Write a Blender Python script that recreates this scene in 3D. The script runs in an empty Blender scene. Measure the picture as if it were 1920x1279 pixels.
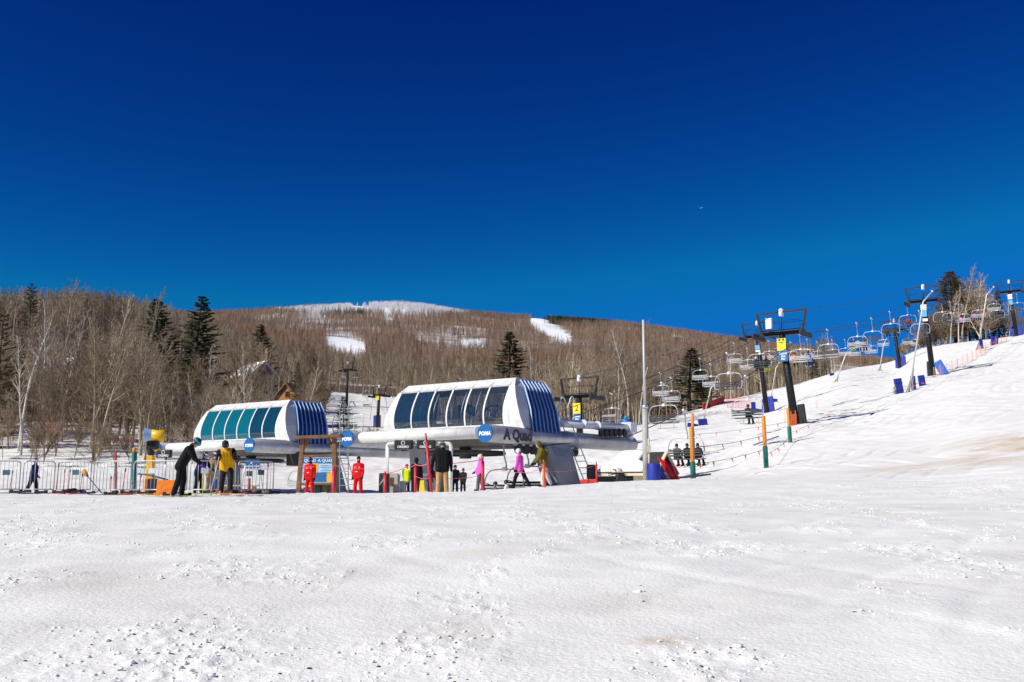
import bpy, math, random
import numpy as np
from mathutils import Vector, Matrix

# ------------------------------------------------------------------ camera
F = 1884.0                      # focal length in pixels of the 1920 px wide photograph
PITCH = math.atan(281.0 / F)
CZ = 1.6
SC = bpy.context.scene
C = SC.collection
cam_data = bpy.data.cameras.new('camera')
cam = bpy.data.objects.new('camera', cam_data)
C.objects.link(cam)
cam.location = (0, 0, CZ)
cam.rotation_euler = (math.pi / 2 + PITCH, 0, 0)
cam_data.sensor_width = 36.0
cam_data.lens = 36.0 * F / 1920.0
cam_data.clip_start = 0.1
cam_data.clip_end = 40000
SC.camera = cam

# ------------------------------------------------------------------ light and sky
SUN_AZ = Vector((-0.86, -0.51)).normalized()      # towards the sun, on plan
SUN_EL = math.radians(39)
world = bpy.data.worlds.new("World")
SC.world = world
world.use_nodes = True
wn, wl = world.node_tree.nodes, world.node_tree.links
bg = wn['Background']
sky = wn.new('ShaderNodeTexSky')
sky.sky_type = 'NISHITA'
sky.sun_disc = False
sky.sun_elevation = SUN_EL
sky.sun_rotation = math.atan2(SUN_AZ.x, SUN_AZ.y)
sky.altitude = 3000
sky.air_density = 1.0
sky.dust_density = 0.0
sky.ozone_density = 6.0
# deep polarised blue: grade the sky's three channels separately
sep = wn.new('ShaderNodeSeparateColor')
cmb = wn.new('ShaderNodeCombineColor')
wl.new(sky.outputs[0], sep.inputs[0])
for ch, (p, k, top) in enumerate(((2.0, 0.5, 0.10), (2.68, 33.5, 0.122), (1.373, 2.31, 0.425))):
    m1 = wn.new('ShaderNodeMath'); m1.operation = 'MULTIPLY'; m1.inputs[1].default_value = 0.05
    m2 = wn.new('ShaderNodeMath'); m2.operation = 'POWER'; m2.inputs[1].default_value = p
    m3 = wn.new('ShaderNodeMath'); m3.operation = 'MULTIPLY'; m3.inputs[1].default_value = k * 10
    m4 = wn.new('ShaderNodeMath'); m4.operation = 'MINIMUM'; m4.inputs[1].default_value = top * 10
    wl.new(sep.outputs[ch], m1.inputs[0]); wl.new(m1.outputs[0], m2.inputs[0])
    wl.new(m2.outputs[0], m3.inputs[0]); wl.new(m3.outputs[0], m4.inputs[0])
    wl.new(m4.outputs[0], cmb.inputs[ch])
wl.new(cmb.outputs[0], bg.inputs[0])
bg.inputs[1].default_value = 0.10

sun_data = bpy.data.lights.new('sun', 'SUN')
sun_data.energy = 4.0
sun_data.angle = math.radians(0.5)
sun_data.color = (1.0, 0.96, 0.875)
sun = bpy.data.objects.new('sun', sun_data)
C.objects.link(sun)
sdir = Vector((SUN_AZ.x * math.cos(SUN_EL), SUN_AZ.y * math.cos(SUN_EL), math.sin(SUN_EL)))
sun.rotation_euler = sdir.to_track_quat('Z', 'Y').to_euler()
sun.location = (-40, -30, 60)
SC.view_settings.view_transform = 'Standard'
SC.view_settings.look = 'None'
SC.view_settings.gamma = 1
SC.view_settings.exposure = 0.33
SC.cycles.max_bounces = 6
SC.cycles.transparent_max_bounces = 12

# ------------------------------------------------------------------ helpers
CP, SP = math.cos(PITCH), math.sin(PITCH)

def at(px, py, d):
    """world point at distance d (along y) seen at a pixel of the 1920x1279 photograph"""
    u = (px - 960.0) / F
    v = (639.5 - py) / F
    dy = CP - v * SP
    k = d / dy
    return Vector((u * k, d, CZ + (SP + v * CP) * k))

def ax(px, d):
    return at(px, 880, d).x

MATS = {}
def mat(name, col, rough=0.6, metal=0.0, var=0.0, vscale=8.0, bump=0.0, bscale=30.0, spec=0.5, emit=None, alpha=1.0, sheen=0.0):
    if name in MATS:
        return MATS[name]
    m = bpy.data.materials.new(name)
    m.use_nodes = True
    nt = m.node_tree
    b = nt.nodes['Principled BSDF']
    b.inputs['Base Color'].default_value = (*col, 1)
    b.inputs['Roughness'].default_value = rough
    b.inputs['Metallic'].default_value = metal
    b.inputs['Specular IOR Level'].default_value = spec
    if sheen:
        b.inputs['Sheen Weight'].default_value = sheen
    tc = nt.nodes.new('ShaderNodeTexCoord')
    if var > 0:
        n = nt.nodes.new('ShaderNodeTexNoise')
        n.inputs['Scale'].default_value = vscale
        n.inputs['Detail'].default_value = 5
        nt.links.new(tc.outputs['Object'], n.inputs['Vector'])
        mr = nt.nodes.new('ShaderNodeMapRange')
        mr.inputs['From Min'].default_value = 0.3
        mr.inputs['From Max'].default_value = 0.7
        mr.inputs['To Min'].default_value = 1 - var
        mr.inputs['To Max'].default_value = 1 + var
        nt.links.new(n.outputs[0], mr.inputs[0])
        mx = nt.nodes.new('ShaderNodeVectorMath')
        mx.operation = 'SCALE'
        mx.inputs[0].default_value = col
        nt.links.new(mr.outputs[0], mx.inputs['Scale'])
        nt.links.new(mx.outputs[0], b.inputs['Base Color'])
    if bump > 0:
        n2 = nt.nodes.new('ShaderNodeTexNoise')
        n2.inputs['Scale'].default_value = bscale
        n2.inputs['Detail'].default_value = 6
        nt.links.new(tc.outputs['Object'], n2.inputs['Vector'])
        bp = nt.nodes.new('ShaderNodeBump')
        bp.inputs['Strength'].default_value = bump
        bp.inputs['Distance'].default_value = 0.03
        nt.links.new(n2.outputs[0], bp.inputs['Height'])
        nt.links.new(bp.outputs[0], b.inputs['Normal'])
    MATS[name] = m
    return m

def tag(o, label=None, cat=None, group=None, kind=None):
    if label: o['label'] = label
    if cat: o['category'] = cat
    if group: o['group'] = group
    if kind: o['kind'] = kind
    return o

def empty(name, loc=(0, 0, 0), rz=0.0, label=None, cat=None, group=None):
    o = bpy.data.objects.new(name, None)
    o.empty_display_size = 0.2
    C.objects.link(o)
    o.location = loc
    o.rotation_euler = (0, 0, rz)
    return tag(o, label, cat, group)

def frame(o, origin, xdir, ydir=None):
    """put an object at origin with local x along xdir (on plan)"""
    o.location = origin
    o.rotation_euler = (0, 0, math.atan2(xdir[1], xdir[0]))

def children(o):
    return CH.get(o.name, [])
CH = {}
def copy_tree(o, parent=None):
    c = o.copy()
    C.objects.link(c)
    if parent is not None:
        c.parent = parent
        CH.setdefault(parent.name, []).append(c)
    for ch in list(children(o)):
        copy_tree(ch, c)
    return c

class MB:
    """collects shapes and links them as one mesh object"""
    def __init__(self):
        self.v = []; self.f = []; self.m = []; self.s = []
        self.mi = 0; self.smooth = False
    def add(self, vs, fs, smooth=None):
        b = len(self.v)
        self.v.extend([tuple(p) for p in vs])
        sm = self.smooth if smooth is None else smooth
        for f in fs:
            self.f.append([b + i for i in f]); self.m.append(self.mi); self.s.append(sm)
        return self
    def box(self, c, s, M=None):
        cx, cy, cz = c; sx, sy, sz = s[0] / 2, s[1] / 2, s[2] / 2
        vs = [Vector((x, y, z)) for z in (-sz, sz) for y in (-sy, sy) for x in (-sx, sx)]
        if M is not None: vs = [M @ p for p in vs]
        vs = [p + Vector(c) for p in vs]
        return self.add(vs, [(0, 2, 3, 1), (4, 5, 7, 6), (0, 1, 5, 4), (2, 6, 7, 3), (0, 4, 6, 2), (1, 3, 7, 5)], False)
    def beam(self, a, b, w, h, up=(0, 0, 1)):
        """rectangular bar from a to b"""
        a, b = Vector(a), Vector(b); d = (b - a)
        L = d.length
        if L < 1e-6: return self
        d.normalize()
        up = Vector(up)
        s = d.cross(up)
        if s.length < 1e-4: s = d.cross(Vector((0, 1, 0)))
        s.normalize(); t = s.cross(d)
        vs = []
        for p in (a, b):
            for (i, j) in ((-1, -1), (1, -1), (1, 1), (-1, 1)):
                vs.append(p + s * (i * w / 2) + t * (j * h / 2))
        return self.add(vs, [(0, 1, 2, 3), (7, 6, 5, 4), (0, 4, 5, 1), (1, 5, 6, 2), (2, 6, 7, 3), (3, 7, 4, 0)], False)
    def tube(self, pts, rad, n=8, cap=True, closed=False):
        pts = [Vector(p) for p in pts]
        if not hasattr(rad, '__len__'): rad = [rad] * len(pts)
        N = len(pts)
        up = None; vs = []
        for i, p in enumerate(pts):
            if closed: d = pts[(i + 1) % N] - pts[i - 1]
            elif i == 0: d = pts[1] - pts[0]
            elif i == N - 1: d = pts[-1] - pts[-2]
            else: d = (pts[i + 1] - pts[i]).normalized() + (pts[i] - pts[i - 1]).normalized()
            if d.length < 1e-9: d = Vector((0, 0, 1))
            d.normalize()
            if up is None:
                up = Vector((0, 0, 1)) if abs(d.z) < .9 else Vector((1, 0, 0))
            s = d.cross(up)
            if s.length < 1e-5: s = d.orthogonal()
            s.normalize(); t = s.cross(d); up = t
            for k in range(n):
                a = 2 * math.pi * k / n
                vs.append(p + (s * math.cos(a) + t * math.sin(a)) * rad[i])
        fs = []
        R = N if closed else N - 1
        for i in range(R):
            j = (i + 1) % N
            for k in range(n):
                k2 = (k + 1) % n
                fs.append((i * n + k, i * n + k2, j * n + k2, j * n + k))
        self.add(vs, fs, True)
        if cap and not closed:
            b = len(self.v) - len(vs)
            self.f.append([b + k for k in range(n)][::-1]); self.m.append(self.mi); self.s.append(False)
            self.f.append([b + (N - 1) * n + k for k in range(n)]); self.m.append(self.mi); self.s.append(False)
        return self
    def ell(self, c, r, nu=12, nv=8, M=None, zmin=-1.0):
        vs = []; fs = []
        c = Vector(c)
        for i in range(nv + 1):
            th = math.pi * i / nv
            z = math.cos(th)
            z2 = max(z, zmin)
            for k in range(nu):
                a = 2 * math.pi * k / nu
                p = Vector((r[0] * math.sin(th) * math.cos(a), r[1] * math.sin(th) * math.sin(a), r[2] * z2))
                if M is not None: p = M @ p
                vs.append(c + p)
        for i in range(nv):
            for k in range(nu):
                k2 = (k + 1) % nu
                fs.append((i * nu + k, (i + 1) * nu + k, (i + 1) * nu + k2, i * nu + k2))
        return self.add(vs, fs, True)
    def cone(self, a, b, ra, rb, n=12):
        """round ended tapered capsule, for remeshing"""
        a, b = Vector(a), Vector(b)
        d = b - a; L = d.length
        d = d.normalized() if L > 1e-6 else Vector((0, 0, 1))
        pts = []; rad = []
        for t in (-0.98, -0.75, -0.4, 0):
            pts.append(a + d * (ra * t)); rad.append(ra * math.sqrt(max(0.0, 1 - t * t)))
        for t in (0, 0.4, 0.75, 0.98):
            pts.append(b + d * (rb * t)); rad.append(rb * math.sqrt(max(0.0, 1 - t * t)))
        return self.tube(pts, rad, n)
    def prism(self, poly, a, b):
        """extrude a list of points by vector from offset a to offset b"""
        a, b = Vector(a), Vector(b); n = len(poly)
        vs = [Vector(p) + a for p in poly] + [Vector(p) + b for p in poly]
        fs = [tuple(range(n))[::-1], tuple(range(n, 2 * n))]
        for i in range(n):
            j = (i + 1) % n
            fs.append((i, j, n + j, n + i))
        return self.add(vs, fs, False)
    def build(self, name, m, parent=None, bevel=0.0, remesh=0.0, smooth_it=0):
        me = bpy.data.meshes.new(name)
        me.from_pydata(self.v, [], self.f)
        ms = m if isinstance(m, (list, tuple)) else [m]
        for q in ms: me.materials.append(q)
        me.polygons.foreach_set('material_index', self.m)
        me.polygons.foreach_set('use_smooth', self.s)
        me.update()
        o = bpy.data.objects.new(name, me)
        C.objects.link(o)
        if parent is not None:
            o.parent = parent
            CH.setdefault(parent.name, []).append(o)
        if bevel > 0:
            md = o.modifiers.new('bevel', 'BEVEL'); md.width = bevel; md.segments = 2; md.limit_method = 'ANGLE'
        if remesh > 0:
            md = o.modifiers.new('remesh', 'REMESH'); md.mode = 'VOXEL'; md.voxel_size = remesh; md.use_smooth_shade = True
        if smooth_it:
            md = o.modifiers.new('smooth', 'SMOOTH'); md.iterations = smooth_it; md.factor = 0.5
        return o

def text_mesh(name, s, size, M, m, parent, depth=0.004, bold=0.0, shear=0.0, align='CENTER', line=0.85):
    """lettering as a thin mesh; M maps text plane (x right, y up, z out) into the parent's frame"""
    cu = bpy.data.curves.new(name, 'FONT')
    cu.body = s; cu.size = size; cu.extrude = depth; cu.offset = bold; cu.shear = shear
    cu.align_x = align; cu.align_y = 'CENTER'; cu.space_line = line
    cu.resolution_u = 2
    tmp = bpy.data.objects.new(name + '_tmp', cu)
    C.objects.link(tmp)
    dg = bpy.context.evaluated_depsgraph_get()
    me = bpy.data.meshes.new_from_object(tmp.evaluated_get(dg))
    bpy.data.objects.remove(tmp)
    bpy.data.curves.remove(cu)
    me.transform(M)
    me.materials.clear(); me.materials.append(m)
    o = bpy.data.objects.new(name, me)
    C.objects.link(o)
    if parent is not None:
        o.parent = parent
        CH.setdefault(parent.name, []).append(o)
    return o

def basis(o, x, y, z):
    """4x4 with columns x,y,z and origin o"""
    return Matrix(((x[0], y[0], z[0], o[0]), (x[1], y[1], z[1], o[1]), (x[2], y[2], z[2], o[2]), (0, 0, 0, 1)))

def arc(c, r, a0, a1, n, ex, ez):
    c = Vector(c); ex = Vector(ex); ez = Vector(ez)
    return [c + ex * (r * math.cos(a0 + (a1 - a0) * i / n)) + ez * (r * math.sin(a0 + (a1 - a0) * i / n)) for i in range(n + 1)]

def smooth_path(pts, n=6):
    """Catmull-Rom through the points"""
    P = [Vector(p) for p in pts]
    P = [P[0] * 2 - P[1]] + P + [P[-1] * 2 - P[-2]]
    out = []
    for i in range(1, len(P) - 2):
        for k in range(n):
            t = k / n
            a, b, c, d = P[i - 1], P[i], P[i + 1], P[i + 2]
            out.append(0.5 * ((2 * b) + (c - a) * t + (2 * a - 5 * b + 4 * c - d) * t * t + (3 * b - a - 3 * c + d) * t ** 3))
    out.append(P[-2])
    return out
# ------------------------------------------------------------------ terrain
def nz(x, y, seed=0):
    """gradient noise, vectorised, about -0.7..0.7"""
    x = np.asarray(x, dtype=np.float64); y = np.asarray(y, dtype=np.float64)
    xi = np.floor(x).astype(np.int64); yi = np.floor(y).astype(np.int64)
    xf = x - xi; yf = y - yi
    def h(i, j):
        n = (i * 374761393 + j * 668265263 + seed * 974634777) & 0xffffffff
        n = ((n ^ (n >> 13)) * 1274126177) & 0xffffffff
        n = (n ^ (n >> 16)) & 0xffff
        a = n * (2 * math.pi / 65536.0)
        return np.cos(a), np.sin(a)
    u = xf * xf * xf * (xf * (xf * 6 - 15) + 10); v = yf * yf * yf * (yf * (yf * 6 - 15) + 10)
    g = []
    for (a, b) in ((0, 0), (1, 0), (0, 1), (1, 1)):
        gx, gy = h(xi + a, yi + b)
        g.append(gx * (xf - a) + gy * (yf - b))
    return (g[0] * (1 - u) + g[1] * u) * (1 - v) + (g[2] * (1 - u) + g[3] * u) * v

def fbm(x, y, oct=4, seed=0):
    s = 0; a = 1.0
    for o in range(oct):
        s = s + a * nz(x * 2 ** o, y * 2 ** o, seed + o * 17)
        a *= 0.5
    return s

def sstep(a, b, x):
    t = np.clip((x - a) / (b - a), 0, 1)
    return t * t * (3 - 2 * t)

def pchip(x, y, q):
    x = np.asarray(x, float); y = np.asarray(y, float)
    h = np.diff(x); dl = np.diff(y) / h
    m = np.zeros_like(y)
    for i in range(1, len(x) - 1):
        if dl[i - 1] * dl[i] > 0:
            w1 = 2 * h[i] + h[i - 1]; w2 = h[i] + 2 * h[i - 1]
            m[i] = (w1 + w2) / (w1 / dl[i - 1] + w2 / dl[i])
    m[0] = dl[0]; m[-1] = dl[-1]
    i = np.clip(np.searchsorted(x, q) - 1, 0, len(h) - 1)
    t = (q - x[i]) / h[i]
    t = np.clip(t, 0, 1)
    return ((1 + 2 * t) * (1 - t) ** 2 * y[i] + t * (1 - t) ** 2 * h[i] * m[i]
            + t * t * (3 - 2 * t) * y[i + 1] + t * t * (t - 1) * h[i] * m[i + 1])

# ground profiles read off the photograph: picture column -> [(distance, picture row)]
PROF = {
 -1500: [(32,924),(45,930),(60,918),(80,862),(110,800),(150,720),(210,640),(270,610),(400,600),(700,600),(1300,590),(1700,600),(2600,640)],
 -500: [(32,926),(45,931),(60,918),(80,862),(110,800),(150,720),(210,640),(270,610),(400,600),(700,600),(1300,590),(1700,600),(2600,640)],
 0:   [(32,926),(45,931),(60,915),(80,866),(110,805),(150,728),(210,646),(270,616),(340,606),(700,604),(1300,602),(1700,612),(2600,640)],
 200: [(32,927),(45,931),(60,914),(80,867),(110,812),(150,740),(210,656),(270,622),(340,612),(700,604),(1300,600),(1700,610),(2600,640)],
 400: [(32,927),(45,931),(60,926),(72,905),(84,868),(110,836),(150,790),(210,724),(270,690),(400,655),(700,625),(1000,605),(1300,594),(1700,606),(2600,640)],
 600: [(32,926),(45,931),(60,928),(73,912),(86,874),(110,842),(160,815),(210,792),(300,735),(400,706),(600,656),(900,610),(1300,582),(1700,596),(2600,640)],
 740: [(32,926),(45,930),(60,928),(73,912),(86,874),(110,842),(160,818),(210,800),(300,748),(400,712),(600,662),(900,612),(1300,576),(1700,592),(2600,640)],
 900: [(32,924),(40,920),(50,924),(60,924),(73,908),(86,868),(110,840),(150,812),(210,790),(300,766),(450,712),(700,656),(1000,616),(1300,596),(1700,612),(2600,650)],
 1100:[(32,917),(40,908),(50,914),(60,914),(75,895),(88,858),(100,838),(130,805),(180,790),(300,766),(450,716),(700,660),(1000,628),(1300,608),(1700,622),(2600,660)],
 1200:[(32,913),(40,902),(50,908),(61,906),(75,878),(100,832),(130,799),(180,792),(300,768),(450,720),(700,664),(1000,636),(1300,618),(1700,632),(2600,670)],
 1300:[(32,911),(42,898),(51,897),(61,893),(70,868),(80,842),(100,818),(125,796),(155,771),(200,766),(300,756),(450,722),(700,670),(1000,648),(1300,632),(1700,645),(2600,680)],
 1370:[(32,912),(42,898),(54,890),(61,882),(75,845),(85,826),(110,802),(136,780),(165,750),(200,748),(300,745),(450,720),(700,675),(1000,655),(1300,642),(1700,652),(2600,685)],
 1440:[(32,912),(42,897),(54,877),(65,852),(75,828),(85,810),(110,788),(136,774),(160,756),(190,735),(240,733),(320,730),(450,715),(700,684),(1000,664),(1300,652),(1700,662),(2600,690)],
 1500:[(32,912),(42,894),(54,866),(65,842),(75,816),(85,794),(110,770),(136,755),(160,740),(190,722),(240,720),(320,718),(450,710),(700,688),(1000,670),(1300,660),(1700,670),(2600,695)],
 1600:[(32,911),(42,888),(54,855),(71,812),(85,788),(100,764),(125,738),(160,712),(205,693),(260,693),(320,697),(450,697),(700,692),(1000,684),(1300,676),(1700,688),(2600,710)],
 1680:[(32,911),(42,883),(54,845),(71,800),(85,770),(100,748),(125,726),(155,710),(187,697),(215,680),(260,682),(320,690),(450,695),(700,695),(1000,692),(1300,685),(1700,695),(2600,715)],
 1740:[(32,910),(42,878),(54,838),(71,788),(85,760),(100,738),(125,708),(165,677),(210,653),(260,655),(320,668),(450,680),(700,690),(1300,692),(1700,705),(2600,725)],
 1820:[(31,910),(42,866),(54,820),(71,772),(85,743),(100,720),(125,695),(165,656),(200,642),(260,645),(320,658),(450,672),(700,690),(1300,697),(1700,710),(2600,730)],
 1920:[(30,910),(42,852),(54,803),(71,758),(85,728),(100,705),(125,682),(174,631),(205,632),(300,650),(450,670),(700,690),(1300,700),(1700,715),(2600,735)],
 2300:[(30,905),(42,815),(54,755),(71,700),(100,650),(125,620),(174,575),(205,570),(300,590),(450,620),(700,660),(1300,700),(1700,715),(2600,735)],
 3400:[(30,900),(42,780),(54,710),(71,650),(100,600),(125,570),(174,530),(205,530),(300,560),(450,620),(700,660),(1300,700),(1700,715),(2600,735)],
}
NEAR = [(-30, -1.2), (0, 0.0), (6, 0.32), (12, 0.66), (20, 1.07), (26, 1.32)]
DG = np.concatenate([np.linspace(-30, 30, 61), np.exp(np.linspace(math.log(30.5), math.log(2600), 260))])
_cols = sorted(PROF)
_Z = []; _A = []
for px in _cols:
    d = [q[0] for q in NEAR]; z = [q[1] for q in NEAR]
    for (dd, py) in PROF[px]:
        p = at(px, py, dd)
        d.append(dd); z.append(p.z)
    _Z.append(pchip(d, z, DG)); _A.append(ax(px, 1.0) if False else at(px, 850, 1.0).x)
_Z = np.array(_Z); _A = np.array(_A)
AG = np.linspace(_A[0], _A[-1], 700)
TAB = np.array([pchip(_A, _Z[:, j], AG) for j in range(len(DG))])       # [d, a]
# soften
for _ in range(6):
    TAB[:, 1:-1] = (TAB[:, :-2] + TAB[:, 1:-1] * 2 + TAB[:, 2:]) / 4
for _ in range(2):
    TAB[1:-1] = (TAB[:-2] + TAB[1:-1] * 2 + TAB[2:]) / 4

def base_h(x, y):
    x = np.asarray(x, float); y = np.asarray(y, float)
    a = x / np.maximum(y, 6.0)
    fa = np.clip((a - AG[0]) / (AG[1] - AG[0]), 0, len(AG) - 1.001)
    ia = fa.astype(int); ta = fa - ia
    idx = np.interp(y, DG, np.arange(len(DG)))
    idx = np.clip(idx, 0, len(DG) - 1.001)
    iy = idx.astype(int); ty = idx - iy
    return ((TAB[iy, ia] * (1 - ta) + TAB[iy, ia + 1] * ta) * (1 - ty) +
            (TAB[iy + 1, ia] * (1 - ta) + TAB[iy + 1, ia + 1] * ta) * ty)

def rough_mask(x, y):
    return sstep(-0.12, 0.36, .75 * fbm(x / 1.7, y / 2.8, 3, 5) + .5 * nz(x / 6, y / 8, 6) + 0.08)

def detail_h(x, y):
    y = np.asarray(y, float)
    fade = 1 - sstep(28, 60, y)
    m = rough_mask(x, y)
    c1 = nz(x / 0.23, y / 0.27, 31); c2 = nz(x / 0.11, y / 0.13, 47)
    clump = np.maximum(c1, 0) ** 1.2 * 0.060 + np.maximum(c2, -0.1) * 0.046
    h = (m * clump) * fade
    h = h + 0.014 * nz(x / 0.9, y / 1.2, 3) * fade + 0.06 * nz(x / 5.0, y / 6.0, 9)
    # scraped streaks on the smooth areas, running down to the right
    s = (x * 0.80 + y * 0.60); l = (-x * 0.60 + y * 0.80)
    stre = nz(s / 0.9, l / 0.10, 77) + .6 * nz(s / 2.4, l / 0.22, 78)
    h = h + 0.011 * stre * (1 - m) * (1 - sstep(22, 40, y)) * sstep(-.25, .3, nz(x / 5, y / 7, 91) + .03 * x)
    # ski tracks and old ruts farther up
    q = (x * 0.817 - y * 0.576) / 1.5 + 1.4 * nz(x / 11, y / 17, 53) + .5 * nz(x / 4, y / 6, 54)
    tr = np.exp(-((q - np.floor(q) - .5) / .11) ** 2) * sstep(-.05, .35, nz(x / 9, y / 12, 55))
    q2 = (x * 0.95 + y * 0.30) / 2.3 + 1.8 * nz(x / 14, y / 11, 63)
    tr = tr + .8 * np.exp(-((q2 - np.floor(q2) - .5) / .09) ** 2) * sstep(.0, .4, nz(x / 12, y / 9, 65))
    h = h - 0.09 * tr * sstep(24, 45, y) * (1 - sstep(150, 260, y)) - .018 * tr * (1 - sstep(24, 45, y)) * sstep(5, 9, y)
    far = sstep(35, 80, y)
    h = h + far * (0.16 * nz(x / 5.0, y / 14.0, 13) + 0.09 * nz(x / 1.6, y / 4.0, 23) + .05 * nz(x / .7, y / 2.2, 24)) * (1 - sstep(150, 300, y))
    return h

def gz(x, y):
    return float(base_h(x, y))

def on(px, d):
    """ground point in a picture column"""
    x = ax(px, d)
    for _ in range(4):
        q = project(np.array(x), np.array(float(d)), np.array(gz(x, d)))[0]
        x += float(px - q) * d / F
    return Vector((x, d, gz(x, d)))

def grid_mesh(name, X, Y, Z, m, attrs=None, smooth=True):
    r, c = X.shape
    co = np.stack([X, Y, Z], -1).reshape(-1, 3).astype(np.float32)
    i = np.arange(r * c).reshape(r, c)
    q = np.stack([i[:-1, :-1], i[:-1, 1:], i[1:, 1:], i[1:, :-1]], -1).reshape(-1, 4)
    me = bpy.data.meshes.new(name)
    me.vertices.add(len(co)); me.vertices.foreach_set('co', co.ravel())
    me.loops.add(q.size); me.loops.foreach_set('vertex_index', q.ravel().astype(np.int32))
    me.polygons.add(len(q))
    me.polygons.foreach_set('loop_start', np.arange(0, q.size, 4, dtype=np.int32))
    me.polygons.foreach_set('loop_total', np.full(len(q), 4, np.int32))
    me.polygons.foreach_set('use_smooth', np.ones(len(q), bool))
    me.update(calc_edges=True)
    for k, v in (attrs or {}).items():
        at_ = me.attributes.new(k, 'FLOAT', 'POINT')
        at_.data.foreach_set('value', v.ravel().astype(np.float32))
    me.materials.append(m)
    o = bpy.data.objects.new(name, me)
    C.objects.link(o)
    return o

def snow_material():
    m = bpy.data.materials.new('snow'); m.use_nodes = True
    nt = m.node_tree; N = nt.nodes; L = nt.links
    b = N['Principled BSDF']
    tc = N.new('ShaderNodeTexCoord')
    a1 = N.new('ShaderNodeAttribute'); a1.attribute_name = 'dirt'
    a2 = N.new('ShaderNodeAttribute'); a2.attribute_name = 'litter_shadow'
    n1 = N.new('ShaderNodeTexNoise'); n1.inputs['Scale'].default_value = 0.9; n1.inputs['Detail'].default_value = 8
    n2 = N.new('ShaderNodeTexNoise'); n2.inputs['Scale'].default_value = 22; n2.inputs['Detail'].default_value = 6
    n3 = N.new('ShaderNodeTexNoise'); n3.inputs['Scale'].default_value = 0.35; n3.inputs['Detail'].default_value = 9
    n3.inputs['Roughness'].default_value = 0.65
    for n in (n1, n2, n3): L.new(tc.outputs['Object'], n.inputs['Vector'])
    # clean snow with slight tone variation
    r1 = N.new('ShaderNodeValToRGB')
    r1.color_ramp.elements[0].position = 0.34; r1.color_ramp.elements[0].color = (0.81, 0.80, 0.77, 1)
    r1.color_ramp.elements[1].position = 0.66; r1.color_ramp.elements[1].color = (0.935, 0.925, 0.885, 1)
    L.new(n1.outputs[0], r1.inputs[0])
    # tan dirt
    mul = N.new('ShaderNodeMath'); mul.operation = 'MULTIPLY'
    rr = N.new('ShaderNodeMapRange'); rr.inputs[1].default_value = 0.38; rr.inputs[2].default_value = 0.62
    L.new(n3.outputs[0], rr.inputs[0])
    L.new(rr.outputs[0], mul.inputs[0]); L.new(a1.outputs['Fac'], mul.inputs[1])
    mx = N.new('ShaderNodeMix'); mx.data_type = 'RGBA'
    mx.inputs[7].default_value = (0.56, 0.40, 0.22, 1)
    L.new(mul.outputs[0], mx.inputs[0]); L.new(r1.outputs[0], mx.inputs[6])
    # leaf litter under the trees, bare patches and painted tower shadow
    mx2 = N.new('ShaderNodeMix'); mx2.data_type = 'RGBA'
    mx2.inputs[7].default_value = (0.16, 0.115, 0.08, 1)
    ad = N.new('ShaderNodeMath'); ad.operation = 'MULTIPLY_ADD'; ad.inputs[1].default_value = 1.6; ad.inputs[2].default_value = -0.8
    L.new(n3.outputs[0], ad.inputs[0])
    ad2 = N.new('ShaderNodeMath'); ad2.operation = 'ADD'; ad2.use_clamp = True
    L.new(ad.outputs[0], ad2.inputs[0]); L.new(a2.outputs['Fac'], ad2.inputs[1])
    st = N.new('ShaderNodeMapRange'); st.inputs[1].default_value = 0.42; st.inputs[2].default_value = 0.60
    L.new(ad2.outputs[0], st.inputs[0])
    L.new(st.outputs[0], mx2.inputs[0]); L.new(mx.outputs[2], mx2.inputs[6])
    L.new(mx2.outputs[2], b.inputs['Base Color'])
    b.inputs['Roughness'].default_value = 0.55
    b.inputs['Specular IOR Level'].default_value = 0.25
    bp = N.new('ShaderNodeBump'); bp.inputs['Strength'].default_value = 0.5; bp.inputs['Distance'].default_value = 0.03
    L.new(n2.outputs[0], bp.inputs['Height'])
    n4 = N.new('ShaderNodeTexNoise'); n4.inputs['Scale'].default_value = 1.3; n4.inputs['Detail'].default_value = 5
    L.new(tc.outputs['Object'], n4.inputs['Vector'])
    bp2 = N.new('ShaderNodeBump'); bp2.inputs['Strength'].default_value = 0.22; bp2.inputs['Distance'].default_value = 0.15
    L.new(n4.outputs[0], bp2.inputs['Height']); L.new(bp.outputs[0], bp2.inputs['Normal'])
    L.new(bp2.outputs[0], b.inputs['Normal'])
    return m
SNOW = snow_material()

def spot(X, Y, px, py, d, rx, ry):
    p = at(px, py, d)
    return np.exp(-(((X - p.x) / rx) ** 2 + ((Y - d) / ry) ** 2))

# where woods stand, on plan (as picture column / distance)
def colpx(x, y):
    return 960 + (x / np.maximum(y, 6.0)) / (at(1960, 850, 1.0).x / 1000.0)
def edge_d(px):
    """distance at which the groomed snow ends and the trees begin, per picture column"""
    return np.interp(px, [-1500, 0, 380, 420, 560, 600, 620, 740, 760, 900, 1100, 1140, 1210, 1300, 1370, 1440, 1500, 1600, 1680, 1740, 1820, 1860, 1920, 2400],
                         [78, 80, 80, 84, 90, 200, 300, 300, 250, 165, 135, 128, 128, 152, 166, 192, 192, 207, 220, 214, 204, 215, 235, 250])
def litter_mask(X, Y):
    px = colpx(X, Y)
    e = edge_d(px)
    v = sstep(0, 18, Y - e)
    near_left = (1 - sstep(330, 420, px)) * (1 - sstep(105, 140, Y))
    v = v * (1 - 0.62 * near_left)
    return v

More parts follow.
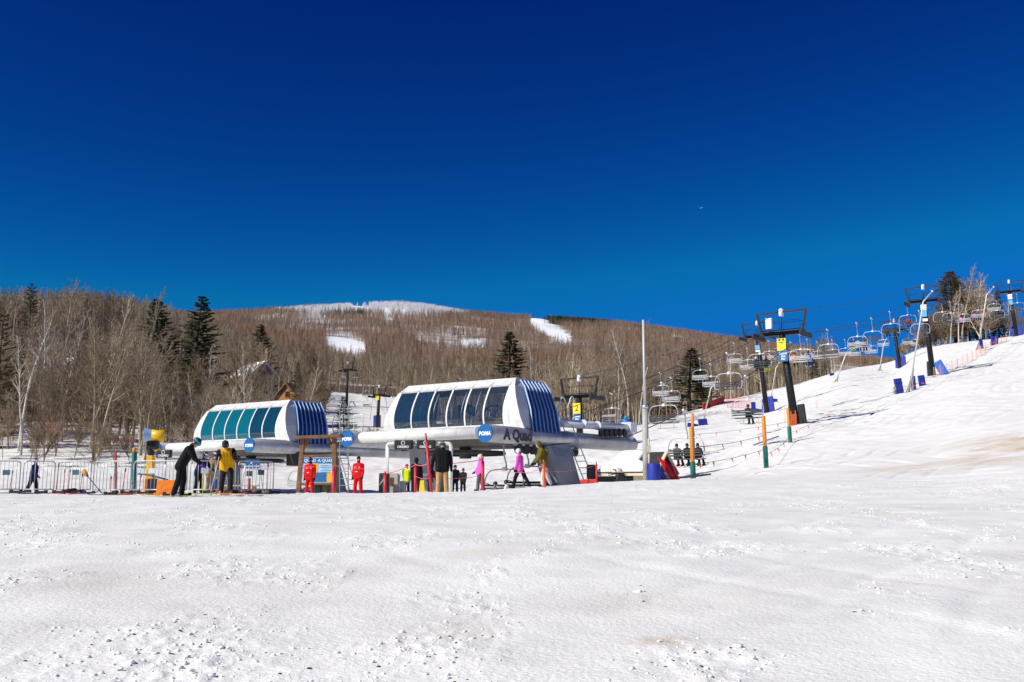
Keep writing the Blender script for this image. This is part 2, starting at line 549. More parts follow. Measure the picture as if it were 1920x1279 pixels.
def build_ground():
    s = np.sign(np.linspace(-1, 1, 1000)) * np.abs(np.linspace(-1, 1, 1000)) ** 1.15
    t = np.exp(np.linspace(math.log(7), math.log(364), 1050)) - 12
    X = s[None, :] * (t[:, None] + 12) * 1.0
    Y = np.repeat(t[:, None], len(s), 1)
    Z = base_h(X, Y) + detail_h(X, Y)
    dirt = 1.2 * spot(X, Y, 1912, 830, 47, 2.6, 5) + 0.8 * spot(X, Y, 1820, 860, 42, 4, 3.5) + 0.7 * spot(X, Y, 1250, 1268, 8.2, .28, .22)
    dirt = dirt + 0.28 * spot(X, Y, 300, 1130, 11.5, 1.6, 1.2) + .3 * spot(X, Y, 1180, 1215, 9.8, .9, .6) + .35 * spot(X, Y, 1880, 975, 24, 3, 1.0)
    dirt = dirt + 0.20 * sstep(0.1, 0.5, fbm(X / 2.8, Y / 4.0, 3, 61)) * (1 - sstep(20, 40, Y))
    litter_and_shadow = litter_mask(X, Y)
    for (px, py, d, rx, ry, k) in ((1563, 718, 141, 2.2, .5, 1), (1600, 718, 141, 1.0, .4, .8), (1585, 752, 110, 1.6, .45, .9), (1572, 757, 108, .8, .35, .9), (1625, 747, 112, .9, .35, .9), (1590, 777, 93, 3.0, .25, .8), (1545, 770, 97, 1.5, .25, .8), (1660, 747, 105, .8, .3, .8), (1822, 680, 128, 3.2, .35, .9), (1790, 690, 128, 2.0, .3, .7), (1480, 757, 120, 2.5, .25, .6), (1850, 645, 190, 3, .5, .8), (1885, 640, 178, 2.5, .5, .7), (1720, 655, 207, 3, 1, .7), (1410, 870, 56, .5, .2, .6), (1590, 760, 107, 2.2, .2, .6)):  # bare patches; thin streaks right of the nearest tower paint in its shadow
        litter_and_shadow = np.maximum(litter_and_shadow, k * spot(X, Y, px, py, d, rx, ry) * 1.5)
    litter_and_shadow = np.clip(litter_and_shadow, 0, 1)
    o = grid_mesh('snow_ground', X, Y, Z, SNOW, {'dirt': np.clip(dirt, 0, 1), 'litter_shadow': litter_and_shadow})
    tag(o, kind='structure')
    # mountain beyond, from the same height function
    t2 = np.exp(np.linspace(math.log(349), math.log(2500), 260))
    a = np.linspace(-1.15, 1.15, 520)
    X = a[None, :] * t2[:, None]; Y = np.repeat(t2[:, None], len(a), 1)
    Z = base_h(X, Y) - np.where(Y < 352, 0.15, 0) + 0.012 * Y * 0.6 * nz(X / 60, Y / 90, 4) * sstep(380, 600, Y)
    o2 = grid_mesh('mountain', X, Y, Z, mountain_material(), {'run': run_mask(X, Y)})
    tag(o2, kind='structure')
    return o, o2

def in_poly(px, py, poly):
    inside = np.zeros(np.shape(px), bool)
    n = len(poly)
    for i in range(n):
        x1, y1 = poly[i]; x2, y2 = poly[(i + 1) % n]
        c = ((y1 > py) != (y2 > py))
        xi = (x2 - x1) * (py - y1) / ((y2 - y1) if y2 != y1 else 1e-9) + x1
        inside ^= (c & (px < xi))
    return inside

def project(X, Y, Z):
    zz = Z - CZ
    dep = Y * CP + zz * SP
    v = (-Y * SP + zz * CP) / dep
    return 960 + F * X / dep, 639.5 - F * v

RUNS = [  # open ski runs on the mountain
 [(610,630),(640,630),(686,648),(680,668),(640,664),(614,648)],
 [(994,600),(1012,598),(1076,632),(1060,640),(1030,630),(996,610)],
 [(654,579),(664,570),(688,570),(694,578),(692,586),(668,586)],
 [(716,581),(726,581),(742,602),(720,600)],
 [(740,580),(752,579),(772,588),(756,591)],
 [(600,570),(608,570),(606,580),(602,580)],
 [(862,642),(910,640),(908,650),(866,650)],
]
def run_mask(X, Y):
    Z = base_h(X, Y)
    px, py = project(X, Y, Z)
    m = np.zeros(X.shape, bool)
    px = px + 5 * nz(X / 18, Y / 18, 71); py = py + 1.5 * nz(X / 14, Y / 14, 72)
    for r in RUNS: m |= in_poly(px, py, r)
    return m.astype(float)

def mountain_material():
    m = bpy.data.materials.new('mountain_floor'); m.use_nodes = True
    nt = m.node_tree; N = nt.nodes; L = nt.links
    b = N['Principled BSDF']; b.inputs['Roughness'].default_value = 0.8
    b.inputs['Specular IOR Level'].default_value = 0.1
    tc = N.new('ShaderNodeTexCoord')
    n = N.new('ShaderNodeTexNoise'); n.inputs['Scale'].default_value = 0.012; n.inputs['Detail'].default_value = 8
    n.inputs['Roughness'].default_value = 0.7
    L.new(tc.outputs['Object'], n.inputs['Vector'])
    r = N.new('ShaderNodeValToRGB')
    r.color_ramp.elements[0].position = 0.44; r.color_ramp.elements[0].color = (0.20, 0.155, 0.12, 1)
    r.color_ramp.elements[1].position = 0.58; r.color_ramp.elements[1].color = (0.72, 0.71, 0.71, 1)
    L.new(n.outputs[0], r.inputs[0])
    at_ = N.new('ShaderNodeAttribute'); at_.attribute_name = 'run'
    mx = N.new('ShaderNodeMix'); mx.data_type = 'RGBA'
    mx.inputs[7].default_value = (0.85, 0.86, 0.9, 1)
    L.new(at_.outputs['Fac'], mx.inputs[0]); L.new(r.outputs[0], mx.inputs[6])
    L.new(mx.outputs[2], b.inputs['Base Color'])
    return m
GROUND, MOUNTAIN = build_ground()
# ------------------------------------------------------------------ trees
def rot_about(v, axis, ang):
    return Matrix.Rotation(ang, 3, axis) @ v

class TB:
    """fast collector of thin tapered tubes"""
    def __init__(self): self.v = []; self.f = []
    def tube(self, pts, r0, r1, n):
        b = len(self.v); N = len(pts)
        d0 = (pts[-1] - pts[0])
        s = d0.orthogonal()
        if s.length < 1e-6: return
        s.normalize(); d = d0.normalized(); t = d.cross(s)
        for i, p in enumerate(pts):
            r = r0 + (r1 - r0) * i / (N - 1)
            for k in range(n):
                a = 2 * math.pi * k / n
                q = p + s * (math.cos(a) * r) + t * (math.sin(a) * r)
                self.v.append((q.x, q.y, q.z))
        for i in range(N - 1):
            for k in range(n):
                k2 = (k + 1) % n
                self.f.append((b + i * n + k, b + i * n + k2, b + (i + 1) * n + k2, b + (i + 1) * n + k))
    def mesh(self, name, m, smooth=True):
        me = bpy.data.meshes.new(name)
        me.from_pydata(self.v, [], self.f); me.materials.append(m)
        if smooth: me.polygons.foreach_set('use_smooth', [True] * len(me.polygons))
        me.update()
        return me

def branch(rnd, p, d, L, r, nseg, wob, lift):
    pts = [p.copy()]
    d = d.copy()
    for i in range(nseg):
        d = (d + Vector((rnd.gauss(0, wob), rnd.gauss(0, wob), rnd.gauss(0, wob) + lift))).normalized()
        p = p + d * (L / nseg)
        pts.append(p.copy())
    return pts

def along(pts, t):
    f = t * (len(pts) - 1); i = min(int(f), len(pts) - 2); u = f - i
    return pts[i].lerp(pts[i + 1], u), (pts[i + 1] - pts[i]).normalized()

def bare_tree(seed, h, r, start, n1, ang, reach, n2, n3, lean=0.03, tw=0.012, fork=0):
    """leafless broadleaf tree; returns trunk and crown collectors"""
    rnd = random.Random(seed)
    T = TB(); K = TB()
    stems = []
    d0 = Vector((rnd.gauss(0, lean), rnd.gauss(0, lean), 1)).normalized()
    main = branch(rnd, Vector((0, 0, -0.4)), d0, h * 1.0, r, 10, 0.045, 0.03)
    T.tube(main, r, max(.02, r * 0.12), 7)
    stems.append((main, h, r, start))
    for k in range(fork):
        t0 = rnd.uniform(0.06, 0.4); p, d = along(main, t0)
        ax_ = Vector((rnd.gauss(0, 1), rnd.gauss(0, 1), 0)).normalized()
        dd = rot_about(d, ax_, math.radians(rnd.uniform(14, 30)))
        st = branch(rnd, p, dd, h * (1 - t0) * rnd.uniform(.75, .98), r, 8, 0.06, 0.06)
        T.tube(st, r * .6, .02, 6)
        stems.append((st, h * (1 - t0), r * .6, max(0.15, start - .2)))
    for (st, hh, rr, s0) in stems:
        nn = max(4, int(n1 * hh / h))
        for i in range(nn):
            t = s0 + (0.99 - s0) * ((i + rnd.random()) / nn)
            p, d = along(st, t)
            az = i * 2.4 + rnd.uniform(-.6, .6)
            side = Vector((math.cos(az), math.sin(az), 0))
            a = math.radians(ang + rnd.uniform(-14, 14)) * (1.1 - 0.45 * t)
            dd = (d * math.cos(a) + side * math.sin(a)).normalized()
            prof = (1 - t) ** 0.75 + 0.20
            L = reach * h * prof * rnd.uniform(0.65, 1.15)
            rb = max(0.014, rr * 0.42 * (1 - t * .75))
            b1 = branch(rnd, p, dd, L, rb, 5, 0.12, 0.08)
            T.tube(b1, rb, 0.014, 5 if rb > .04 else 4)
            m2 = max(2, int(n2 * (0.4 + prof)))
            for j in range(m2):
                t2 = 0.2 + 0.78 * (j + rnd.random()) / m2
                p2, d2 = along(b1, t2)
                ax2 = Vector((rnd.gauss(0, 1), rnd.gauss(0, 1), rnd.gauss(0, .6))).normalized()
                d3 = rot_about(d2, ax2, math.radians(rnd.uniform(25, 55)))
                L2 = L * rnd.uniform(0.25, 0.5) * (1.15 - t2 * .6)
                b2 = branch(rnd, p2, d3, L2, rb * .5, 3, 0.14, 0.09)
                T.tube(b2, max(0.014, rb * .5), tw * .85, 3)
                for k in range(n3):
                    t3 = 0.15 + 0.85 * (k + rnd.random()) / n3
                    p3, d4 = along(b2, t3)
                    ax3 = Vector((rnd.gauss(0, 1), rnd.gauss(0, 1), rnd.gauss(0, .6))).normalized()
                    d5 = rot_about(d4, ax3, math.radians(rnd.uniform(20, 60)))
                    b3 = branch(rnd, p3, d5, L2 * rnd.uniform(0.3, 0.65), tw, 2, 0.16, 0.08)
                    K.tube(b3, tw, tw * .5, 3)
    return T, K

def conifer(seed, h, r, R, start=0.06, droop=-0.22, gap=0.42, sparse=0.0, blades=16, power=0.85, leanx=0.0):
    """spruce or hemlock: whorls of limbs carrying needle sprays"""
    rnd = random.Random(seed)
    T = TB(); K = TB()
    main = branch(rnd, Vector((0, 0, -0.4)), Vector((leanx, 0, 1)).normalized(), h, r, 8, 0.012, 0.02)
    T.tube(main, r, 0.02, 7)
    z = start * h
    while z < h * 0.985:
        t = z / h
        p, d = along(main, t)
        Rr = R * (1 - t) ** power * (1 if t > start + .12 else 0.8) + 0.12
        n = rnd.randint(5, 7)
        a0 = rnd.uniform(0, 6.28)
        for k in range(n):
            if rnd.random() < sparse: continue
            az = a0 + k * 6.283 / n + rnd.uniform(-.25, .25)
            L = Rr * rnd.uniform(0.62, 1.18)
            side = Vector((math.cos(az), math.sin(az), 0))
            dd = (side + Vector((0, 0, 0.55 * t + droop + rnd.uniform(-.08, .08)))).normalized()
            b = branch(rnd, p, dd, L, .02, 4, 0.05, 0.035)
            T.tube(b, 0.018 + 0.01 * (1 - t), 0.006, 3)
            nb = max(5, int(1.9 * blades * (0.35 + 0.65 * L / R)))
            for j in range(nb):
                tt = 0.18 + 0.82 * (j + rnd.random()) / nb
                q, e = along(b, tt)
                w = e.cross(Vector((0, 0, 1))).normalized()
                s = rnd.choice((-1, 1))
                ln = (0.22 + 0.30 * L * (1.05 - tt)) * rnd.uniform(.7, 1.25)
                dirv = (e * rnd.uniform(.5, 1.0) + w * s * rnd.uniform(.4, 1.0) + Vector((0, 0, rnd.uniform(-.35, .12)))).normalized()
                tip = q + dirv * ln
                hw = 0.06 + 0.07 * ln
                nrm = dirv.cross(Vector((rnd.gauss(0, .5), rnd.gauss(0, .5), 1))).normalized()
                mid = q.lerp(tip, .45)
                c = len(K.v)
                for vv in (q, mid + nrm * hw, tip, mid - nrm * hw - Vector((0, 0, hw * .8))):
                    K.v.append((vv.x, vv.y, vv.z))
                K.f.append((c, c + 1, c + 2, c + 3))
        z += gap * (0.6 + 0.7 * (1 - t)) * rnd.uniform(.8, 1.2)
    return T, K

BARK = mat('grey_bark', (0.54, 0.45, 0.33), 0.9, var=0.4, vscale=3.0, spec=0.1)
TWIG = mat('tan_twig', (0.34, 0.255, 0.165), 0.9, var=0.3, vscale=1.0, spec=0.1)  # darker than the limbs, painting the crowns' deep shade into the twigs
TWIG2 = mat('brown_twig', (0.30, 0.215, 0.145), 0.9, var=0.3, vscale=1.0, spec=0.1)
TWIGR = mat('reddish_twig', (0.50, 0.26, 0.165), 0.9, var=0.3, vscale=.6, spec=0.1)
BIRCH = mat('birch_bark', (0.58, 0.54, 0.46), 0.8, var=0.3, vscale=6.0, spec=0.2)
PINEBARK = mat('dark_bark', (0.10, 0.075, 0.055), 0.9, var=0.3, vscale=3, spec=0.1)
NEEDLE = mat('spruce_needle', (0.05, 0.072, 0.028), 0.75, var=0.5, vscale=0.8, spec=0.25)
NEEDLE2 = mat('yellow_green_needle', (0.085, 0.085, 0.030), 0.75, var=0.5, vscale=0.8, spec=0.25)
FROST = mat('frosted_twig', (0.93, 0.93, 0.94), 0.7, var=0.25, vscale=0.3, spec=0.2)

def vary(m, other, scale):
    """species hue drifts over the hillside; tree-to-tree brightness also paints darker shadows into the woods"""
    nt = m.node_tree; N = nt.nodes; L = nt.links
    b = N['Principled BSDF']
    src = b.inputs['Base Color'].links[0].from_socket
    geo = N.new('ShaderNodeNewGeometry'); n = N.new('ShaderNodeTexNoise'); n.inputs['Scale'].default_value = scale; n.inputs['Detail'].default_value = 3
    L.new(geo.outputs['Position'], n.inputs['Vector'])
    mr = N.new('ShaderNodeMapRange'); mr.inputs[1].default_value = .40; mr.inputs[2].default_value = .60
    L.new(n.outputs[0], mr.inputs[0])
    mx = N.new('ShaderNodeMix'); mx.data_type = 'RGBA'; mx.inputs[7].default_value = (*other, 1)
    L.new(mr.outputs[0], mx.inputs[0]); L.new(src, mx.inputs[6])
    oi = N.new('ShaderNodeObjectInfo')
    m2 = N.new('ShaderNodeMapRange'); m2.inputs[3].default_value = .38; m2.inputs[4].default_value = 1.35  # wide range: darkened trees put deeper shadow into the woods' colour
    L.new(oi.outputs['Random'], m2.inputs[0])
    sc = N.new('ShaderNodeVectorMath'); sc.operation = 'SCALE'
    L.new(mx.outputs[2], sc.inputs[0]); L.new(m2.outputs[0], sc.inputs['Scale'])
    L.new(sc.outputs[0], b.inputs['Base Color'])
vary(TWIGR, (0.36, 0.25, 0.19), 0.008)
vary(TWIG2, (0.36, 0.28, 0.20), 0.02)
vary(TWIG, (0.27, 0.19, 0.12), 0.05)
vary(BARK, (0.27, 0.205, 0.135), 0.05)
TREE_PROTO = {}
def tree_root(key, name, T, K, tm, km):
    """an unlinked prototype: (trunk mesh, crown mesh)"""
    TREE_PROTO[key] = (name, T.mesh('trunk', tm), K.mesh('crown', km))

SEEDS = range(7)
for i in SEEDS:                       # tall slim forest trees
    T, K = bare_tree(100 + i, 14.5 + i % 3, 0.16, 0.34 + 0.05 * (i % 3), 22, 50, 0.23, 6, 4, 0.035, 0.017, fork=(1 if i % 3 == 0 else 0))
    tree_root('slim%d' % i, 'bare_tree', T, K, BARK, TWIG if i % 2 else TWIG2)
for i in range(4):                    # wide rounded crowns
    T, K = bare_tree(200 + i, 12.5, 0.19, 0.22, 30, 52, 0.32, 7, 5, 0.04, 0.017, fork=2)
    tree_root('wide%d' % i, 'bare_tree', T, K, BARK, TWIG)
for i in range(3):                    # thin saplings and poles
    T, K = bare_tree(300 + i, 9.5, 0.075, 0.25, 16, 38, 0.20, 4, 3, 0.08, 0.015)
    tree_root('pole%d' % i, 'bare_sapling', T, K, BARK, TWIG)
for i in range(2):
    T, K = bare_tree(400 + i, 15, 0.17, 0.40, 20, 45, 0.22, 6, 5, 0.015, 0.016)
    tree_root('birch%d' % i, 'birch_tree', T, K, BIRCH, TWIG)
for i in range(3):                    # many stemmed brush
    T, K = bare_tree(500 + i, 5.5, 0.06, 0.12, 16, 38, 0.34, 5, 4, 0.10, 0.013, fork=5)
    tree_root('brush%d' % i, 'bare_shrub', T, K, BARK, TWIG if i else TWIGR)
for i in range(3):
    T, K = conifer(600 + i, 17, 0.24, 4.4, 0.10, -0.20, 0.55, 0.08, 22, 0.8)
    tree_root('spruce%d' % i, 'spruce_tree', T, K, PINEBARK, NEEDLE)
for i in range(2):
    T, K = conifer(700 + i, 16, 0.22, 3.9, 0.12, -0.05, 0.75, 0.28, 15, 0.7)
    tree_root('hemlock%d' % i, 'hemlock_tree', T, K, PINEBARK, NEEDLE2 if i else NEEDLE)

T, K = conifer(750, 17, 0.25, 4.6, 0.14, -0.02, 0.5, 0.06, 22, 0.62)
tree_root('olive0', 'spruce_tree', T, K, PINEBARK, mat('golden_needle', (0.22, 0.165, 0.055), 0.8, var=0.45, vscale=0.8, spec=0.2))
for i in range(2):
    T, K = bare_tree(760 + i, 6.3, 0.10, 0.08, 22, 40, 0.34, 6, 5, 0.10, 0.032, fork=6)
    tree_root('thick%d' % i, 'bare_shrub', T, K, BARK, TWIGR if i else TWIG2)
TREES = []
def plant(key, x, y, s=1.0, rz=None, label=None, group=None, z=None, cat='tree', tilt=0.0):
    name, tm, km = TREE_PROTO[key]
    rt = empty(name, (x, y, gz(x, y) if z is None else z), random.uniform(0, 6.28) if rz is None else rz, label, cat, group)
    if tilt: rt.rotation_euler = (0, tilt, 0)
    rt.scale = (s, s, s) if not hasattr(s, '__len__') else s
    for nm, me in (('trunk', tm), ('crown', km)):
        o = bpy.data.objects.new(nm, me); C.objects.link(o); o.parent = rt
        CH.setdefault(rt.name, []).append(o)
    TREES.append((x, y))
    return rt

def plant_px(key, px, d, s=1.0, **k):
    x = ax(px, d)
    return plant(key, x, d, s, **k)

random.seed(5)
# ---- trees one can tell apart
EV = 'dark evergreens standing above the bare woods'
def tree_to(key, h0, px, top, d, wide=1.0, **k):
    """plant a tree in a picture column at distance d so that it is as tall as in the photograph"""
    p = at(px, top, d)
    g = gz(p.x, d)
    s = (p.z - g) / (h0 - 0.4)
    return plant(key, p.x, d, (s * wide, s * wide, s), **k)

tree_to('spruce0', 17, 371, 553, 128, 1.36, label='tallest dark spruce on the left, with layered limbs above the back lift station', group=EV)
tree_to('spruce1', 17, 303, 560, 132, 1.55, label='broad dark spruce just left of the tallest one, its foot lost among bare trees', group=EV)
tree_to('hemlock1', 16, 8, 588, 92, 1.1, label='dark hemlock with spreading limbs at the left edge of the photo', group=EV)
tree_to('hemlock0', 16, 60, 532, 190, 1.24, label='dark pine top sticking out against the sky at far left', group=EV)
tree_to('spruce2', 17, 492, 606, 232, 1.6, label='dark spruce standing behind the snow roofed house', group=EV)
tree_to('spruce0', 17, 955, 619, 240, 1.78, label='lone dark cone shaped spruce above the front lift station roof', group=EV)
tree_to('spruce1', 17, 1290, 652, 158, 2.3, label='wide dark hemlock beside the snow edge behind the light pole', group=EV)
tree_to('spruce2', 17, 1236, 690, 175, 1.32, label='dark evergreen just right of the light pole top half', group=EV)
tree_to('spruce1', 17, 1522, 660, 205, 1.55, label='dark green hemlock on the snow edge behind the chair with three riders', group=EV)
tree_to('hemlock0', 16, 1553, 667, 215, 1.08, label='small dark spruce to the right of the hemlock on the snow edge', group=EV)
tree_to('spruce2', 17, 647, 742, 118, 1.55, label='small young spruce beside the blue end of the back station', group=EV)
tree_to('spruce0', 17, 590, 668, 200, 1.24, label='small dark spruce behind the brown house', group=EV)
tree_to('spruce1', 17, 560, 676, 170, 0.8, label='slim dark spruce to the right of the snow roofed house', group=EV)
tree_to('spruce0', 17, 1092, 668, 215, 1.40, label='dark spruce tip behind the yellow signed tower', group=EV)
tree_to('olive0', 17, 1784, 510, 212, 1.9, label='tall yellow green spruce on the right skyline behind the tower', group=EV)
tree_to('spruce1', 17, 1814, 575, 214, 2.6, label='low dark spruce filling the foot of the skyline clump at right', group=EV)
tree_to('spruce2', 17, 1868, 545, 222, 1.3, label='narrow dark spruce on the right skyline beside the snow gun lance', group=EV)
tree_to('hemlock0', 16, 40, 640, 118, 1.0, label='dark ragged hemlock low in the left woods', group=EV)
tree_to('hemlock1', 16, 255, 640, 140, 1.55, label='olive hemlock below the broad spruce in the left woods', group=EV)
for (px, top, d, kk) in ((1768, 575, 204, 'slim3'), (1800, 545, 212, 'wide3'), (1812, 535, 220, 'wide0'), (1840, 520, 222, 'wide2'), (1850, 545, 214, 'slim2'), (1858, 570, 226, 'wide1'), (1880, 560, 232, 'slim5'), (1776, 560, 200, 'slim1'), (1796, 525, 206, 'slim4'), (1832, 530, 206, 'wide1'), (1888, 575, 215, 'wide2'), (1845, 580, 200, 'wide0'), (1912, 580, 245, 'wide3')):
    tree_to(kk, 13, px, top, d, 1.25, label='bare grey mauve tree in the small clump on the right skyline', group='bare trees of the skyline clump')
for (px, top, d, kk) in ((1752, 612, 205, 'thick0'), (1760, 590, 208, 'thick1'), (1738, 622, 210, 'thick0'), (1724, 628, 212, 'thick1'), (1710, 634, 214, 'thick0'), (1700, 642, 216, 'thick1'), (1768, 600, 203, 'thick0'), (1730, 634, 206, 'thick0'), (1748, 630, 204, 'thick1'), (1692, 648, 220, 'thick0')):
    tree_to(kk, 5.9, px, top, d, 1.35, label='tan bare shrub on the snow edge behind the tower with tilted pads', group='shrubs of the right snow edge', cat='shrub')
BT = 'bare trees one can pick out'
tree_to('wide0', 12.5, 455, 615, 112, 1.0, label='pale bare tree with a wide rounded crown above the back station', group=BT)
tree_to('birch0', 15, 468, 640, 105, 0.8, label='white trunked birch leaning in front of the pale rounded tree', group=BT)
tree_to('birch1', 15, 133, 590, 112, 0.8, label='thin white birch rising through the left woods', group=BT)
tree_to('wide1', 12.5, 330, 640, 108, 1.0, label='bare spreading maple below the two tall spruces', group=BT)
tree_to('wide3', 12.5, 132, 528, 165, 1.0, label='bare tree whose twigs stand highest against the sky at left', group=BT)
tree_to('wide0', 12.5, 210, 548, 165, 1.0, label='bare tree crown against the sky left of the broad spruce', group=BT)
tree_to('wide2', 12.5, 585, 640, 165, 1.0, label='bare tree with pale limbs left of the distant lift towers', group=BT)
tree_to('wide3', 12.5, 1110, 665, 160, 1.0, label='wide bare tree crown behind the yellow signed tower', group=BT)
tree_to('wide1', 12.5, 1825, 515, 214, 1.0, label='mauve bare tree crown on the right skyline', group=BT)
tree_to('birch1', 15, 1790, 530, 200, 1.0, label='tall pale bare trunk in front of the skyline spruce at right', group=BT)
tree_to('wide0', 12.5, 1760, 575, 206, 1.0, label='pale bare shrubby tree right of the tall snow gun lance', group=BT)
tree_to('wide2', 12.5, 1872, 560, 225, 1.0, label='grey bare tree under the last tower at right', group=BT)
tree_to('brush0', 5.5, 690, 795, 112, 1.0, label='pinkish bare shrub on snow between the two lift stations', group=BT, cat='shrub')
tree_to('pole1', 9.5, 652, 775, 108, 1.0, label='thin bare sapling beside the small young spruce', group=BT)

# ---- the woods: individual bare trees nearest the camera
def clear_of(x, y, px):
    # keep the spots of the houses free
    for (hx, hd, w, dd) in ((535, 193, 34, 14), (495, 208, 40, 14)):
        if abs(px - hx) < w and abs(y - hd) < dd: return False
    return True
NT = 0
LBL = 'bare grey brown tree packed among others in the leafless woods'
rnd = random.Random(11)
cand = []
TOPS = [(262, 340, 655), (335, 412, 655), (470, 505, 690), (560, 625, 690), (505, 566, 758), (476, 522, 700), (925, 985, 668), (1262, 1318, 760), (1500, 1560, 705), (-40, 30, 640), (415, 500, 690), (1745, 1900, 580), (100, 165, 610)]
def top_ok(px, x, y, hh):
    t = project(np.array(x), np.array(y), np.array(gz(x, y) + hh))[1]
    for (a, b, r) in TOPS:
        if a < px < b and t < r: return False
    return True
for k in range(9000):
    px = rnd.uniform(-140, 1900)
    e = float(edge_d(px))
    y = e + 2 + (rnd.random() ** 1.15) * 120
    cand.append((y, px))
cand.sort()
grid = {}
far_pts = []
def near_ok(x, y, r):
    gx, gy = int(x // 5), int(y // 5)
    for i in range(gx - 1, gx + 2):
        for j in range(gy - 1, gy + 2):
            for (a, b) in grid.get((i, j), ()):
                if (a - x) ** 2 + (b - y) ** 2 < r * r: return False
    grid.setdefault((gx, gy), []).append((x, y))
    return True
for (y, px) in cand:
    x = ax(px, y)
    if not clear_of(x, y, px): continue
    if 618 < px < 745 and y < 300: continue
    if not near_ok(x, y, 3.0): continue
    if 1575 < px < 1735 or px > 1735 and y > 250: continue
    if NT < 262 and (y < 135 or (px > 850 and rnd.random() < .55)):
        q = rnd.random()
        key = ('slim%d' % rnd.randrange(7)) if q < .42 else ('wide%d' % rnd.randrange(4)) if q < .74 else ('pole%d' % rnd.randrange(3)) if q < .93 else ('birch%d' % rnd.randrange(2))
        s = rnd.uniform(.68, 1.0)
        if px > 1640: s *= .75
        if px > 1230: s *= .72
        if not top_ok(px, x, y, 14 * s):
            s *= .6
            if not top_ok(px, x, y, 14 * s): continue
        nm = {'b': 'pale trunked birch standing among the leafless woods', 'p': 'thin bare sapling growing between the taller woodland trees'}.get(key[0], LBL)
        gp = {'b': 'birches in the woods', 'p': 'saplings in the woods'}.get(key[0], 'bare trees of the woods')
        plant(key, x, y, s, label=nm, group=gp); NT += 1
    else:
        s = rnd.uniform(.62, .95) * (.72 if px > 1230 else 1)
        if top_ok(px, x, y, 11 * s): far_pts.append((x, y, gz(x, y), s))
for k in range(14):      # brush along the edge of the woods
    px = rnd.uniform(-60, 420); y = rnd.uniform(74, 86)
    plant('brush%d' % rnd.randrange(3), ax(px, y), y, rnd.uniform(.5, .9), label='low bare shrub along the foot of the left woods', group='shrubs along the woods', cat='shrub')

# ---- the woods that read as one mass
SRC = []
def single_tree(name, T, K, tm, km, x, y, s, label, group):
    me = TB(); me.v = T.v + K.v; b = len(T.v); me.f = T.f + [tuple(i + b for i in f) for f in K.f]
    m = me.mesh(name, tm)
    m.materials.append(km)
    m.polygons.foreach_set('material_index', [0] * len(T.f) + [1] * len(K.f))
    o = bpy.data.objects.new(name, m); C.objects.link(o)
    o.location = (x, y, gz(x, y)); o.scale = (s, s, s)
    tag(o, label, 'tree', group)
    return o
FAR = [single_tree('bare_tree', *bare_tree(800 + i, 12.5, 0.15, 0.30, 16, 50, 0.27, 5, 3, 0.05, 0.024), BARK, TWIG2 if i != 1 else TWIG,
                   ax(690 + i * 60, 318), 318, .9, LBL, 'bare trees of the woods') for i in range(3)]
RED = [single_tree('bare_tree', *bare_tree(820 + i, 12, 0.13, 0.34, 14, 40, 0.24, 4, 3, 0.05, 0.032), TWIG2, TWIGR,
                   ax(1000 + i * 50, 322), 322, .9, LBL, 'bare trees of the woods') for i in range(2)]
FRO = [single_tree('frosted_tree', *conifer(840 + i, 10, 0.14, 2.2, 0.05, -0.1, 0.7, 0.1, 7, 0.8), FROST, FROST,
                   ax(735 + i * 14, 1262), 1262, 1.1, 'frost white evergreen on the snowy summit of the mountain', 'frosted summit trees') for i in range(2)]
CON = [single_tree('spruce_tree', *conifer(860 + i, 11, 0.15, 2.3, 0.05, -0.15, 0.7, 0.1, 8, 0.8), PINEBARK, NEEDLE,
                   ax(1040 + i * 20, 1240), 1240, 1.0, 'small dark spruce on the mountain ridge above the slanting ski run', 'ridge spruces') for i in range(2)]

def scatter(name, pts, sources, label):
    pts = np.array(pts)
    me = bpy.data.meshes.new(name)
    me.vertices.add(len(pts)); me.vertices.foreach_set('co', pts[:, :3].astype(np.float32).ravel())
    a = me.attributes.new('size', 'FLOAT', 'POINT'); a.data.foreach_set('value', pts[:, 3].astype(np.float32))
    me.update()
    o = bpy.data.objects.new(name, me); C.objects.link(o)
    ng = bpy.data.node_groups.new(name, 'GeometryNodeTree')
    ng.interface.new_socket('Geometry', in_out='INPUT', socket_type='NodeSocketGeometry')
    ng.interface.new_socket('Geometry', in_out='OUTPUT', socket_type='NodeSocketGeometry')
    N, L = ng.nodes, ng.links
    gi = N.new('NodeGroupInput'); go = N.new('NodeGroupOutput')
    iop = N.new('GeometryNodeInstanceOnPoints')
    mp = N.new('GeometryNodeMeshToPoints')
    L.new(gi.outputs[0], mp.inputs[0])
    L.new(mp.outputs[0], iop.inputs['Points'])
    g2i = N.new('GeometryNodeGeometryToInstance')
    for s in sources:
        oi = N.new('GeometryNodeObjectInfo'); oi.inputs['Object'].default_value = s
        oi.transform_space = 'ORIGINAL'
        L.new(oi.outputs['Geometry'], g2i.inputs[0])
    L.new(g2i.outputs[0], iop.inputs['Instance'])
    iop.inputs['Pick Instance'].default_value = True
    rv = N.new('FunctionNodeRandomValue'); rv.data_type = 'FLOAT_VECTOR'
    rv.inputs[0].default_value = (-0.06, -0.06, 0); rv.inputs[1].default_value = (0.06, 0.06, 6.28)
    L.new(rv.outputs[0], iop.inputs['Rotation'])
    na = N.new('GeometryNodeInputNamedAttribute'); na.data_type = 'FLOAT'; na.inputs['Name'].default_value = 'size'
    L.new(na.outputs[0], iop.inputs['Scale'])
    L.new(iop.outputs[0], go.inputs[0])
    md = o.modifiers.new('scatter', 'NODES'); md.node_group = ng
    tag(o, label, 'woods', kind='stuff')
    return o

rg = np.random.default_rng(3)
NP_ = 50000
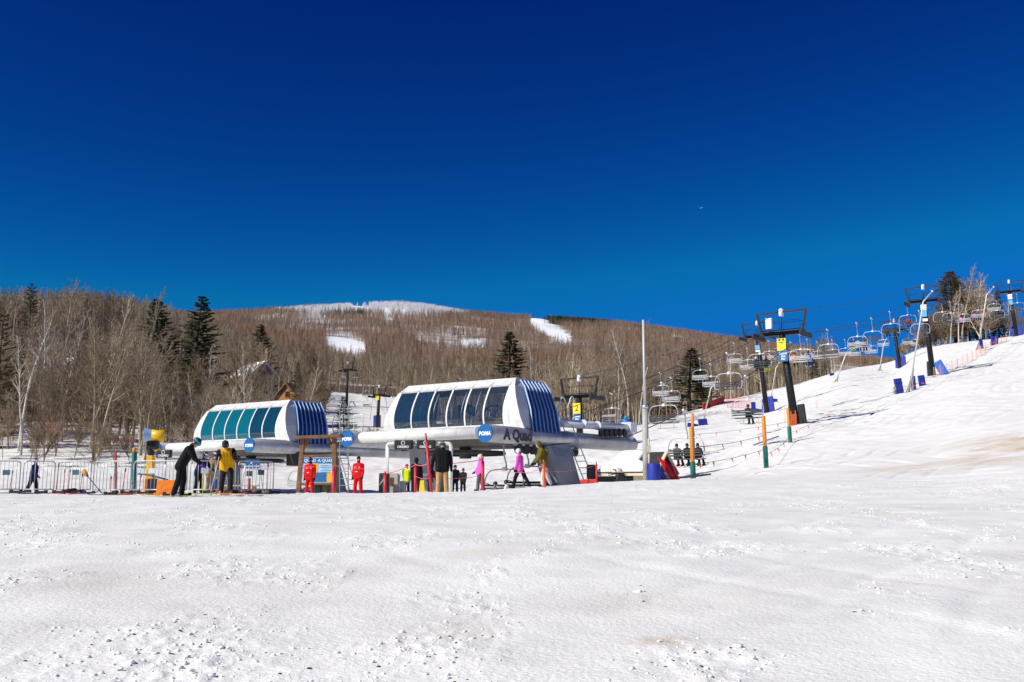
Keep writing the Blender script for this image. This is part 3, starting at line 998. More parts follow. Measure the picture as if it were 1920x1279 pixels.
# uniform on plan between 290 m and 1750 m, inside the view
yy = np.sqrt(rg.uniform(225 ** 2, 1500 ** 2, NP_ * 3)); aa = rg.uniform(-0.66, 0.60, NP_ * 3); xx = aa * yy
pxx = colpx(xx, yy)
keep = rg.random(len(yy)) < np.where(yy < 700, 1.0, 0.62)
keep &= yy > edge_d(pxx) + 60
keep &= ~((pxx > 612) & (pxx < 748) & (yy < 302))
zz = base_h(xx, yy)
ppx, ppy = project(xx, yy, zz)
for r in RUNS:
    jx = ppx + 5 * nz(xx / 18, yy / 18, 71)
    keep &= ~(in_poly(jx, ppy, r) & (rg.random(len(xx)) < (.7 if r[0][0] in (770, 862) else .97)))
    for hh in (3.0, 6.0):
        tx, ty = project(xx, yy, zz + hh); keep &= ~(in_poly(tx, ty, r) & (ppy > 605))
keep &= ~((pxx > 1560) & (yy < 800))
thin = fbm(xx / 140, yy / 200, 3, 8)
keep &= ~((thin > 0.16) & (yy > 560) & (rg.random(len(yy)) < .72))
xx, yy, zz, ppx, ppy = xx[keep], yy[keep], zz[keep], ppx[keep], ppy[keep]
sz = rg.uniform(.6, 1.0, len(xx))
frost = (ppy < 600) & (ppx > 505) & (ppx < 905) & (yy > 1060) & (ppy < np.interp(ppx, [505, 600, 720, 800, 905], [588, 594, 601, 595, 594]))
frost &= rg.random(len(xx)) < np.interp(ppx, [505, 560, 640, 860, 905], [.75, .85, .95, .95, .5])
con = ((ppx > 1000) & (ppx < 1190) & (ppy < 613) & (yy > 1100) & (rg.random(len(xx)) < .8)) | ((ppx > 604) & (ppx < 682) & (ppy > 584) & (ppy < 597) & (yy > 800)) | (rg.random(len(xx)) < 0.006) | ((ppx < 560) & (ppx > 430) & (ppy < 590) & (rg.random(len(xx)) < .25))
con &= ~frost
red = (~frost) & (~con) & (yy > 420 + 80 * fbm(xx / 60, yy / 60, 2, 3))
bare = (~frost) & (~con) & (~red)
P = np.stack([xx, yy, zz - .1, sz], 1)
Pb = np.concatenate([P[bare], np.array(far_pts)])
scatter('bare_woods', Pb, FAR, 'leafless woods covering the lower mountainside')
scatter('mountain_woods', P[red], RED, 'reddish brown leafless woods covering the upper mountainside')
scatter('frosted_woods', P[frost] * np.array([1, 1, 1, 1.0]), FRO, 'frost white trees along the mountain summit')
scatter('evergreen_woods', P[con] * np.array([1, 1, 1, 1.0]), CON, 'dark evergreens along the mountain ridge')
print('TREES', NT, len(Pb), int(red.sum()), int(frost.sum()), int(con.sum()))
# ------------------------------------------------------------------ lift stations
U2 = Vector((0.817, -0.576, 0)); W2 = Vector((0.576, 0.817, 0)); ZUP = Vector((0, 0, 1))
RZ = math.atan2(U2.y, U2.x)
WHITE = mat('white_fibreglass', (0.76, 0.745, 0.705), 0.38, var=0.10, vscale=2.2, bump=.05, bscale=3)
MASTG = mat('mast_grey', (0.27, 0.275, 0.295), 0.5, 0.4, var=0.2, vscale=1.0)
def grime(m, col=(0.30, 0.25, 0.19)):
    """streaks of weathering running down the panels"""
    nt = m.node_tree; N = nt.nodes; L = nt.links
    bs = N['Principled BSDF']; src = bs.inputs['Base Color'].links[0].from_socket
    tc = N.new('ShaderNodeTexCoord'); mp = N.new('ShaderNodeMapping'); mp.inputs['Scale'].default_value = (5.0, 5.0, 0.55)
    n = N.new('ShaderNodeTexNoise'); n.inputs['Scale'].default_value = 1.0; n.inputs['Detail'].default_value = 7; n.inputs['Roughness'].default_value = .65
    L.new(tc.outputs['Object'], mp.inputs[0]); L.new(mp.outputs[0], n.inputs['Vector'])
    mr = N.new('ShaderNodeMapRange'); mr.inputs[1].default_value = .50; mr.inputs[2].default_value = .80; mr.inputs[4].default_value = .55
    L.new(n.outputs[0], mr.inputs[0])
    mx = N.new('ShaderNodeMix'); mx.data_type = 'RGBA'; mx.inputs[7].default_value = (*col, 1)
    L.new(mr.outputs[0], mx.inputs[0]); L.new(src, mx.inputs[6]); L.new(mx.outputs[2], bs.inputs['Base Color'])
grime(WHITE)
OFFW = mat('pale_grey_panel', (0.62, 0.62, 0.61), 0.45, var=0.05, vscale=2)
grime(OFFW)
STEEL = mat('grey_steel', (0.42, 0.43, 0.46), 0.42, 0.75, var=0.16, vscale=1.2, bump=0.05, bscale=8)
grime(STEEL, (0.14, 0.12, 0.11))
GALV = mat('galvanised_steel', (0.62, 0.63, 0.64), 0.38, 0.65, var=0.12, vscale=4)
PALEPIPE = mat('pale_painted_pipe', (0.66, 0.69, 0.74), 0.4, var=0.06, vscale=3)
BEIGE = mat('weathered_beige_steel', (0.48, 0.43, 0.36), 0.6, var=0.2, vscale=2)
DARK = mat('dark_machinery', (0.035, 0.033, 0.032), 0.6, var=0.3, vscale=4)
BLACK = mat('black_paint', (0.0045, 0.005, 0.006), 0.6, var=0.2, vscale=3)
RUBBER = mat('black_rubber', (0.02, 0.02, 0.02), 0.75)
BLUEW = mat('blue_wall_panel', (0.006, 0.035, 0.16), 0.42, var=0.08, vscale=2)
LBLUE = mat('pale_blue_rib', (0.30, 0.46, 0.70), 0.4)
DISC = mat('blue_disc', (0.010, 0.12, 0.34), 0.4)
WTXT = mat('white_lettering', (0.85, 0.85, 0.85), 0.5)
BTXT = mat('black_lettering', (0.012, 0.012, 0.014), 0.5)
YEL = mat('yellow_sign', (0.80, 0.62, 0.02), 0.45)
SBLUE = mat('blue_sign', (0.015, 0.14, 0.36), 0.45)
REDP = mat('red_paint', (0.55, 0.035, 0.02), 0.5, var=0.1)

def glass_mat(name, tint, gloss, refl_col=(0.9, 0.95, 1.0), diff=None, difff=0.0):
    m = bpy.data.materials.new(name); m.use_nodes = True
    nt = m.node_tree; N = nt.nodes; L = nt.links
    N.remove(N['Principled BSDF'])
    out = N['Material Output']
    tr = N.new('ShaderNodeBsdfTransparent'); tr.inputs[0].default_value = (*tint, 1)
    gl = N.new('ShaderNodeBsdfGlossy'); gl.inputs['Roughness'].default_value = 0.06; gl.inputs['Color'].default_value = (*refl_col, 1)
    lw = N.new('ShaderNodeFresnel'); lw.inputs['IOR'].default_value = 1.45
    ma = N.new('ShaderNodeMath'); ma.operation = 'ADD'; ma.inputs[1].default_value = gloss; ma.use_clamp = True
    L.new(lw.outputs[0], ma.inputs[0])
    df = N.new('ShaderNodeBsdfDiffuse'); df.inputs['Color'].default_value = (*(diff or (0, 0, 0)), 1)
    m0 = N.new('ShaderNodeMixShader'); m0.inputs[0].default_value = difff
    L.new(tr.outputs[0], m0.inputs[1]); L.new(df.outputs[0], m0.inputs[2])
    m1 = N.new('ShaderNodeMixShader')
    L.new(ma.outputs[0], m1.inputs[0]); L.new(m0.outputs[0], m1.inputs[1]); L.new(gl.outputs[0], m1.inputs[2])
    L.new(m1.outputs[0], out.inputs[0])
    return m
GLASS = glass_mat('smoked_glass', (0.66, 0.72, 0.78), 0.02, diff=(0.05, 0.10, 0.16), difff=0.16)
GLASS_REFL = glass_mat('smoked_glass_painted_reflection', (0.30, 0.38, 0.46), 0.04, diff=(0.02, 0.06, 0.11), difff=0.5)  # left panes: smoked glass with dark blue reflections painted into its colour
CLEAR = glass_mat('clear_glass', (0.85, 0.88, 0.9), 0.0)
TEAL = glass_mat('teal_glass', (0.08, 0.32, 0.36), 0.06, diff=(0.006, 0.15, 0.19), difff=0.80)
TEAL2 = glass_mat('dark_teal_glass', (0.18, 0.36, 0.46), 0.05, diff=(0.01, 0.09, 0.15), difff=0.5)

def station(O, zg, label, main):
    rt = empty('lift_station', (O.x, O.y, zg), RZ, label, 'lift station', 'chairlift stations')
    def Z(z): return z - zg
    xl = lambda z: float(np.interp(z, [3.9, 4.4, 6.6, 7.06], [-8.9, -8.75, -8.12, -7.92]))
    xr = lambda z: float(np.interp(z, [3.9, 4.4, 5.5, 6.6, 7.06], [0.36, 0.22, -0.12, -0.66, -1.06]))
    gx0, gx1 = -7.88, -1.0
    gl = []
    for i in range(9):
        t = i / 8
        z = 4.74 + (6.62 - 4.74) * t
        y = 2.77 - 0.20 * math.sin(min(1, t * 1.8) * math.pi / 2) * (1 - t) + 0.50 * t ** 2.2
        gl.append((y, z))
    rows = [(2.83, 4.40)] + gl + [(3.85, 7.06)]
    rear = [(6.0 + .45 * (z - 4.4) / 2.6, z) for (y, z) in rows]
    npane = 6; mw = 0.085
    pane = []; cols = [None]
    for i in range(npane):
        a = gx0 + (gx1 - gx0) * i / npane + (mw / 2 if i else 0)
        b = gx0 + (gx1 - gx0) * (i + 1) / npane - (mw / 2 if i < npane - 1 else 0)
        pane.append((a, b)); cols += [a, b]
    cols.append(None)
    nc = len(cols)
    def P(x, y, z): return Vector((x, y, Z(z)))
    for mirror in (False, True):
        sh = MB(); RW = rear if mirror else rows
        vs = []
        for (y, z) in RW:
            for c, x in enumerate(cols):
                vs.append(P(xl(z) if c == 0 else xr(z) if c == nc - 1 else x, y, z))
        fs = []
        for r in range(len(RW) - 1):
            for c in range(nc - 1):
                if 1 <= r <= 8 and c % 2 == 1 and not (mirror and not main): continue
                q = (r * nc + c, r * nc + c + 1, (r + 1) * nc + c + 1, (r + 1) * nc + c)
                fs.append(q if not mirror else q[::-1])
        sh.add(vs, fs, False)
        o = sh.build('hood_shell', WHITE, rt)
        md = o.modifiers.new('thick', 'SOLIDIFY'); md.thickness = 0.07; md.offset = -1
        GL = RW[1:-1]
        for k, (a, b) in enumerate(pane if main or not mirror else []):
            w_ = MB(); vv = []
            for (y, z) in GL:
                for f in (a, (a + b) / 2, b): vv.append(P(f, y + (.03 if not mirror else -.03), z))
            ff = []
            for r in range(8):
                for c in range(2):
                    q = (r * 3 + c, r * 3 + c + 1, r * 3 + c + 4, r * 3 + c + 3)
                    ff.append(q if not mirror else q[::-1])
            w_.add(vv, ff, True)
            if main: gm_ = CLEAR if mirror else (GLASS_REFL if k < 2 else GLASS)
            else: gm_ = CLEAR if mirror else (TEAL if k < 4 else TEAL2)
            w_.build('window', gm_, rt)
    sm = MB()
    for k in range(npane + 1):
        x = gx0 + (gx1 - gx0) * k / npane
        for (r0, r1) in ((0, 1), (len(rows) - 2, len(rows) - 1)):
            (ya, za), (yb, zb2) = rows[r0], rows[r1]
            xa = min(max(x, xl(za) + .05), xr(za) - .05); xb = min(max(x, xl(zb2) + .05), xr(zb2) - .05)
            sm.beam(P(xa, ya - .004, za + .02), P(xb, yb - .004, zb2 - .02), .014, .012, (0, 1, 0))
    sm.beam(P(gx0 - .1, gl[-1][0] - .004, gl[-1][1] + .05), P(gx1 + .1, gl[-1][0] - .004, gl[-1][1] + .05), .014, .012, (0, 1, 0))
    sm.build('seam', mat('seam_grey', (.30, .29, .28), .7), rt)
    # roof between the two ridges
    rf = MB()
    yb_ = rear[-1][0]
    rf.prism([(xl(7.06), 3.85, Z(7.06)), (xr(7.06), 3.85, Z(7.06)), (xr(7.06), yb_, Z(7.06)), (xl(7.06), yb_, Z(7.06))], (0, 0, -.07), (0, 0, 0.004))
    rf.build('roof', WHITE, rt)
    # end walls
    for s in (0, 1):
        X = (lambda z: xr(z) - .02) if s else (lambda z: xl(z) + .02)
        out = 1 if s else -1
        ew = MB()
        n_ = len(rows)
        vs = []
        for dx in (0, -.06 * out):
            for i in range(n_):
                vs.append((X(rows[i][1]) + dx, rows[i][0], Z(rows[i][1]))); vs.append((X(rear[i][1]) + dx, rear[i][0], Z(rear[i][1])))
        fs = [(2 * i, 2 * i + 1, 2 * i + 3, 2 * i + 2) for i in range(n_ - 1)]
        fs += [tuple(q + 2 * n_ for q in f)[::-1] for f in fs]
        ew.add(vs, fs, False)
        ew.build('end_panel', OFFW, rt)
        bw = MB()
        zs = [4.30, 4.9, 5.5, 6.1, 6.6, 6.98]
        def Q(t, z, dx=0):
            v = (z - 4.4) / 2.58
            y0 = 3.37 + .72 * v; y1 = 5.75 + .52 * v
            return Vector(((xr(z) if s else xl(z)) + out * (0.05 + dx), y0 + (y1 - y0) * t, Z(z)))
        vs = [Q(t, z, dx) for dx in (0, -.10) for z in zs for t in (0, 1)]
        m_ = len(zs)
        fs = [(2 * i, 2 * i + 1, 2 * i + 3, 2 * i + 2) for i in range(m_ - 1)]
        fs += [tuple(q + 2 * m_ for q in f)[::-1] for f in fs]
        fs += [(2 * i, 2 * i + 2, 2 * m_ + 2 * i + 2, 2 * m_ + 2 * i) for i in range(m_ - 1)] + [(2 * i + 1, 2 * m_ + 2 * i + 1, 2 * m_ + 2 * i + 3, 2 * i + 3) for i in range(m_ - 1)]
        fs += [(0, 2 * m_, 2 * m_ + 1, 1), (2 * m_ - 2, 2 * m_ - 1, 4 * m_ - 1, 4 * m_ - 2)]
        bw.add(vs, fs, False)
        b = bw.build('blue_wall', BLUEW, rt)
        rb = MB()
        for i in range(8):
            t = i / 7
            for k in range(m_ - 1): rb.beam(Q(t, zs[k], .03), Q(t, zs[k + 1], .03), 0.034, 0.06, (1, 0, 0))
        rb.build('rib', LBLUE, b)
    # deck and underside
    fl = MB()
    fl.box((-4.3, 4.6, Z(4.32)), (8.6, 3.5, .14)); fl.build('deck', BEIGE, rt)
    un = MB()
    un.prism([(-7.9, 2.3, Z(4.2)), (-.6, 2.3, Z(4.2)), (-.9, 2.9, Z(3.75)), (-7.5, 2.9, Z(3.75))], (0, 0, 0), (0, 0.05, 0))
    un.box((-4.2, 4.9, Z(3.98)), (7.2, 3.6, .46))
    un.build('underframe', mat('grimy_steel', (0.16, 0.145, 0.125), 0.6, 0.2, var=.25, vscale=2), rt)
    bt = MB(); bt.smooth = True
    bt.tube([(-7.9, .5, Z(4.22)), (-0.75, .5, Z(4.22))], .28, 16)
    bt.ell((-7.9, .5, Z(4.22)), (.28, .28, .28), 14, 8)
    for x in (-7.2, -5, -2.8, -.9): bt.beam((x, .6, Z(4.22)), (x, 2.9, Z(4.30)), .12, .12)
    bt.build('front_bumper', WHITE, rt)
    wk = MB()
    wk.box((-4.4, 1.75, Z(4.40)), (7.4, 1.9, .05)); wk.build('walkway', GALV, rt)
    # rail tubes with their end discs
    for (x, L) in ((0.0, 13.6), (-8.5, 11.5)):
        tb = MB()
        tb.tube([(x, 0, Z(4.15)), (x, L, Z(4.15))], .40, 24)
        t = tb.build('rail_tube', STEEL, rt)
        dc = MB()
        dc.tube([(x, -.05, Z(4.15)), (x, -.004, Z(4.15))], .415, 28)
        d = dc.build('end_disc', DISC, t)
        text_mesh('lettering', 'POMA', .235, basis((x, -.054, Z(4.13)), (1, 0, 0), (0, 0, 1), (0, -1, 0)), WTXT, d, 0.004, 0.012, 0.15)
        if main and x == 0:
            text_mesh('lettering', 'A Quad', .70, basis((.402, 2.0, Z(4.12)), (0, 1, 0), (0, 0, 1), (1, 0, 0)), BTXT, t, 0.012, 0.028)
        if not (main and x == 0): continue
        for k in range(9):
            ty = MB()
            yk = 2.6 + k * .62
            ty.tube([(x - .1, yk, Z(3.55)), (x + .1, yk, Z(3.55))], .24, 14)
            ty.build('tyre', RUBBER, rt)
        br = MB()
        for k in range(9): br.beam((x, 2.6 + k * .62, Z(3.55)), (x, 2.6 + k * .62, Z(3.85)), .08, .1)
        br.box((x, 5.1, Z(3.72)), (.14, 5.6, .08)); br.build('tyre_bracket', STEEL, rt)
    # bullwheel
    bwm = MB()
    cx, cy, cz = -3.6, 3.2, Z(3.42)
    ring = [(cx + 1.9 * math.cos(a), cy + 1.9 * math.sin(a), cz) for a in [2 * math.pi * i / 40 for i in range(40)]]
    bwm.tube(ring, .10, 8, closed=True)
    for i in range(6):
        a = i * math.pi / 3
        bwm.beam((cx, cy, cz), (cx + 1.85 * math.cos(a), cy + 1.85 * math.sin(a), cz), .16, .1)
    bwm.tube([(cx, cy, cz - .25), (cx, cy, cz + .3)], .3, 16)
    bwm.build('bullwheel', DARK, rt)
    # masts
    zb = -0.6
    m1 = MB()
    m1.prism([(.25, 4.6, Z(3.9)), (.25, 6.7, Z(3.9)), (.85, 7.3, zb), (.85, 5.2, zb)], (-.9, 0, 0), (0.02, 0, 0))
    m1.build('mast', MASTG, rt, bevel=.04)
    m2 = MB()
    m2.prism([(-7.1, 3.0, Z(3.8)), (-5.4, 3.0, Z(3.8)), (-5.2, 3.0, zb), (-6.9, 3.0, zb)], (0, 0, 0), (0, .9, 0))
    m2.build('mast', MASTG, rt, bevel=.04)
    if main:
        rec = MB(); rec.prism([(.30, 4.9, Z(3.75)), (.30, 6.6, Z(3.6)), (.42, 6.7, Z(2.9)), (.42, 5.4, Z(2.9))], (0, 0, 0), (.03, 0, 0))
        rec.build('access_panel', mat('slate_panel', (0.16, 0.18, 0.23), 0.5, 0.3), rt)
    else:
        rec = MB(); rec.box((-.2, 5.0, Z(3.55)), (.9, 2.2, .9)); rec.build('drive_housing', mat('rust_red_housing', (0.32, 0.05, 0.02), 0.6, var=.2), rt)
        rec = MB(); rec.box((-.15, 3.6, Z(3.55)), (.9, .55, .95)); rec.build('control_box', BLACK, rt)
    # machinery behind the glass
    mc = MB()
    for (x, y, sx, sy, sz) in ((-2.1, 4.2, 1.0, 1.4, .5), (-3.5, 4.6, .7, 1.2, .8), (-4.6, 3.9, .35, .4, 1.5), (-6.2, 4.3, 1.6, 1.2, .6), (-7.5, 4.0, .5, .7, 1.1)):
        mc.box((x, y, Z(4.4) + sz / 2), (sx, sy, sz))
    mc.tube([(-4.5, 4.1, Z(5.9)), (-3.8, 4.3, Z(5.5))], .22, 10)
    mc.build('machinery', DARK, rt, bevel=.05)
    wh = MB()
    wh.tube([(-2.2 + .62 * math.cos(a), 3.6, Z(5.15) + .62 * math.sin(a)) for a in [2 * math.pi * i / 28 for i in range(28)]], .07, 8, closed=True)
    for i in range(3):
        a = i * math.pi / 3
        wh.beam((-2.2 - .6 * math.cos(a), 3.6, Z(5.15) - .6 * math.sin(a)), (-2.2 + .6 * math.cos(a), 3.6, Z(5.15) + .6 * math.sin(a)), .05, .05)
    wh.build('drive_wheel', DARK, rt)
    fr = MB()
    for f in (.22, .35, .48, .61, .74):
        pts = [P(gx0 + (gx1 - gx0) * f, y + .25, z) for (y, z) in gl]
        fr.tube(pts, .035, 6)
    fr.build('inner_frame', STEEL, rt)
    if main:
        yl = MB(); yl.ell((-1.35, 2.98, Z(4.88)), (.3, .16, .13), 12, 8); yl.build('yellow_cover', YEL, rt)
    # pale arm carrying the rope out
    ar = MB()
    ar.tube([(-.1, 6.5, Z(4.95)), (.25, 12.7, Z(5.02))], .2, 14)
    for k in (8.2, 9.6): ar.tube([(.17, k - .04, Z(4.98)), (.17, k + .04, Z(4.98))], .24, 14)
    ar.box((.25, 12.9, Z(5.05)), (.6, .7, .55))
    ar.tube([(.25, 12.95, Z(5.0)), (.05, 13.2, Z(4.2))], .22, 12)
    ar.build('rope_arm', PALEPIPE, rt)
    sv = MB()
    for k in range(6): sv.tube([(.32, 9.6 + k * .5, Z(4.62 + .02 * k)), (.46, 9.6 + k * .5, Z(4.62 + .02 * k))], .2, 12)
    sv.build('sheave_train', RUBBER, rt)
    # ladder with hoop rails on the right end
    def ladder(xa, ya, za, xb, yb, zb_, name, mm):
        l = MB()
        A, B = Vector((xa, ya, za)), Vector((xb, yb, zb_))
        side = Vector((.25, .05, 0))
        for s in (-1, 1):
            top = [A + side * s, B + side * s, B + side * s + Vector((0, .0, .9)), B + side * s + Vector((0, .25, 1.15)), B + side * s + Vector((0, .5, .9))]
            l.tube(smooth_path(top, 4), .028, 6)
        n = int((B - A).length / .33)
        for i in range(n + 1):
            p = A.lerp(B, i / n); l.tube([p - side, p + side], .018, 5)
        l.build(name, mm, rt)
    ladder(1.3, 7.2, .0, -.25, 7.1, Z(5.2), 'ladder', WHITE)
    if main: ladder(-9.55, .9, .0, -9.75, 1.0, Z(5.0), 'ladder', mat('dull_green_steel', (.25, .33, .30), .5, .3))
    hr = MB()
    pts = [Vector((-8.9, .85, Z(4.4))), Vector((-8.9, .85, Z(5.4)))]
    hr.tube(pts, .025, 6); hr.tube([Vector((-8.9, .85, Z(5.4))), Vector((-8.3, .85, Z(5.4))), Vector((-8.3, .85, Z(4.4)))], .025, 6)
    if main: hr.build('handrail', WHITE, rt)
    return rt

OF = at(910, 813, 45); OB = at(468, 835, 57)
ST1 = station(OF, gz(OF.x, OF.y) - .05, 'white lift station with smoked windows and black A Quad lettering on its rail tube', True)
ST2 = station(OB, gz(OB.x, OB.y) - .05, 'smaller looking white lift station with teal windows, at left behind the sign kiosk', False)

# ------------------------------------------------------------------ lift towers
NAVY = mat('blue_pad', (0.012, 0.03, 0.30), 0.6, var=0.12, vscale=3, bump=0.1, bscale=6)
PALEB = mat('faded_blue_pad', (0.02, 0.12, 0.48), 0.6, var=0.1)
ROPEW = mat('steel_rope', (0.05, 0.05, 0.055), 0.6, 0.3)
TW = {}
def tower(key, px, foot, d, ztop, label, gauge=4.15, sign=None, lamp=True, pads=(), boxw=False):
    q = on(foot, d)
    tx = ax(px, d)
    for _ in range(4): tx += float(px - project(np.array(tx), np.array(float(d)), np.array(ztop))[0]) * d / F
    p = Vector((tx, d, q.z))
    lean = -(q.x - p.x) / 0.817
    rt = empty('lift_tower', p, RZ, label, 'lift tower', 'chairlift towers')
    h = ztop - p.z
    lx = lean
    po = MB(); po.tube([(-lx, .0, -.8), (0, 0, h)], [.36, .27], 14); po.build('pole', BLACK, rt)
    ld = MB()
    for s in (-.14, .14): ld.tube([(-lx * .9 + s, -.42, 1.2), (s, -.36, h)], .02, 5)
    n = int((h - 1.4) / .35)
    for i in range(n):
        t = i / n; z = 1.4 + (h - 1.4) * t; x = -lx * (1 - z / h)
        ld.tube([(x - .14, -.42 + .05 * t, z), (x + .14, -.42 + .05 * t, z)], .014, 4)
    ld.build('ladder', BLACK, rt)
    g = gauge / 2
    ca = MB(); ca.box((0, 0, h + .10), (gauge - .2, .34, .36)); ca.build('crossarm', BLACK, rt, bevel=.02)
    lf = MB()
    for s in (-1, 1):
        lf.beam((s * (g - .25), 0, h + .28), (s * (g + .10), 0, h + 1.95), .16, .2, (0, 1, 0))
        lf.beam((s * (g - .25), 0, h + .29), (s * (g - .55), 0, h + .29), .16, .2, (0, 1, 0))
    lf.beam((-(g + .10), 0, h + 1.92), (g + .10, 0, h + 1.92), .13, .13, (0, 1, 0))
    lf.build('lifting_frame', BLACK, rt)
    gr = MB()
    for s in (-.5, .5):
        gr.tube([(-g + .3, s, h + 1.1), (g - .3, s, h + 1.1)], .02, 5)
        for x in (-g + .3, 0, g - .3): gr.tube([(x, s, h + .3), (x, s, h + 1.1)], .02, 5)
    gr.box((0, -.5, h + .32), (gauge - .8, .4, .03)); gr.box((0, .5, h + .32), (gauge - .8, .4, .03))
    gr.build('catwalk', BLACK, rt)
    for s in (-1, 1):
        st = MB()
        st.box((s * g, 0, h - .02), (.10, 2.5, .12))
        for k in range(6):
            y = -1.2 + k * .48
            st.tube([(s * g - .08, y, h - .16), (s * g + .08, y, h - .16)], .23, 12)
        st.build('sheave_train', DARK, rt)
    if lamp:
        la = MB(); la.tube([(0, 0, h + 1.55), (0, 0, h + 1.65), (0, 0, h + 2.15), (0, 0, h + 2.25)], [.14, .2, .2, .1], 12)
        la.build('lamp_head', mat('white_lamp', (0.8, 0.82, 0.85), 0.4), rt)
        lp = MB(); lp.tube([(0, 0, h + .28), (0, 0, h + 1.6)], .04, 6); lp.build('lamp_stem', BLACK, rt)
    if boxw:
        bx = MB(); bx.box((-.95, -.4, h + .95), (.55, .3, .95)); bx.build('white_box', mat('white_cabinet', (.72, .74, .76), .5), rt, bevel=.03)
    for (kind, z0, w_, hh) in (sign or ()):
        xz = -lx * (1 - (h - z0) / h)
        sg = MB()
        # facing down the slope, towards the loading area
        sg.box((xz, -.52, h - z0), (w_, .04, hh))
        o = sg.build('sign', {'y': YEL, 'b': SBLUE, 'w': WTXT, 'l': mat('pale_blue_sign', (.10, .40, .62), .5)}[kind], rt)
        B_ = basis((xz, -.544, h - z0), (1, 0, 0), (0, 0, 1), (0, -1, 0))
        if kind == 'b': text_mesh('lettering', 'Lower\nthe\nBar', hh * .30, B_, WTXT, o, .003, .006)
        if kind == 'y' and key == '1a': text_mesh('lettering', '2', hh * .8, B_, BTXT, o, .003)
        elif kind == 'y':
            pk = MB(); pk.mi = 0
            pk.box((xz - .17, -.548, h - z0 + hh * .38), (.16, .008, .14)); pk.box((xz + .17, -.548, h - z0 + hh * .38), (.16, .008, .14))
            pk.box((xz, -.548, h - z0 + hh * .16), (.34, .008, .06))
            pk.build('pictogram', BTXT, o)
    for (dx, dy, w_, hh, tilt, mm) in pads:
        pd = MB()
        M = Matrix.Rotation(tilt, 3, 'Y')
        pd.box((-lx + dx, dy, hh / 2 - .1), (w_, .28, hh), M)
        pd.build('crash_pad', mm, rt, bevel=.05)
    TW[key] = dict(L=Vector((p.x, p.y, ztop - .05)) - U2 * g, R=Vector((p.x, p.y, ztop - .05)) + U2 * g, rt=rt)
    return rt
def ztop(px, py, d): return at(px, py, d).z
SG = (('y', .95, .78, 1.05), ('b', 1.95, .80, .92))
tower('2a', 1466, 1490, 85, ztop(1466, 627, 85), 'nearest big black lift tower with yellow and blue signs and a white box on top', sign=SG, pads=((-.45, 0, .4, 1.75, .05, BLACK), (.48, .1, .6, 1.75, -.1, BLACK)), boxw=True)
tower('2b', 1732, 1748, 125, ztop(1732, 566, 125), 'black lift tower with tilted blue pads behind the tall snow gun lance', sign=(('w', .8, .7, .7), ('l', 1.6, .6, .8), ('w', 2.4, .6, .35)), pads=((-.4, 0, .6, 1.9, 0, BLACK), (1.0, -.3, 1.0, 1.9, -.45, PALEB)))
tower('2c', 1893, 1905, 174, ztop(1893, 548, 174), 'farthest black lift tower, standing on the skyline at the right edge', sign=(('w', .9, .7, .9), ('l', 1.9, .6, .8)), pads=((-.5, 0, .5, 2.2, 0, NAVY), (.5, 0, .7, 2.0, -.1, NAVY)))
tower('1a', 1086, 1088, 100, ztop(1086, 745, 100), 'black lift tower with a yellow number sign just behind the big station', sign=(('y', 1.15, .85, 1.05), ('b', 2.2, .85, 1.0), ('w', 2.82, .85, .2)), boxw=False)
tower('1b', 1420, 1437, 136, ztop(1420, 632, 136), 'slim black lift tower with a small pale blue sign left of the nearest tower', sign=(('l', 1.5, .65, .6), ('w', 2.0, .65, .25)), pads=((-.5, 0, .5, 1.9, .08, NAVY), (.55, 0, .75, 2.2, -.1, NAVY)))
tower('1c', 1677, 1687, 187, ztop(1677, 620, 187), 'small distant black lift tower with blue pads left of the tall snow gun lance', pads=((-.5, 0, .8, 2.0, 0, NAVY), (.55, 0, .9, 2.2, 0, NAVY)))
tower('3a', 711, 707, 205, ztop(711, 742, 205), 'distant black tower with a yellow sign on the run between the stations', gauge=3.5, sign=(('y', .5, .9, .9),), pads=((-.6, 0, .8, 2.6, 0, NAVY), (.5, 0, .7, 2.6, 0, BLACK)))
tower('3b', 652, 650, 262, ztop(652, 694, 262), 'farthest distant tower at the top of the run left of the yellow signed one', gauge=3.6)

# ------------------------------------------------------------------ haul ropes
ST1W = Vector((OF.x, OF.y, 0)); ST2W = Vector((OB.x, OB.y, 0))
def stn(Ow, x, y, z): return Vector((Ow.x, Ow.y, 0)) + U2 * x + W2 * y + ZUP * z
ROPES = {
 '2R': [stn(ST1W, .3, 4, 3.7), stn(ST1W, .39, 12.6, 4.55), TW['2a']['R'], TW['2b']['R'], TW['2c']['R'], TW['2c']['R'] + W2 * 45 + ZUP * 9],
 '2L': [stn(ST1W, -8.5, 4, 3.7), stn(ST1W, -8.3, 11.5, 4.45), TW['2a']['L'], TW['2b']['L'], TW['2c']['L'], TW['2c']['L'] + W2 * 45 + ZUP * 9],
 '1R': [stn(ST2W, .3, 4, 3.7), stn(ST2W, .39, 12.6, 4.55), TW['1a']['R'], TW['1b']['R'], TW['1c']['R'], TW['1c']['R'] + W2 * 60 + ZUP * 10],
 '1L': [stn(ST2W, -8.5, 4, 3.7), stn(ST2W, -8.3, 11.5, 4.45), TW['1a']['L'], TW['1b']['L'], TW['1c']['L'], TW['1c']['L'] + W2 * 60 + ZUP * 10],
 '3R': [TW['3a']['R'] + Vector((8, -60, -9)), TW['3a']['R'], TW['3b']['R'], TW['3b']['R'] + Vector((-10, 50, 10))],
 '3L': [TW['3a']['L'] + Vector((8, -60, -9)), TW['3a']['L'], TW['3b']['L'], TW['3b']['L'] + Vector((-10, 50, 10))],
}
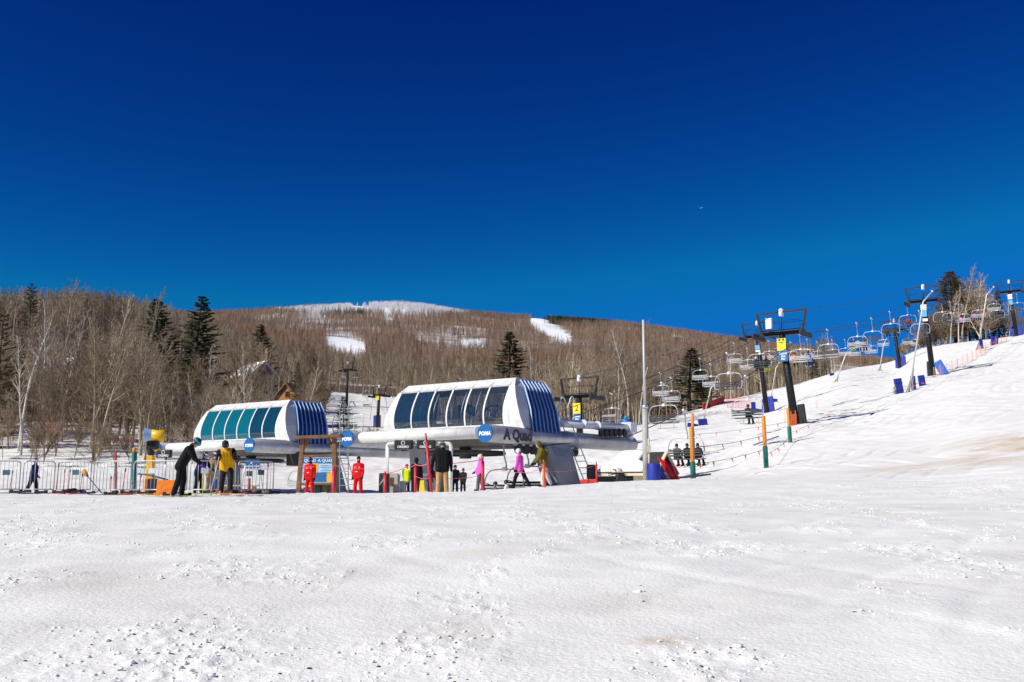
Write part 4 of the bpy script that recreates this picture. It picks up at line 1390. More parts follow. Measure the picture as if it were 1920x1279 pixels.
def rope_pt(key, i, t):
    a, b = ROPES[key][i], ROPES[key][i + 1]
    p = a.lerp(b, t)
    L = (b - a).length
    p.z -= 0.018 * L * 4 * t * (1 - t) * (1 if i else 0)
    return p
ROPE_NAMES = {'2R': 'right hand haul rope of the near chairlift', '2L': 'left hand haul rope of the near chairlift',
              '1R': 'right hand haul rope of the far chairlift', '1L': 'left hand haul rope of the far chairlift',
              '3R': 'right hand rope of the distant lift between the stations', '3L': 'left hand rope of the distant lift between the stations'}
for k in ROPES:
    pts = []
    for i in range(len(ROPES[k]) - 1):
        n = 12
        for j in range(n): pts.append(rope_pt(k, i, j / n))
    pts.append(ROPES[k][-1])
    m = MB(); m.tube(pts, .028, 6)
    tag(m.build('haul_rope', ROPEW), ROPE_NAMES[k], 'rope', 'haul ropes')
for (ks, nm) in ((('2a', '2b', '2c'), 'thin signal cable strung over the tops of the near lift towers'), (('1a', '1b', '1c'), 'thin signal cable strung over the tops of the far lift towers')):
    pts = []
    P3 = [(TW[k]['L'] + TW[k]['R']) / 2 + ZUP * 2.2 for k in ks]
    P3 = [P3[0] - W2 * 26 - ZUP * (6 if ks[0] == '1a' else 8.5)] + P3 + [P3[-1] + W2 * 40 + ZUP * 8]
    for i in range(len(P3) - 1):
        for j in range(10):
            t = j / 10; p = P3[i].lerp(P3[i + 1], t); p.z -= .014 * (P3[i + 1] - P3[i]).length * 4 * t * (1 - t); pts.append(p)
    pts.append(P3[-1])
    m = MB(); m.tube(pts, .022, 5)
    tag(m.build('signal_cable', ROPEW), nm, 'cable', 'signal cables')

# ------------------------------------------------------------------ chairs
SEATM = mat('dark_seat_pad', (0.03, 0.032, 0.036), 0.6)
CHF = mat('chair_frame_steel', (0.44, 0.45, 0.48), 0.4, 0.6)
def make_chair(seatmat):
    rt = empty('lift_chair')
    gp = MB(); gp.box((0, 0, -.02), (.14, .5, .2)); gp.build('grip', GALV, rt, bevel=.03)
    hg = MB()
    hg.tube(smooth_path([(0, 0, -.05), (.02, 0, -.6), (.04, .05, -1.05), (.04, .20, -1.40), (0, .12, -1.62)], 5), .042, 8)
    hg.build('hanger', CHF, rt)
    fr = MB()
    w_ = 1.2
    path = [(-.80, -.02, -2.92), (-1.12, -.08, -2.86), (-w_, 0, -2.45), (-1.14, .06, -2.02), (-.95, .10, -1.74), (-.65, .12, -1.64), (0, .12, -1.62),
            (.65, .12, -1.64), (.95, .10, -1.74), (1.14, .06, -2.02), (w_, 0, -2.45), (1.12, -.08, -2.86), (.80, -.02, -2.92)]
    fr.tube(smooth_path(path, 5), .031, 8)
    for s in (-1, 1): fr.tube([(s * 1.1, -.05, -2.88), (s * 1.1, .50, -2.93)], .03, 6)
    fr.build('frame', CHF, rt)
    cl = MB(); cl.box((0, .12, -1.60), (.22, .2, .2)); cl.build('clamp', mat('white_clamp', (.75, .75, .74), .5), rt, bevel=.03)
    st = MB()
    st.box((0, .24, -2.92), (2.16, .48, .07)); st.build('seat', seatmat, rt, bevel=.03)
    bk = MB()
    for z, y in ((-2.72, -.06), (-2.56, -.10), (-2.42, -.13)): bk.box((0, y, z), (2.2, .05, .10))
    bk.build('backrest', seatmat, rt, bevel=.02)
    sb = MB()
    sb.tube(smooth_path([(-1.14, .0, -2.30), (-1.0, .55, -2.42), (-.5, .72, -2.46), (.5, .72, -2.46), (1.0, .55, -2.42), (1.14, 0, -2.30)], 4), .024, 6)
    for s in (-.55, .55): sb.tube([(s, .72, -2.46), (s, .62, -3.28)], .018, 5)
    sb.tube([(-.85, .62, -3.28), (.85, .62, -3.28)], .02, 6)
    sb.build('safety_bar', CHF, rt)
    return rt
LSEAT = mat('pale_slat_seat', (0.40, 0.41, 0.43), 0.45, 0.4)
PROTO = {'d': make_chair(SEATM), 'l': make_chair(LSEAT)}
_first = {'d': True, 'l': True}
CHAIRS = {}
def chair(kind, pos, label, rz=RZ, s=1.0, key=None):
    if _first[kind]:
        o = PROTO[kind]; _first[kind] = False
    else: o = copy_tree(PROTO[kind])
    o.location = pos; o.rotation_euler = (0, 0, rz); o.scale = (s, s, s)
    tag(o, label, 'lift chair', 'quad lift chairs')
    if key: CHAIRS[key] = o
    return o
def rope_px(rk, i, px):
    """the point of a rope span that stands in a picture column"""
    lo, hi = 0.0, 1.0
    f = lambda t: (lambda p: project(np.array(p.x), np.array(p.y), np.array(p.z))[0])(rope_pt(rk, i, t)) - px
    a, b = f(lo), f(hi)
    for _ in range(40):
        m = (lo + hi) / 2
        if (f(m) > 0) == (b > 0): hi = m
        else: lo = m
    return rope_pt(rk, i, (lo + hi) / 2)
def rchair(kind, rk, i, px, label, key=None):
    return chair(kind, rope_px(rk, i, px), label, key=key, s=1.0 if (rk[0] == '2' and i == 1) else .9)
rchair('d', '2R', 1, 1284, 'chair with three riders hanging low over the snow right of the light pole', 'A')
rchair('d', '2R', 1, 1399, 'chair carrying a rider in a striped jacket below the slim tower', 'B')
rchair('d', '2L', 1, 1242, 'large empty chair with a dark bench right beside the light pole')
rchair('d', '2L', 1, 1364, 'empty chair with a dark bench above the striped rider')
rchair('l', '2L', 2, 1499, 'chair with riders in orange and blue right of the nearest tower', 'C')
rchair('d', '2L', 2, 1551, 'empty dark benched chair against the sky, next above the riders in orange and blue')
rchair('l', '2L', 2, 1606, 'chair with three riders over the snow edge in the middle of the right side', 'D')
rchair('d', '2L', 2, 1634, 'empty dark benched chair left of the small distant tower')
rchair('d', '2L', 2, 1668, 'chair with two riders in front of the small distant tower', 'E')
rchair('d', '2R', 2, 1723, 'empty dark chair left of the tower with tilted blue pads')
rchair('d', '2L', 2, 1737, 'chair with riders in front of the tower with tilted blue pads', 'G')
rchair('d', '2R', 3, 1765, 'empty dark chair just right of the tower with tilted blue pads')
rchair('d', '2R', 3, 1781, 'empty chair in front of the skyline spruce')
rchair('l', '2L', 3, 1804, 'chair with riders in pink and navy below the skyline trees', 'H')
rchair('l', '2L', 3, 1833, 'chair with riders in magenta and red beside the skyline lance', 'I')
rchair('d', '2R', 3, 1868, 'empty dark chair left of the farthest tower')
rchair('l', '2L', 3, 1862, 'empty pale chair between the skyline lance and the farthest tower')
rchair('d', '2L', 3, 1896, 'chair with a rider in red in front of the farthest tower', 'J')
rchair('d', '2R', 3, 1906, 'empty chair at the right edge behind the farthest tower')
for (px, rk, i, lb) in ((1128, '1L', 1, 'left one of the two pale chairs overlapping right of the yellow numbered tower'), (1146, '1R', 2, 'right one of the two pale chairs overlapping right of the yellow numbered tower'),
                        (1238, '1L', 2, 'left one of the two chairs behind the light pole'), (1258, '1R', 2, 'right one of the two chairs behind the light pole'),
                        (1312, '1L', 2, 'upper left chair of the pair above the dark hemlock'), (1332, '1R', 2, 'lower right chair of the pair above the dark hemlock'),
                        (1376, '1L', 2, 'left chair of the pair nearest below the slim tower'), (1401, '1R', 2, 'right chair of the pair nearest below the slim tower'),
                        (1441, '1L', 3, 'left pale chair just above the slim tower'), (1462, '1R', 3, 'dark edged pale chair between the slim tower and the nearest tower'),
                        (1482, '1L', 3, 'pale chair partly behind the sign of the nearest tower'), (1513, '1R', 3, 'pale chair just right of the nearest tower pole'), (1532, '1L', 3, 'pale chair against the brown hill right of the nearest tower'),
                        (1560, '1R', 3, 'pale chair low against the hill beneath the empty dark one'), (1584, '1L', 3, 'pale chair against the blue sky above the hill notch'), (1600, '1R', 3, 'pale chair right of the hill notch against the sky'),
                        (1622, '1L', 3, 'pale chair over the saddle of the snow edge'), (1632, '1R', 3, 'pale distant chair left of the small distant tower'), (1655, '1L', 3, 'pale chair just before the small distant tower'),
                        (1702, '1R', 4, 'pale chair right of the small distant tower'), (1716, '1L', 4, 'last pale chair of the far lift beside the tall lance')):
    rchair('l', rk, i, px, lb)
for (px, rk, i, lb) in ((722, '3R', 0, 'dark distant chair right of the yellow signed distant tower'), (688, '3L', 1, 'dark distant chair left of the yellow signed distant tower'),
                        (686, '3R', 1, 'dark distant chair above the yellow signed distant tower'), (664, '3R', 1, 'dark distant chair right of the farthest distant tower'), (643, '3L', 1, 'dark distant chair left of the farthest distant tower')):
    rchair('d', rk, i, px, lb)
# two chairs being loaded under the big station
c1 = at(944, 838, 48); c2 = at(986, 833, 48.6)
chair('d', Vector((c1.x, c1.y, 4.15)), 'chair waiting under the A Quad lettering, left one of two', key='S1', s=.95)
chair('d', Vector((c2.x, c2.y, 4.30)), 'chair waiting under the A Quad lettering, beside the steel mast', key='S2', s=.95)
# ------------------------------------------------------------------ people
def cloth(name, col, rough=0.75, bump=0.55):
    return mat('cloth_' + name, col, rough, var=0.16, vscale=7, bump=bump, bscale=10, spec=0.12)
SKIN = mat('skin', (0.62, 0.36, 0.26), 0.55, var=0.06, vscale=20)
CBLACK = cloth('black', (0.010, 0.010, 0.012))
CCHAR = cloth('charcoal', (0.028, 0.026, 0.03))
CGREY = cloth('grey', (0.12, 0.11, 0.115))
CNAVY = cloth('navy', (0.010, 0.018, 0.07))
CROYAL = cloth('royal', (0.02, 0.05, 0.32))
CYEL = cloth('amber', (0.80, 0.40, 0.01))
CRED = cloth('red', (0.62, 0.012, 0.012))
CNEON = cloth('neon', (0.62, 0.72, 0.02))
CDENIM = cloth('denim', (0.02, 0.045, 0.16))
CTAN = cloth('tan', (0.50, 0.30, 0.12))
CCREAM = cloth('cream', (0.66, 0.58, 0.46))
CPINK = cloth('pink', (0.80, 0.12, 0.52))
CMAG = cloth('magenta', (0.55, 0.04, 0.35))
COLIVE = cloth('olive', (0.14, 0.115, 0.02))
CWHITE = cloth('white', (0.75, 0.76, 0.78))
CMAROON = cloth('maroon', (0.07, 0.012, 0.02))
CORANGE = cloth('orange', (0.75, 0.20, 0.02))
CPURP = cloth('purple', (0.13, 0.05, 0.45))
CLGREY = cloth('light_grey', (0.34, 0.34, 0.36))
HBLACK = mat('black_helmet', (0.014, 0.014, 0.016), 0.28)
HWHITE = mat('white_helmet', (0.80, 0.76, 0.74), 0.35)
HGREY = mat('grey_helmet', (0.05, 0.055, 0.06), 0.35)
HRED = mat('red_helmet', (0.35, 0.02, 0.02), 0.35)
LENS = mat('orange_lens', (0.75, 0.22, 0.02), 0.15)
LENSB = mat('dark_lens', (0.02, 0.02, 0.03), 0.1)
TEALF = mat('teal_band', (0.02, 0.36, 0.50), 0.5)
DARKHAIR = mat('dark_hair', (0.03, 0.02, 0.013), 0.7)
EYE = mat('dark_eye', (0.015, 0.012, 0.01), 0.2)
LIP = mat('lip', (0.42, 0.15, 0.13), 0.5)

def R_(d): return math.radians(d)
PEOPLE = 'people around the lifts'
def person(pos, H, rz, label, jacket, trousers, helmet=HBLACK, hat=None, hood=False, lean=0, side=0, headp=0, heady=0,
           armL=(8, 8, 12), armR=(8, 8, 12), legL=(3, 4, 5), legR=(-2, 4, 4), glove=CBLACK, boot=CBLACK, goggles=None, goggles_up=False,
           mask=None, seat=False, band=None, stripe=None, badge=False, wide=1.12, group=None, sleeve=None, striped=False, backpack=None, toewide=0.0):
    k = H / 1.75
    def V(x, y, z): return Vector((x, y, z))
    up = V(math.sin(R_(side)), math.sin(R_(lean)), math.cos(R_(lean)) * math.cos(R_(side)))
    up.normalize()
    hip = V(0, 0, 0)
    rx = V(1, 0, -math.sin(R_(side))).normalized()
    fw = up.cross(rx) * -1
    fw = rx.cross(up) * -1 if fw.y < 0 else fw
    chest = hip + up * .42 * k
    neck = hip + up * .54 * k
    hp = R_(headp)
    hu = V(up.x, math.sin(hp), math.cos(hp)).normalized()
    hd = neck + hu * .15 * k
    hf = V(math.sin(R_(heady)), math.cos(R_(heady)) * math.cos(hp), -math.sin(hp)).normalized()
    hr = hf.cross(hu).normalized()
    joints = {}
    def limb(root, s, a, l1, l2, knee):
        f, o, b = a
        d1 = V(s * math.sin(R_(o)), math.sin(R_(f)) * math.cos(R_(o)), -math.cos(R_(f)) * math.cos(R_(o)))
        f2 = f - b if knee else f + b
        o2 = o * (.6 if knee else .2)
        d2 = V(s * math.sin(R_(o2)), math.sin(R_(f2)) * math.cos(R_(o2)), -math.cos(R_(f2)) * math.cos(R_(o2)))
        m = root + d1 * l1; e = m + d2 * l2
        return root, m, e, d2
    sh = {}; lg = {}
    for s, a, l in ((-1, armL, legL), (1, armR, legR)):
        sh[s] = limb(hip + up * .455 * k + rx * (s * .18 * k * wide), s, a, .285 * k, .255 * k, False)
        lg[s] = limb(hip + rx * (s * .085 * k), s, l, .425 * k, .41 * k, True)
    if seat: off = Vector((0, 0, 0))
    else: off = V(0, 0, -min(lg[-1][2].z, lg[1][2].z) + .075 * k)
    def S(p): return p + off
    # body: one continuous surface
    b = MB()
    b.cone(S(hip), S(chest), .115 * k, .12 * k); b.cone(S(chest), S(neck), .12 * k, .06 * k); b.cone(S(neck), S(hd), .055 * k, .06 * k)
    M3 = Matrix((hr, hf, hu)).transposed()
    b.ell(S(hd + hu * .02 * k), (.076 * k, .094 * k, .112 * k), 16, 12, M3)
    b.cone(S(hd + hf * .085 * k + hu * .01 * k), S(hd + hf * .104 * k - hu * .022 * k), .011 * k, .017 * k, 8)
    b.cone(S(hd + hf * .055 * k - hu * .075 * k), S(hd + hf * .07 * k - hu * .085 * k), .035 * k, .03 * k, 8)
    for s in (-1, 1):
        b.ell(S(hd + hr * (s * .077 * k)), (.012 * k, .022 * k, .032 * k), 8, 6, M3)
        r, m, e, d2 = sh[s]
        b.cone(S(chest), S(r), .08 * k, .055 * k); b.cone(S(r), S(m), .052 * k, .042 * k); b.cone(S(m), S(e), .042 * k, .03 * k)
        r, m, e, d2 = lg[s]
        b.cone(S(r), S(m), .085 * k, .058 * k); b.cone(S(m), S(e), .058 * k, .042 * k)
    rt = b.build('person', SKIN, None, remesh=.017 * k, smooth_it=2)
    rt.location = pos; rt.rotation_euler = (0, 0, rz)
    tag(rt, label, 'person', group or PEOPLE)
    if not hood and not goggles and not mask:
        ey = MB()
        for s in (-1, 1): ey.ell(S(hd + hf * .083 * k + hr * (s * .031 * k) + hu * .022 * k), (.013 * k, .008 * k, .008 * k), 8, 6, M3)
        ey.build('eyes', EYE, rt)
    if not mask:
        mo = MB(); mo.ell(S(hd + hf * .092 * k - hu * .055 * k), (.024 * k, .008 * k, .007 * k), 8, 6, M3); mo.build('mouth', LIP, rt)
    # jacket
    j = MB()
    w = .075 * k * wide
    for s in (-1, 0, 1):
        j.cone(S(hip + rx * (s * w * 1.05) - up * .09 * k), S(chest + rx * (s * w * 1.15)), .138 * k, .132 * k)
        j.cone(S(chest + rx * (s * w * 1.1)), S(hip + up * .515 * k + rx * (s * w * .5)), .125 * k, .062 * k)
    j.cone(S(neck - up * .05 * k), S(neck + up * .035 * k), .085 * k, .072 * k)
    for s in (-1, 1):
        r, m, e, d2 = sh[s]
        j.cone(S(hip + up * .44 * k + rx * (s * .09 * k)), S(r), .1 * k, .08 * k)
        if not sleeve:
            j.cone(S(r), S(m), .076 * k, .066 * k); j.cone(S(m), S(e - d2 * .02 * k), .066 * k, .055 * k)
    if hood:
        j.ell(S(hd - hf * .028 * k + hu * .03 * k), (.108 * k, .112 * k, .138 * k), 16, 12, M3)
    jo = j.build('jacket', jacket, rt, remesh=.02 * k, smooth_it=2)
    if sleeve:
        for s in (-1, 1):
            sl = MB(); r, m, e, d2 = sh[s]
            sl.cone(S(r + V(0, 0, .01)), S(m), .081 * k, .068 * k); sl.cone(S(m), S(e - d2 * .02 * k), .068 * k, .055 * k)
            sl.build('sleeve', sleeve, jo, remesh=.02 * k, smooth_it=2)
            if stripe:
                sp = MB(); q = (m - r).normalized()
                o_ = (V(s, 0, 0) - q * q.dot(V(s, 0, 0))).normalized()
                bw_ = -fw
                sp.beam(S(r + (o_ * .55 + bw_ * .6).normalized() * .078 * k), S(m + (o_ * .55 + bw_ * .6).normalized() * .066 * k), .03 * k, .02 * k)
                sp.build('stripe', stripe, jo)
    if striped:
        for i in range(4):
            zz = .08 + i * .11
            ring = MB()
            c = S(hip + up * zz * k)
            pts = [c + rx * (math.cos(a) * .205 * k * wide) + fw * (math.sin(a) * .135 * k) for a in [2 * math.pi * q / 20 for q in range(20)]]
            ring.tube(pts, .018 * k, 6, closed=True); ring.build('stripe', CWHITE, jo)
    if badge:
        bd = MB()
        for (x, z, w_, h_) in ((-.09, .36, .09, .02), (.09, .36, .09, .02), (.04, .16, .11, .03)):
            bd.beam(S(hip + up * z * k + rx * ((x - w_ / 2) * k) + fw * .142 * k), S(hip + up * z * k + rx * ((x + w_ / 2) * k) + fw * .142 * k), h_ * k, .012 * k, fw)
        bd.build('badge', CWHITE, jo)
    if backpack:
        bp = MB(); bp.ell(S(hip + up * .28 * k - fw * .17 * k), (.15 * k, .09 * k, .2 * k), 12, 8); bp.build('backpack', backpack, rt)
    # trousers
    t = MB()
    for s in (-1, 1):
        r, m, e, d2 = lg[s]
        t.cone(S(hip + rx * (s * .06 * k) + up * .04 * k), S(r), .12 * k, .115 * k)
        t.cone(S(r), S(m), .112 * k, .086 * k); t.cone(S(m), S(e), .086 * k, .078 * k)
    t.build('trousers', trousers, rt, remesh=.02 * k, smooth_it=2)
    # boots and gloves
    for s in (-1, 1):
        r, m, e, d2 = lg[s]
        ft = d2.cross(rx).normalized()
        if ft.y < 0 and not seat: ft = -ft
        if seat: ft = V(0, 1, -.25).normalized()
        ft = (ft + V(s * .15 + s * toewide, 0, 0)).normalized()
        if not seat: ft.z = 0; ft.normalize()
        bo = MB()
        bo.cone(S(e - d2 * .08 * k), S(e + d2 * .03 * k), .062 * k, .058 * k)
        bo.cone(S(e + d2 * .03 * k - ft * .04 * k), S(e + d2 * .035 * k + ft * .155 * k), .048 * k, .042 * k)
        bo.build('boot', boot, rt, remesh=.016 * k, smooth_it=1)
        r, m, e, d2 = sh[s]
        g = MB()
        sd = d2.cross(V(0, 0, 1)); sd = sd.normalized() if sd.length > .1 else rx.copy()
        if abs(sd.dot(rx)) > .6: sd = fw
        pn = d2.cross(sd).normalized()
        g.cone(S(e - d2 * .01 * k), S(e + d2 * .065 * k), .042 * k, .045 * k, 10)
        for q in range(4):
            a0 = e + d2 * .075 * k + sd * ((q - 1.5) * .021 * k)
            L1 = (.036, .042, .04, .03)[q] * k
            a1 = a0 + (d2 + pn * .25).normalized() * L1; a2 = a1 + (d2 * .55 + pn * .8).normalized() * L1 * .8
            g.cone(S(a0), S(a1), .0125 * k, .0115 * k, 7); g.cone(S(a1), S(a2), .0115 * k, .010 * k, 7)
        a0 = e + d2 * .03 * k - sd * .038 * k; a1 = a0 + (d2 * .7 - sd * .7).normalized() * .035 * k; a2 = a1 + (d2 + pn * .3).normalized() * .03 * k
        g.cone(S(a0), S(a1), .015 * k, .013 * k, 7); g.cone(S(a1), S(a2), .013 * k, .011 * k, 7)
        g.build('glove', glove, rt)
    # headgear
    if helmet and not hood:
        h = MB(); h.ell(S(hd + hu * .050 * k - hf * .014 * k), (.104 * k, .124 * k, .104 * k), 20, 14, M3, -0.62)
        for s in (-1, 1): h.ell(S(hd + hr * (s * .088 * k) - hu * .018 * k - hf * .01 * k), (.020 * k, .045 * k, .055 * k), 10, 8, M3)
        ho = h.build('helmet', helmet, rt)
        v = MB()
        for i in (-1, 0, 1): v.ell(S(hd + hu * .148 * k + hr * (i * .04 * k)), (.008 * k, .05 * k, .006 * k), 8, 6, M3)
        v.build('vent', RUBBER, ho)
        if band:
            bn = MB(); c = hd + hu * .055 * k - hf * .012 * k
            bn.tube([S(c + hr * (math.cos(a) * .106 * k) + hf * (math.sin(a) * .126 * k)) for a in [2 * math.pi * q / 24 for q in range(24)]], .022 * k, 6, closed=True)
            bn.build('goggle_strap', band, ho)
    if hat and not hood:
        h = MB(); h.ell(S(hd + hu * .055 * k - hf * .006 * k), (.09 * k, .106 * k, .098 * k), 16, 12, M3, -0.55); h.build('hat', hat, rt)
    if goggles:
        gz_ = .075 if goggles_up else .025
        go = MB(); c = hd + hu * gz_ * k
        pts = [S(c + hr * (math.sin(a) * .083 * k) + hf * (math.cos(a) * .10 * k)) for a in [R_(q) for q in range(-60, 61, 15)]]
        go.tube(pts, [.022 * k] + [.030 * k] * (len(pts) - 2) + [.022 * k], 8)
        go.build('goggles', goggles, rt)
    if mask:
        mk = MB(); mk.ell(S(hd + hf * .018 * k - hu * .06 * k), (.074 * k, .092 * k, .06 * k), 14, 10, M3)
        mk.cone(S(neck), S(hd - hu * .04 * k), .07 * k, .07 * k); mk.build('face_mask', mask, rt)
    joints['hands'] = {s: Matrix.Rotation(rz, 4, 'Z') @ (S(sh[s][2] + sh[s][3] * .09 * k)) + Vector(pos) for s in (-1, 1)}
    joints['feet'] = {s: Matrix.Rotation(rz, 4, 'Z') @ (S(lg[s][2])) + Vector(pos) for s in (-1, 1)}
    rt_joints[rt.name] = joints
    return rt
rt_joints = {}
FC, FR, FL, FA = math.pi, -math.pi / 2, math.pi / 2, 0.0      # facing camera / right / left / away
def stand(px, d, py=None):
    p = on(px, d)
    p.z = gz(p.x, d) + (float(detail_h(np.array([p.x]), np.array([d]))[0]) if d < 60 else 0)
    return p
def mid_rot(a, b, t): return a + (b - a) * t

def ski(tip_dir, c, L, pitch, m, label, group, wd=.085, roll=0.0, cat='ski', name='ski'):
    s = MB(); n = 12
    vs = []
    for i in range(n + 1):
        t = i / n; x = (t - .5) * L
        z = 0.0
        if t > .86: z = ((t - .86) / .14) ** 2 * .11
        if t < .08: z = ((.08 - t) / .08) ** 2 * .03
        hw = wd / 2 * (1.0 + .25 * abs(2 * t - 1) ** 2) * (1 if t < .93 else max(.25, (1 - t) / .07)) * (1 if t > .04 else .7)
        for (yy_, zz_) in ((-hw, 0), (hw, 0), (hw, .018), (-hw, .018)): vs.append((x, yy_, z + zz_))
    fs = []
    for i in range(n):
        for q in range(4): fs.append((4 * i + q, 4 * i + (q + 1) % 4, 4 * i + 4 + (q + 1) % 4, 4 * i + 4 + q))
    fs += [(3, 2, 1, 0), (4 * n, 4 * n + 1, 4 * n + 2, 4 * n + 3)]
    s.add(vs, fs, False)
    o = s.build(name, m)
    bi = MB(); bi.box((-.02 * L, 0, .05), (.30, wd * .8, .06)); bi.box((.12, 0, .06), (.09, wd * .9, .09)); bi.box((-.17, 0, .07), (.08, wd * .9, .11))
    bi.build('binding', RUBBER, o, bevel=.01)
    o.location = c; o.rotation_euler = (roll, -pitch, tip_dir)
    return tag(o, label, cat, group)

def ski_pole(foot, top, col, label, group='ski poles'):
    foot, top = Vector(foot), Vector(top)
    e = empty('ski_pole', foot, 0, label, 'ski pole', group)
    d = top - foot; u = d.normalized()
    s = MB(); s.tube([(0, 0, 0), d * .86], .011, 7); s.build('shaft', col, e)
    g = MB(); g.tube([d * .86, d * .9, d], [.017, .02, .018], 8); g.build('grip', RUBBER, e)
    b = MB(); b.tube([u * .07, u * .085], [.045, .03], 10); b.build('basket', RUBBER, e)
    return e

SKIRED = mat('red_ski', (0.45, 0.03, 0.02), 0.3); SKIBLK = mat('black_ski', (0.02, 0.02, 0.022), 0.3)
SKIYEL = mat('lime_ski', (0.55, 0.60, 0.05), 0.3); SKIWHT = mat('white_ski', (0.7, 0.7, 0.7), 0.3); SKIBLU = mat('blue_ski', (0.03, 0.10, 0.30), 0.3)
SKIORG = mat('orange_ski', (0.7, 0.2, 0.02), 0.3)

# ---- people on the snow
P = stand(338, 29)
man = person(P, 1.82, FR + .15, 'person all in black with a teal goggle band and purple gloves, bending forward', CBLACK, CBLACK, helmet=HGREY, band=TEALF, goggles=TEALF,
       wide=1.25, lean=27, headp=50, armL=(22, 6, 28), armR=(30, 5, 18), legL=(6, 5, 12), legR=(-6, 5, 10), glove=CPURP, boot=mat('grey_boot', (.25, .26, .28), .4))
h = rt_joints[man.name]['hands'][1]
ski_pole(h + Vector((.05, -.05, -.99)), h + Vector((.0, .0, .12)), SKIYEL, 'yellow ski pole held upright by the person with purple gloves')
ski(.02, P + Vector((-.25, -.12, .02)), 1.7, 0, SKIYEL, 'lime ski under the boots of the person with purple gloves', 'lime skis of the bending skier')
ski(.06, P + Vector((.1, .14, .02)), 1.7, 0, SKIYEL, 'lime ski under the boots of the person with purple gloves', 'lime skis of the bending skier')
P = stand(424, 31)
yb = person(P, 1.74, FC + .25, 'person in an amber and black jacket looking down at their feet', CYEL, CCHAR, helmet=HBLACK, goggles=LENSB, sleeve=CBLACK, stripe=CYEL,
       lean=16, side=6, headp=48, armL=(38, 12, 72), armR=(34, 4, 84), legL=(14, 3, 12), legR=(-6, 7, 24), glove=CBLACK, boot=SKIYEL)
h = rt_joints[yb.name]['hands'][1]
ski_pole(Vector((h.x - .16, h.y - .1, P.z)), h + Vector((.08, 0, .1)), SKIWHT, 'white ski pole held by the person in the amber jacket')
ski(2.6, P + Vector((.15, -.1, .03)), 1.5, .02, SKIORG, 'snowboard strapped to the person in the amber jacket', None, wd=.27, cat='snowboard', name='snowboard')
P = stand(372, 37.5)
person(P, 1.62, FR - .5, 'person in a navy jacket with a black helmet leaning over behind the railing', CNAVY, CBLACK, helmet=HBLACK, goggles=CWHITE, goggles_up=True, lean=24, headp=26, armL=(30, 6, 30), armR=(35, 6, 25))
P = stand(392, 38)
person(P, 1.66, FR - .2, 'person in a tan outfit with a black helmet and orange goggles behind the railing', CTAN, CTAN, helmet=HBLACK, goggles=LENS, band=CWHITE, lean=22, headp=20, armL=(30, 6, 40), armR=(30, 6, 30))
P = stand(60, 40)
person(P, 1.52, FR, 'person in a navy jacket with orange goggles, alone behind the railing at far left', CNAVY, CBLACK, helmet=HBLACK, goggles=LENS, band=CWHITE, lean=6, armL=(-14, 6, 25), armR=(18, 6, 30), legL=(16, 3, 8), legR=(-16, 3, 14))
P = stand(580, 44)
person(P, 1.70, FC - .2, 'person in a red suit standing before the trail sign kiosk', CRED, CRED, helmet=None, hat=HBLACK, goggles=LENSB, mask=CBLACK, armL=(2, 5, 8), armR=(2, 5, 8), badge=True, legL=(2, 5, 3), legR=(2, 5, 3))
P = stand(671, 44)
person(P, 1.72, FC - .25, 'person in a red suit with a black face mask, right of the kiosk', CRED, CRED, helmet=None, hat=CBLACK, mask=CBLACK, goggles=None, heady=-30, armL=(6, 8, 14), armR=(2, 9, 8), badge=True, legL=(0, 5, 3), legR=(3, 6, 4), wide=1.05)
P = stand(762, 46)
person(P, 1.42, FA - .3, 'small person in a neon yellow jacket and blue jeans seen from behind', CNEON, CDENIM, helmet=None, hood=False, hat=HRED, armL=(14, 8, 20), armR=(10, 6, 20), wide=1.1)
P = stand(780, 45)
person(P, 1.66, FA + .1, 'person in a black hooded coat standing beside the neon yellow jacket', CBLACK, CBLACK, hood=True, armL=(4, 5, 10), armR=(4, 10, 30), legL=(10, 5, 4), legR=(-8, 5, 6), wide=1.1)
P = stand(806, 46)
person(P, 1.34, FA - .9, 'child in a dark maroon jacket behind the tall leaning red pole', CMAROON, CBLACK, helmet=HBLACK, lean=14, armL=(14, 8, 20), armR=(10, 6, 20))
P = stand(829, 35)
person(P, 1.84, FA + .12, 'tall person in a black jacket and tan trousers seen from behind', CBLACK, CTAN, helmet=HGREY, band=CLGREY, lean=8, headp=28, armL=(8, 20, 16), armR=(4, 14, 18), legL=(2, 5, 2), legR=(0, 5, 2), wide=1.22)
P = stand(853, 47)
person(P, 1.32, FC + .3, 'child in a black jacket and pink scarf right behind the tall person in tan trousers', CBLACK, CBLACK, helmet=HBLACK, goggles=LENSB, armL=(20, 8, 40), armR=(20, 8, 40))
P = stand(868, 48)
person(P, 1.18, FC - .2, 'child in a dark jacket with a red helmet', CCHAR, CBLACK, helmet=HRED, goggles=LENSB, armL=(15, 8, 30), armR=(15, 8, 30))
P = stand(899, 41)
person(P, 1.52, FL + .35, 'person in a pink jacket and grey trousers leaning back by a red pole', CPINK, CGREY, helmet=HWHITE, lean=-10, headp=24, armL=(8, 6, 6), armR=(14, 6, 30), legL=(14, 4, 10), legR=(-14, 4, 8))
P = stand(975, 40)
person(P, 1.60, FL - .35, 'person in a pink jacket and black trousers with a white helmet, walking', CPINK, CBLACK, helmet=HWHITE, lean=2, headp=22, armL=(8, 5, 10), armR=(-6, 8, 8), legL=(22, 4, 8), legR=(-26, 3, 4))
P = stand(1020, 39)
person(P, 1.80, FL + .2, 'person in an olive hooded jacket and cream trousers walking left', COLIVE, CCREAM, hood=True, lean=14, headp=30, armL=(24, 5, 14), armR=(20, 6, 20), legL=(10, 5, 8), legR=(-16, 5, 10), backpack=COLIVE, wide=1.1)
P = stand(926, 44.5)
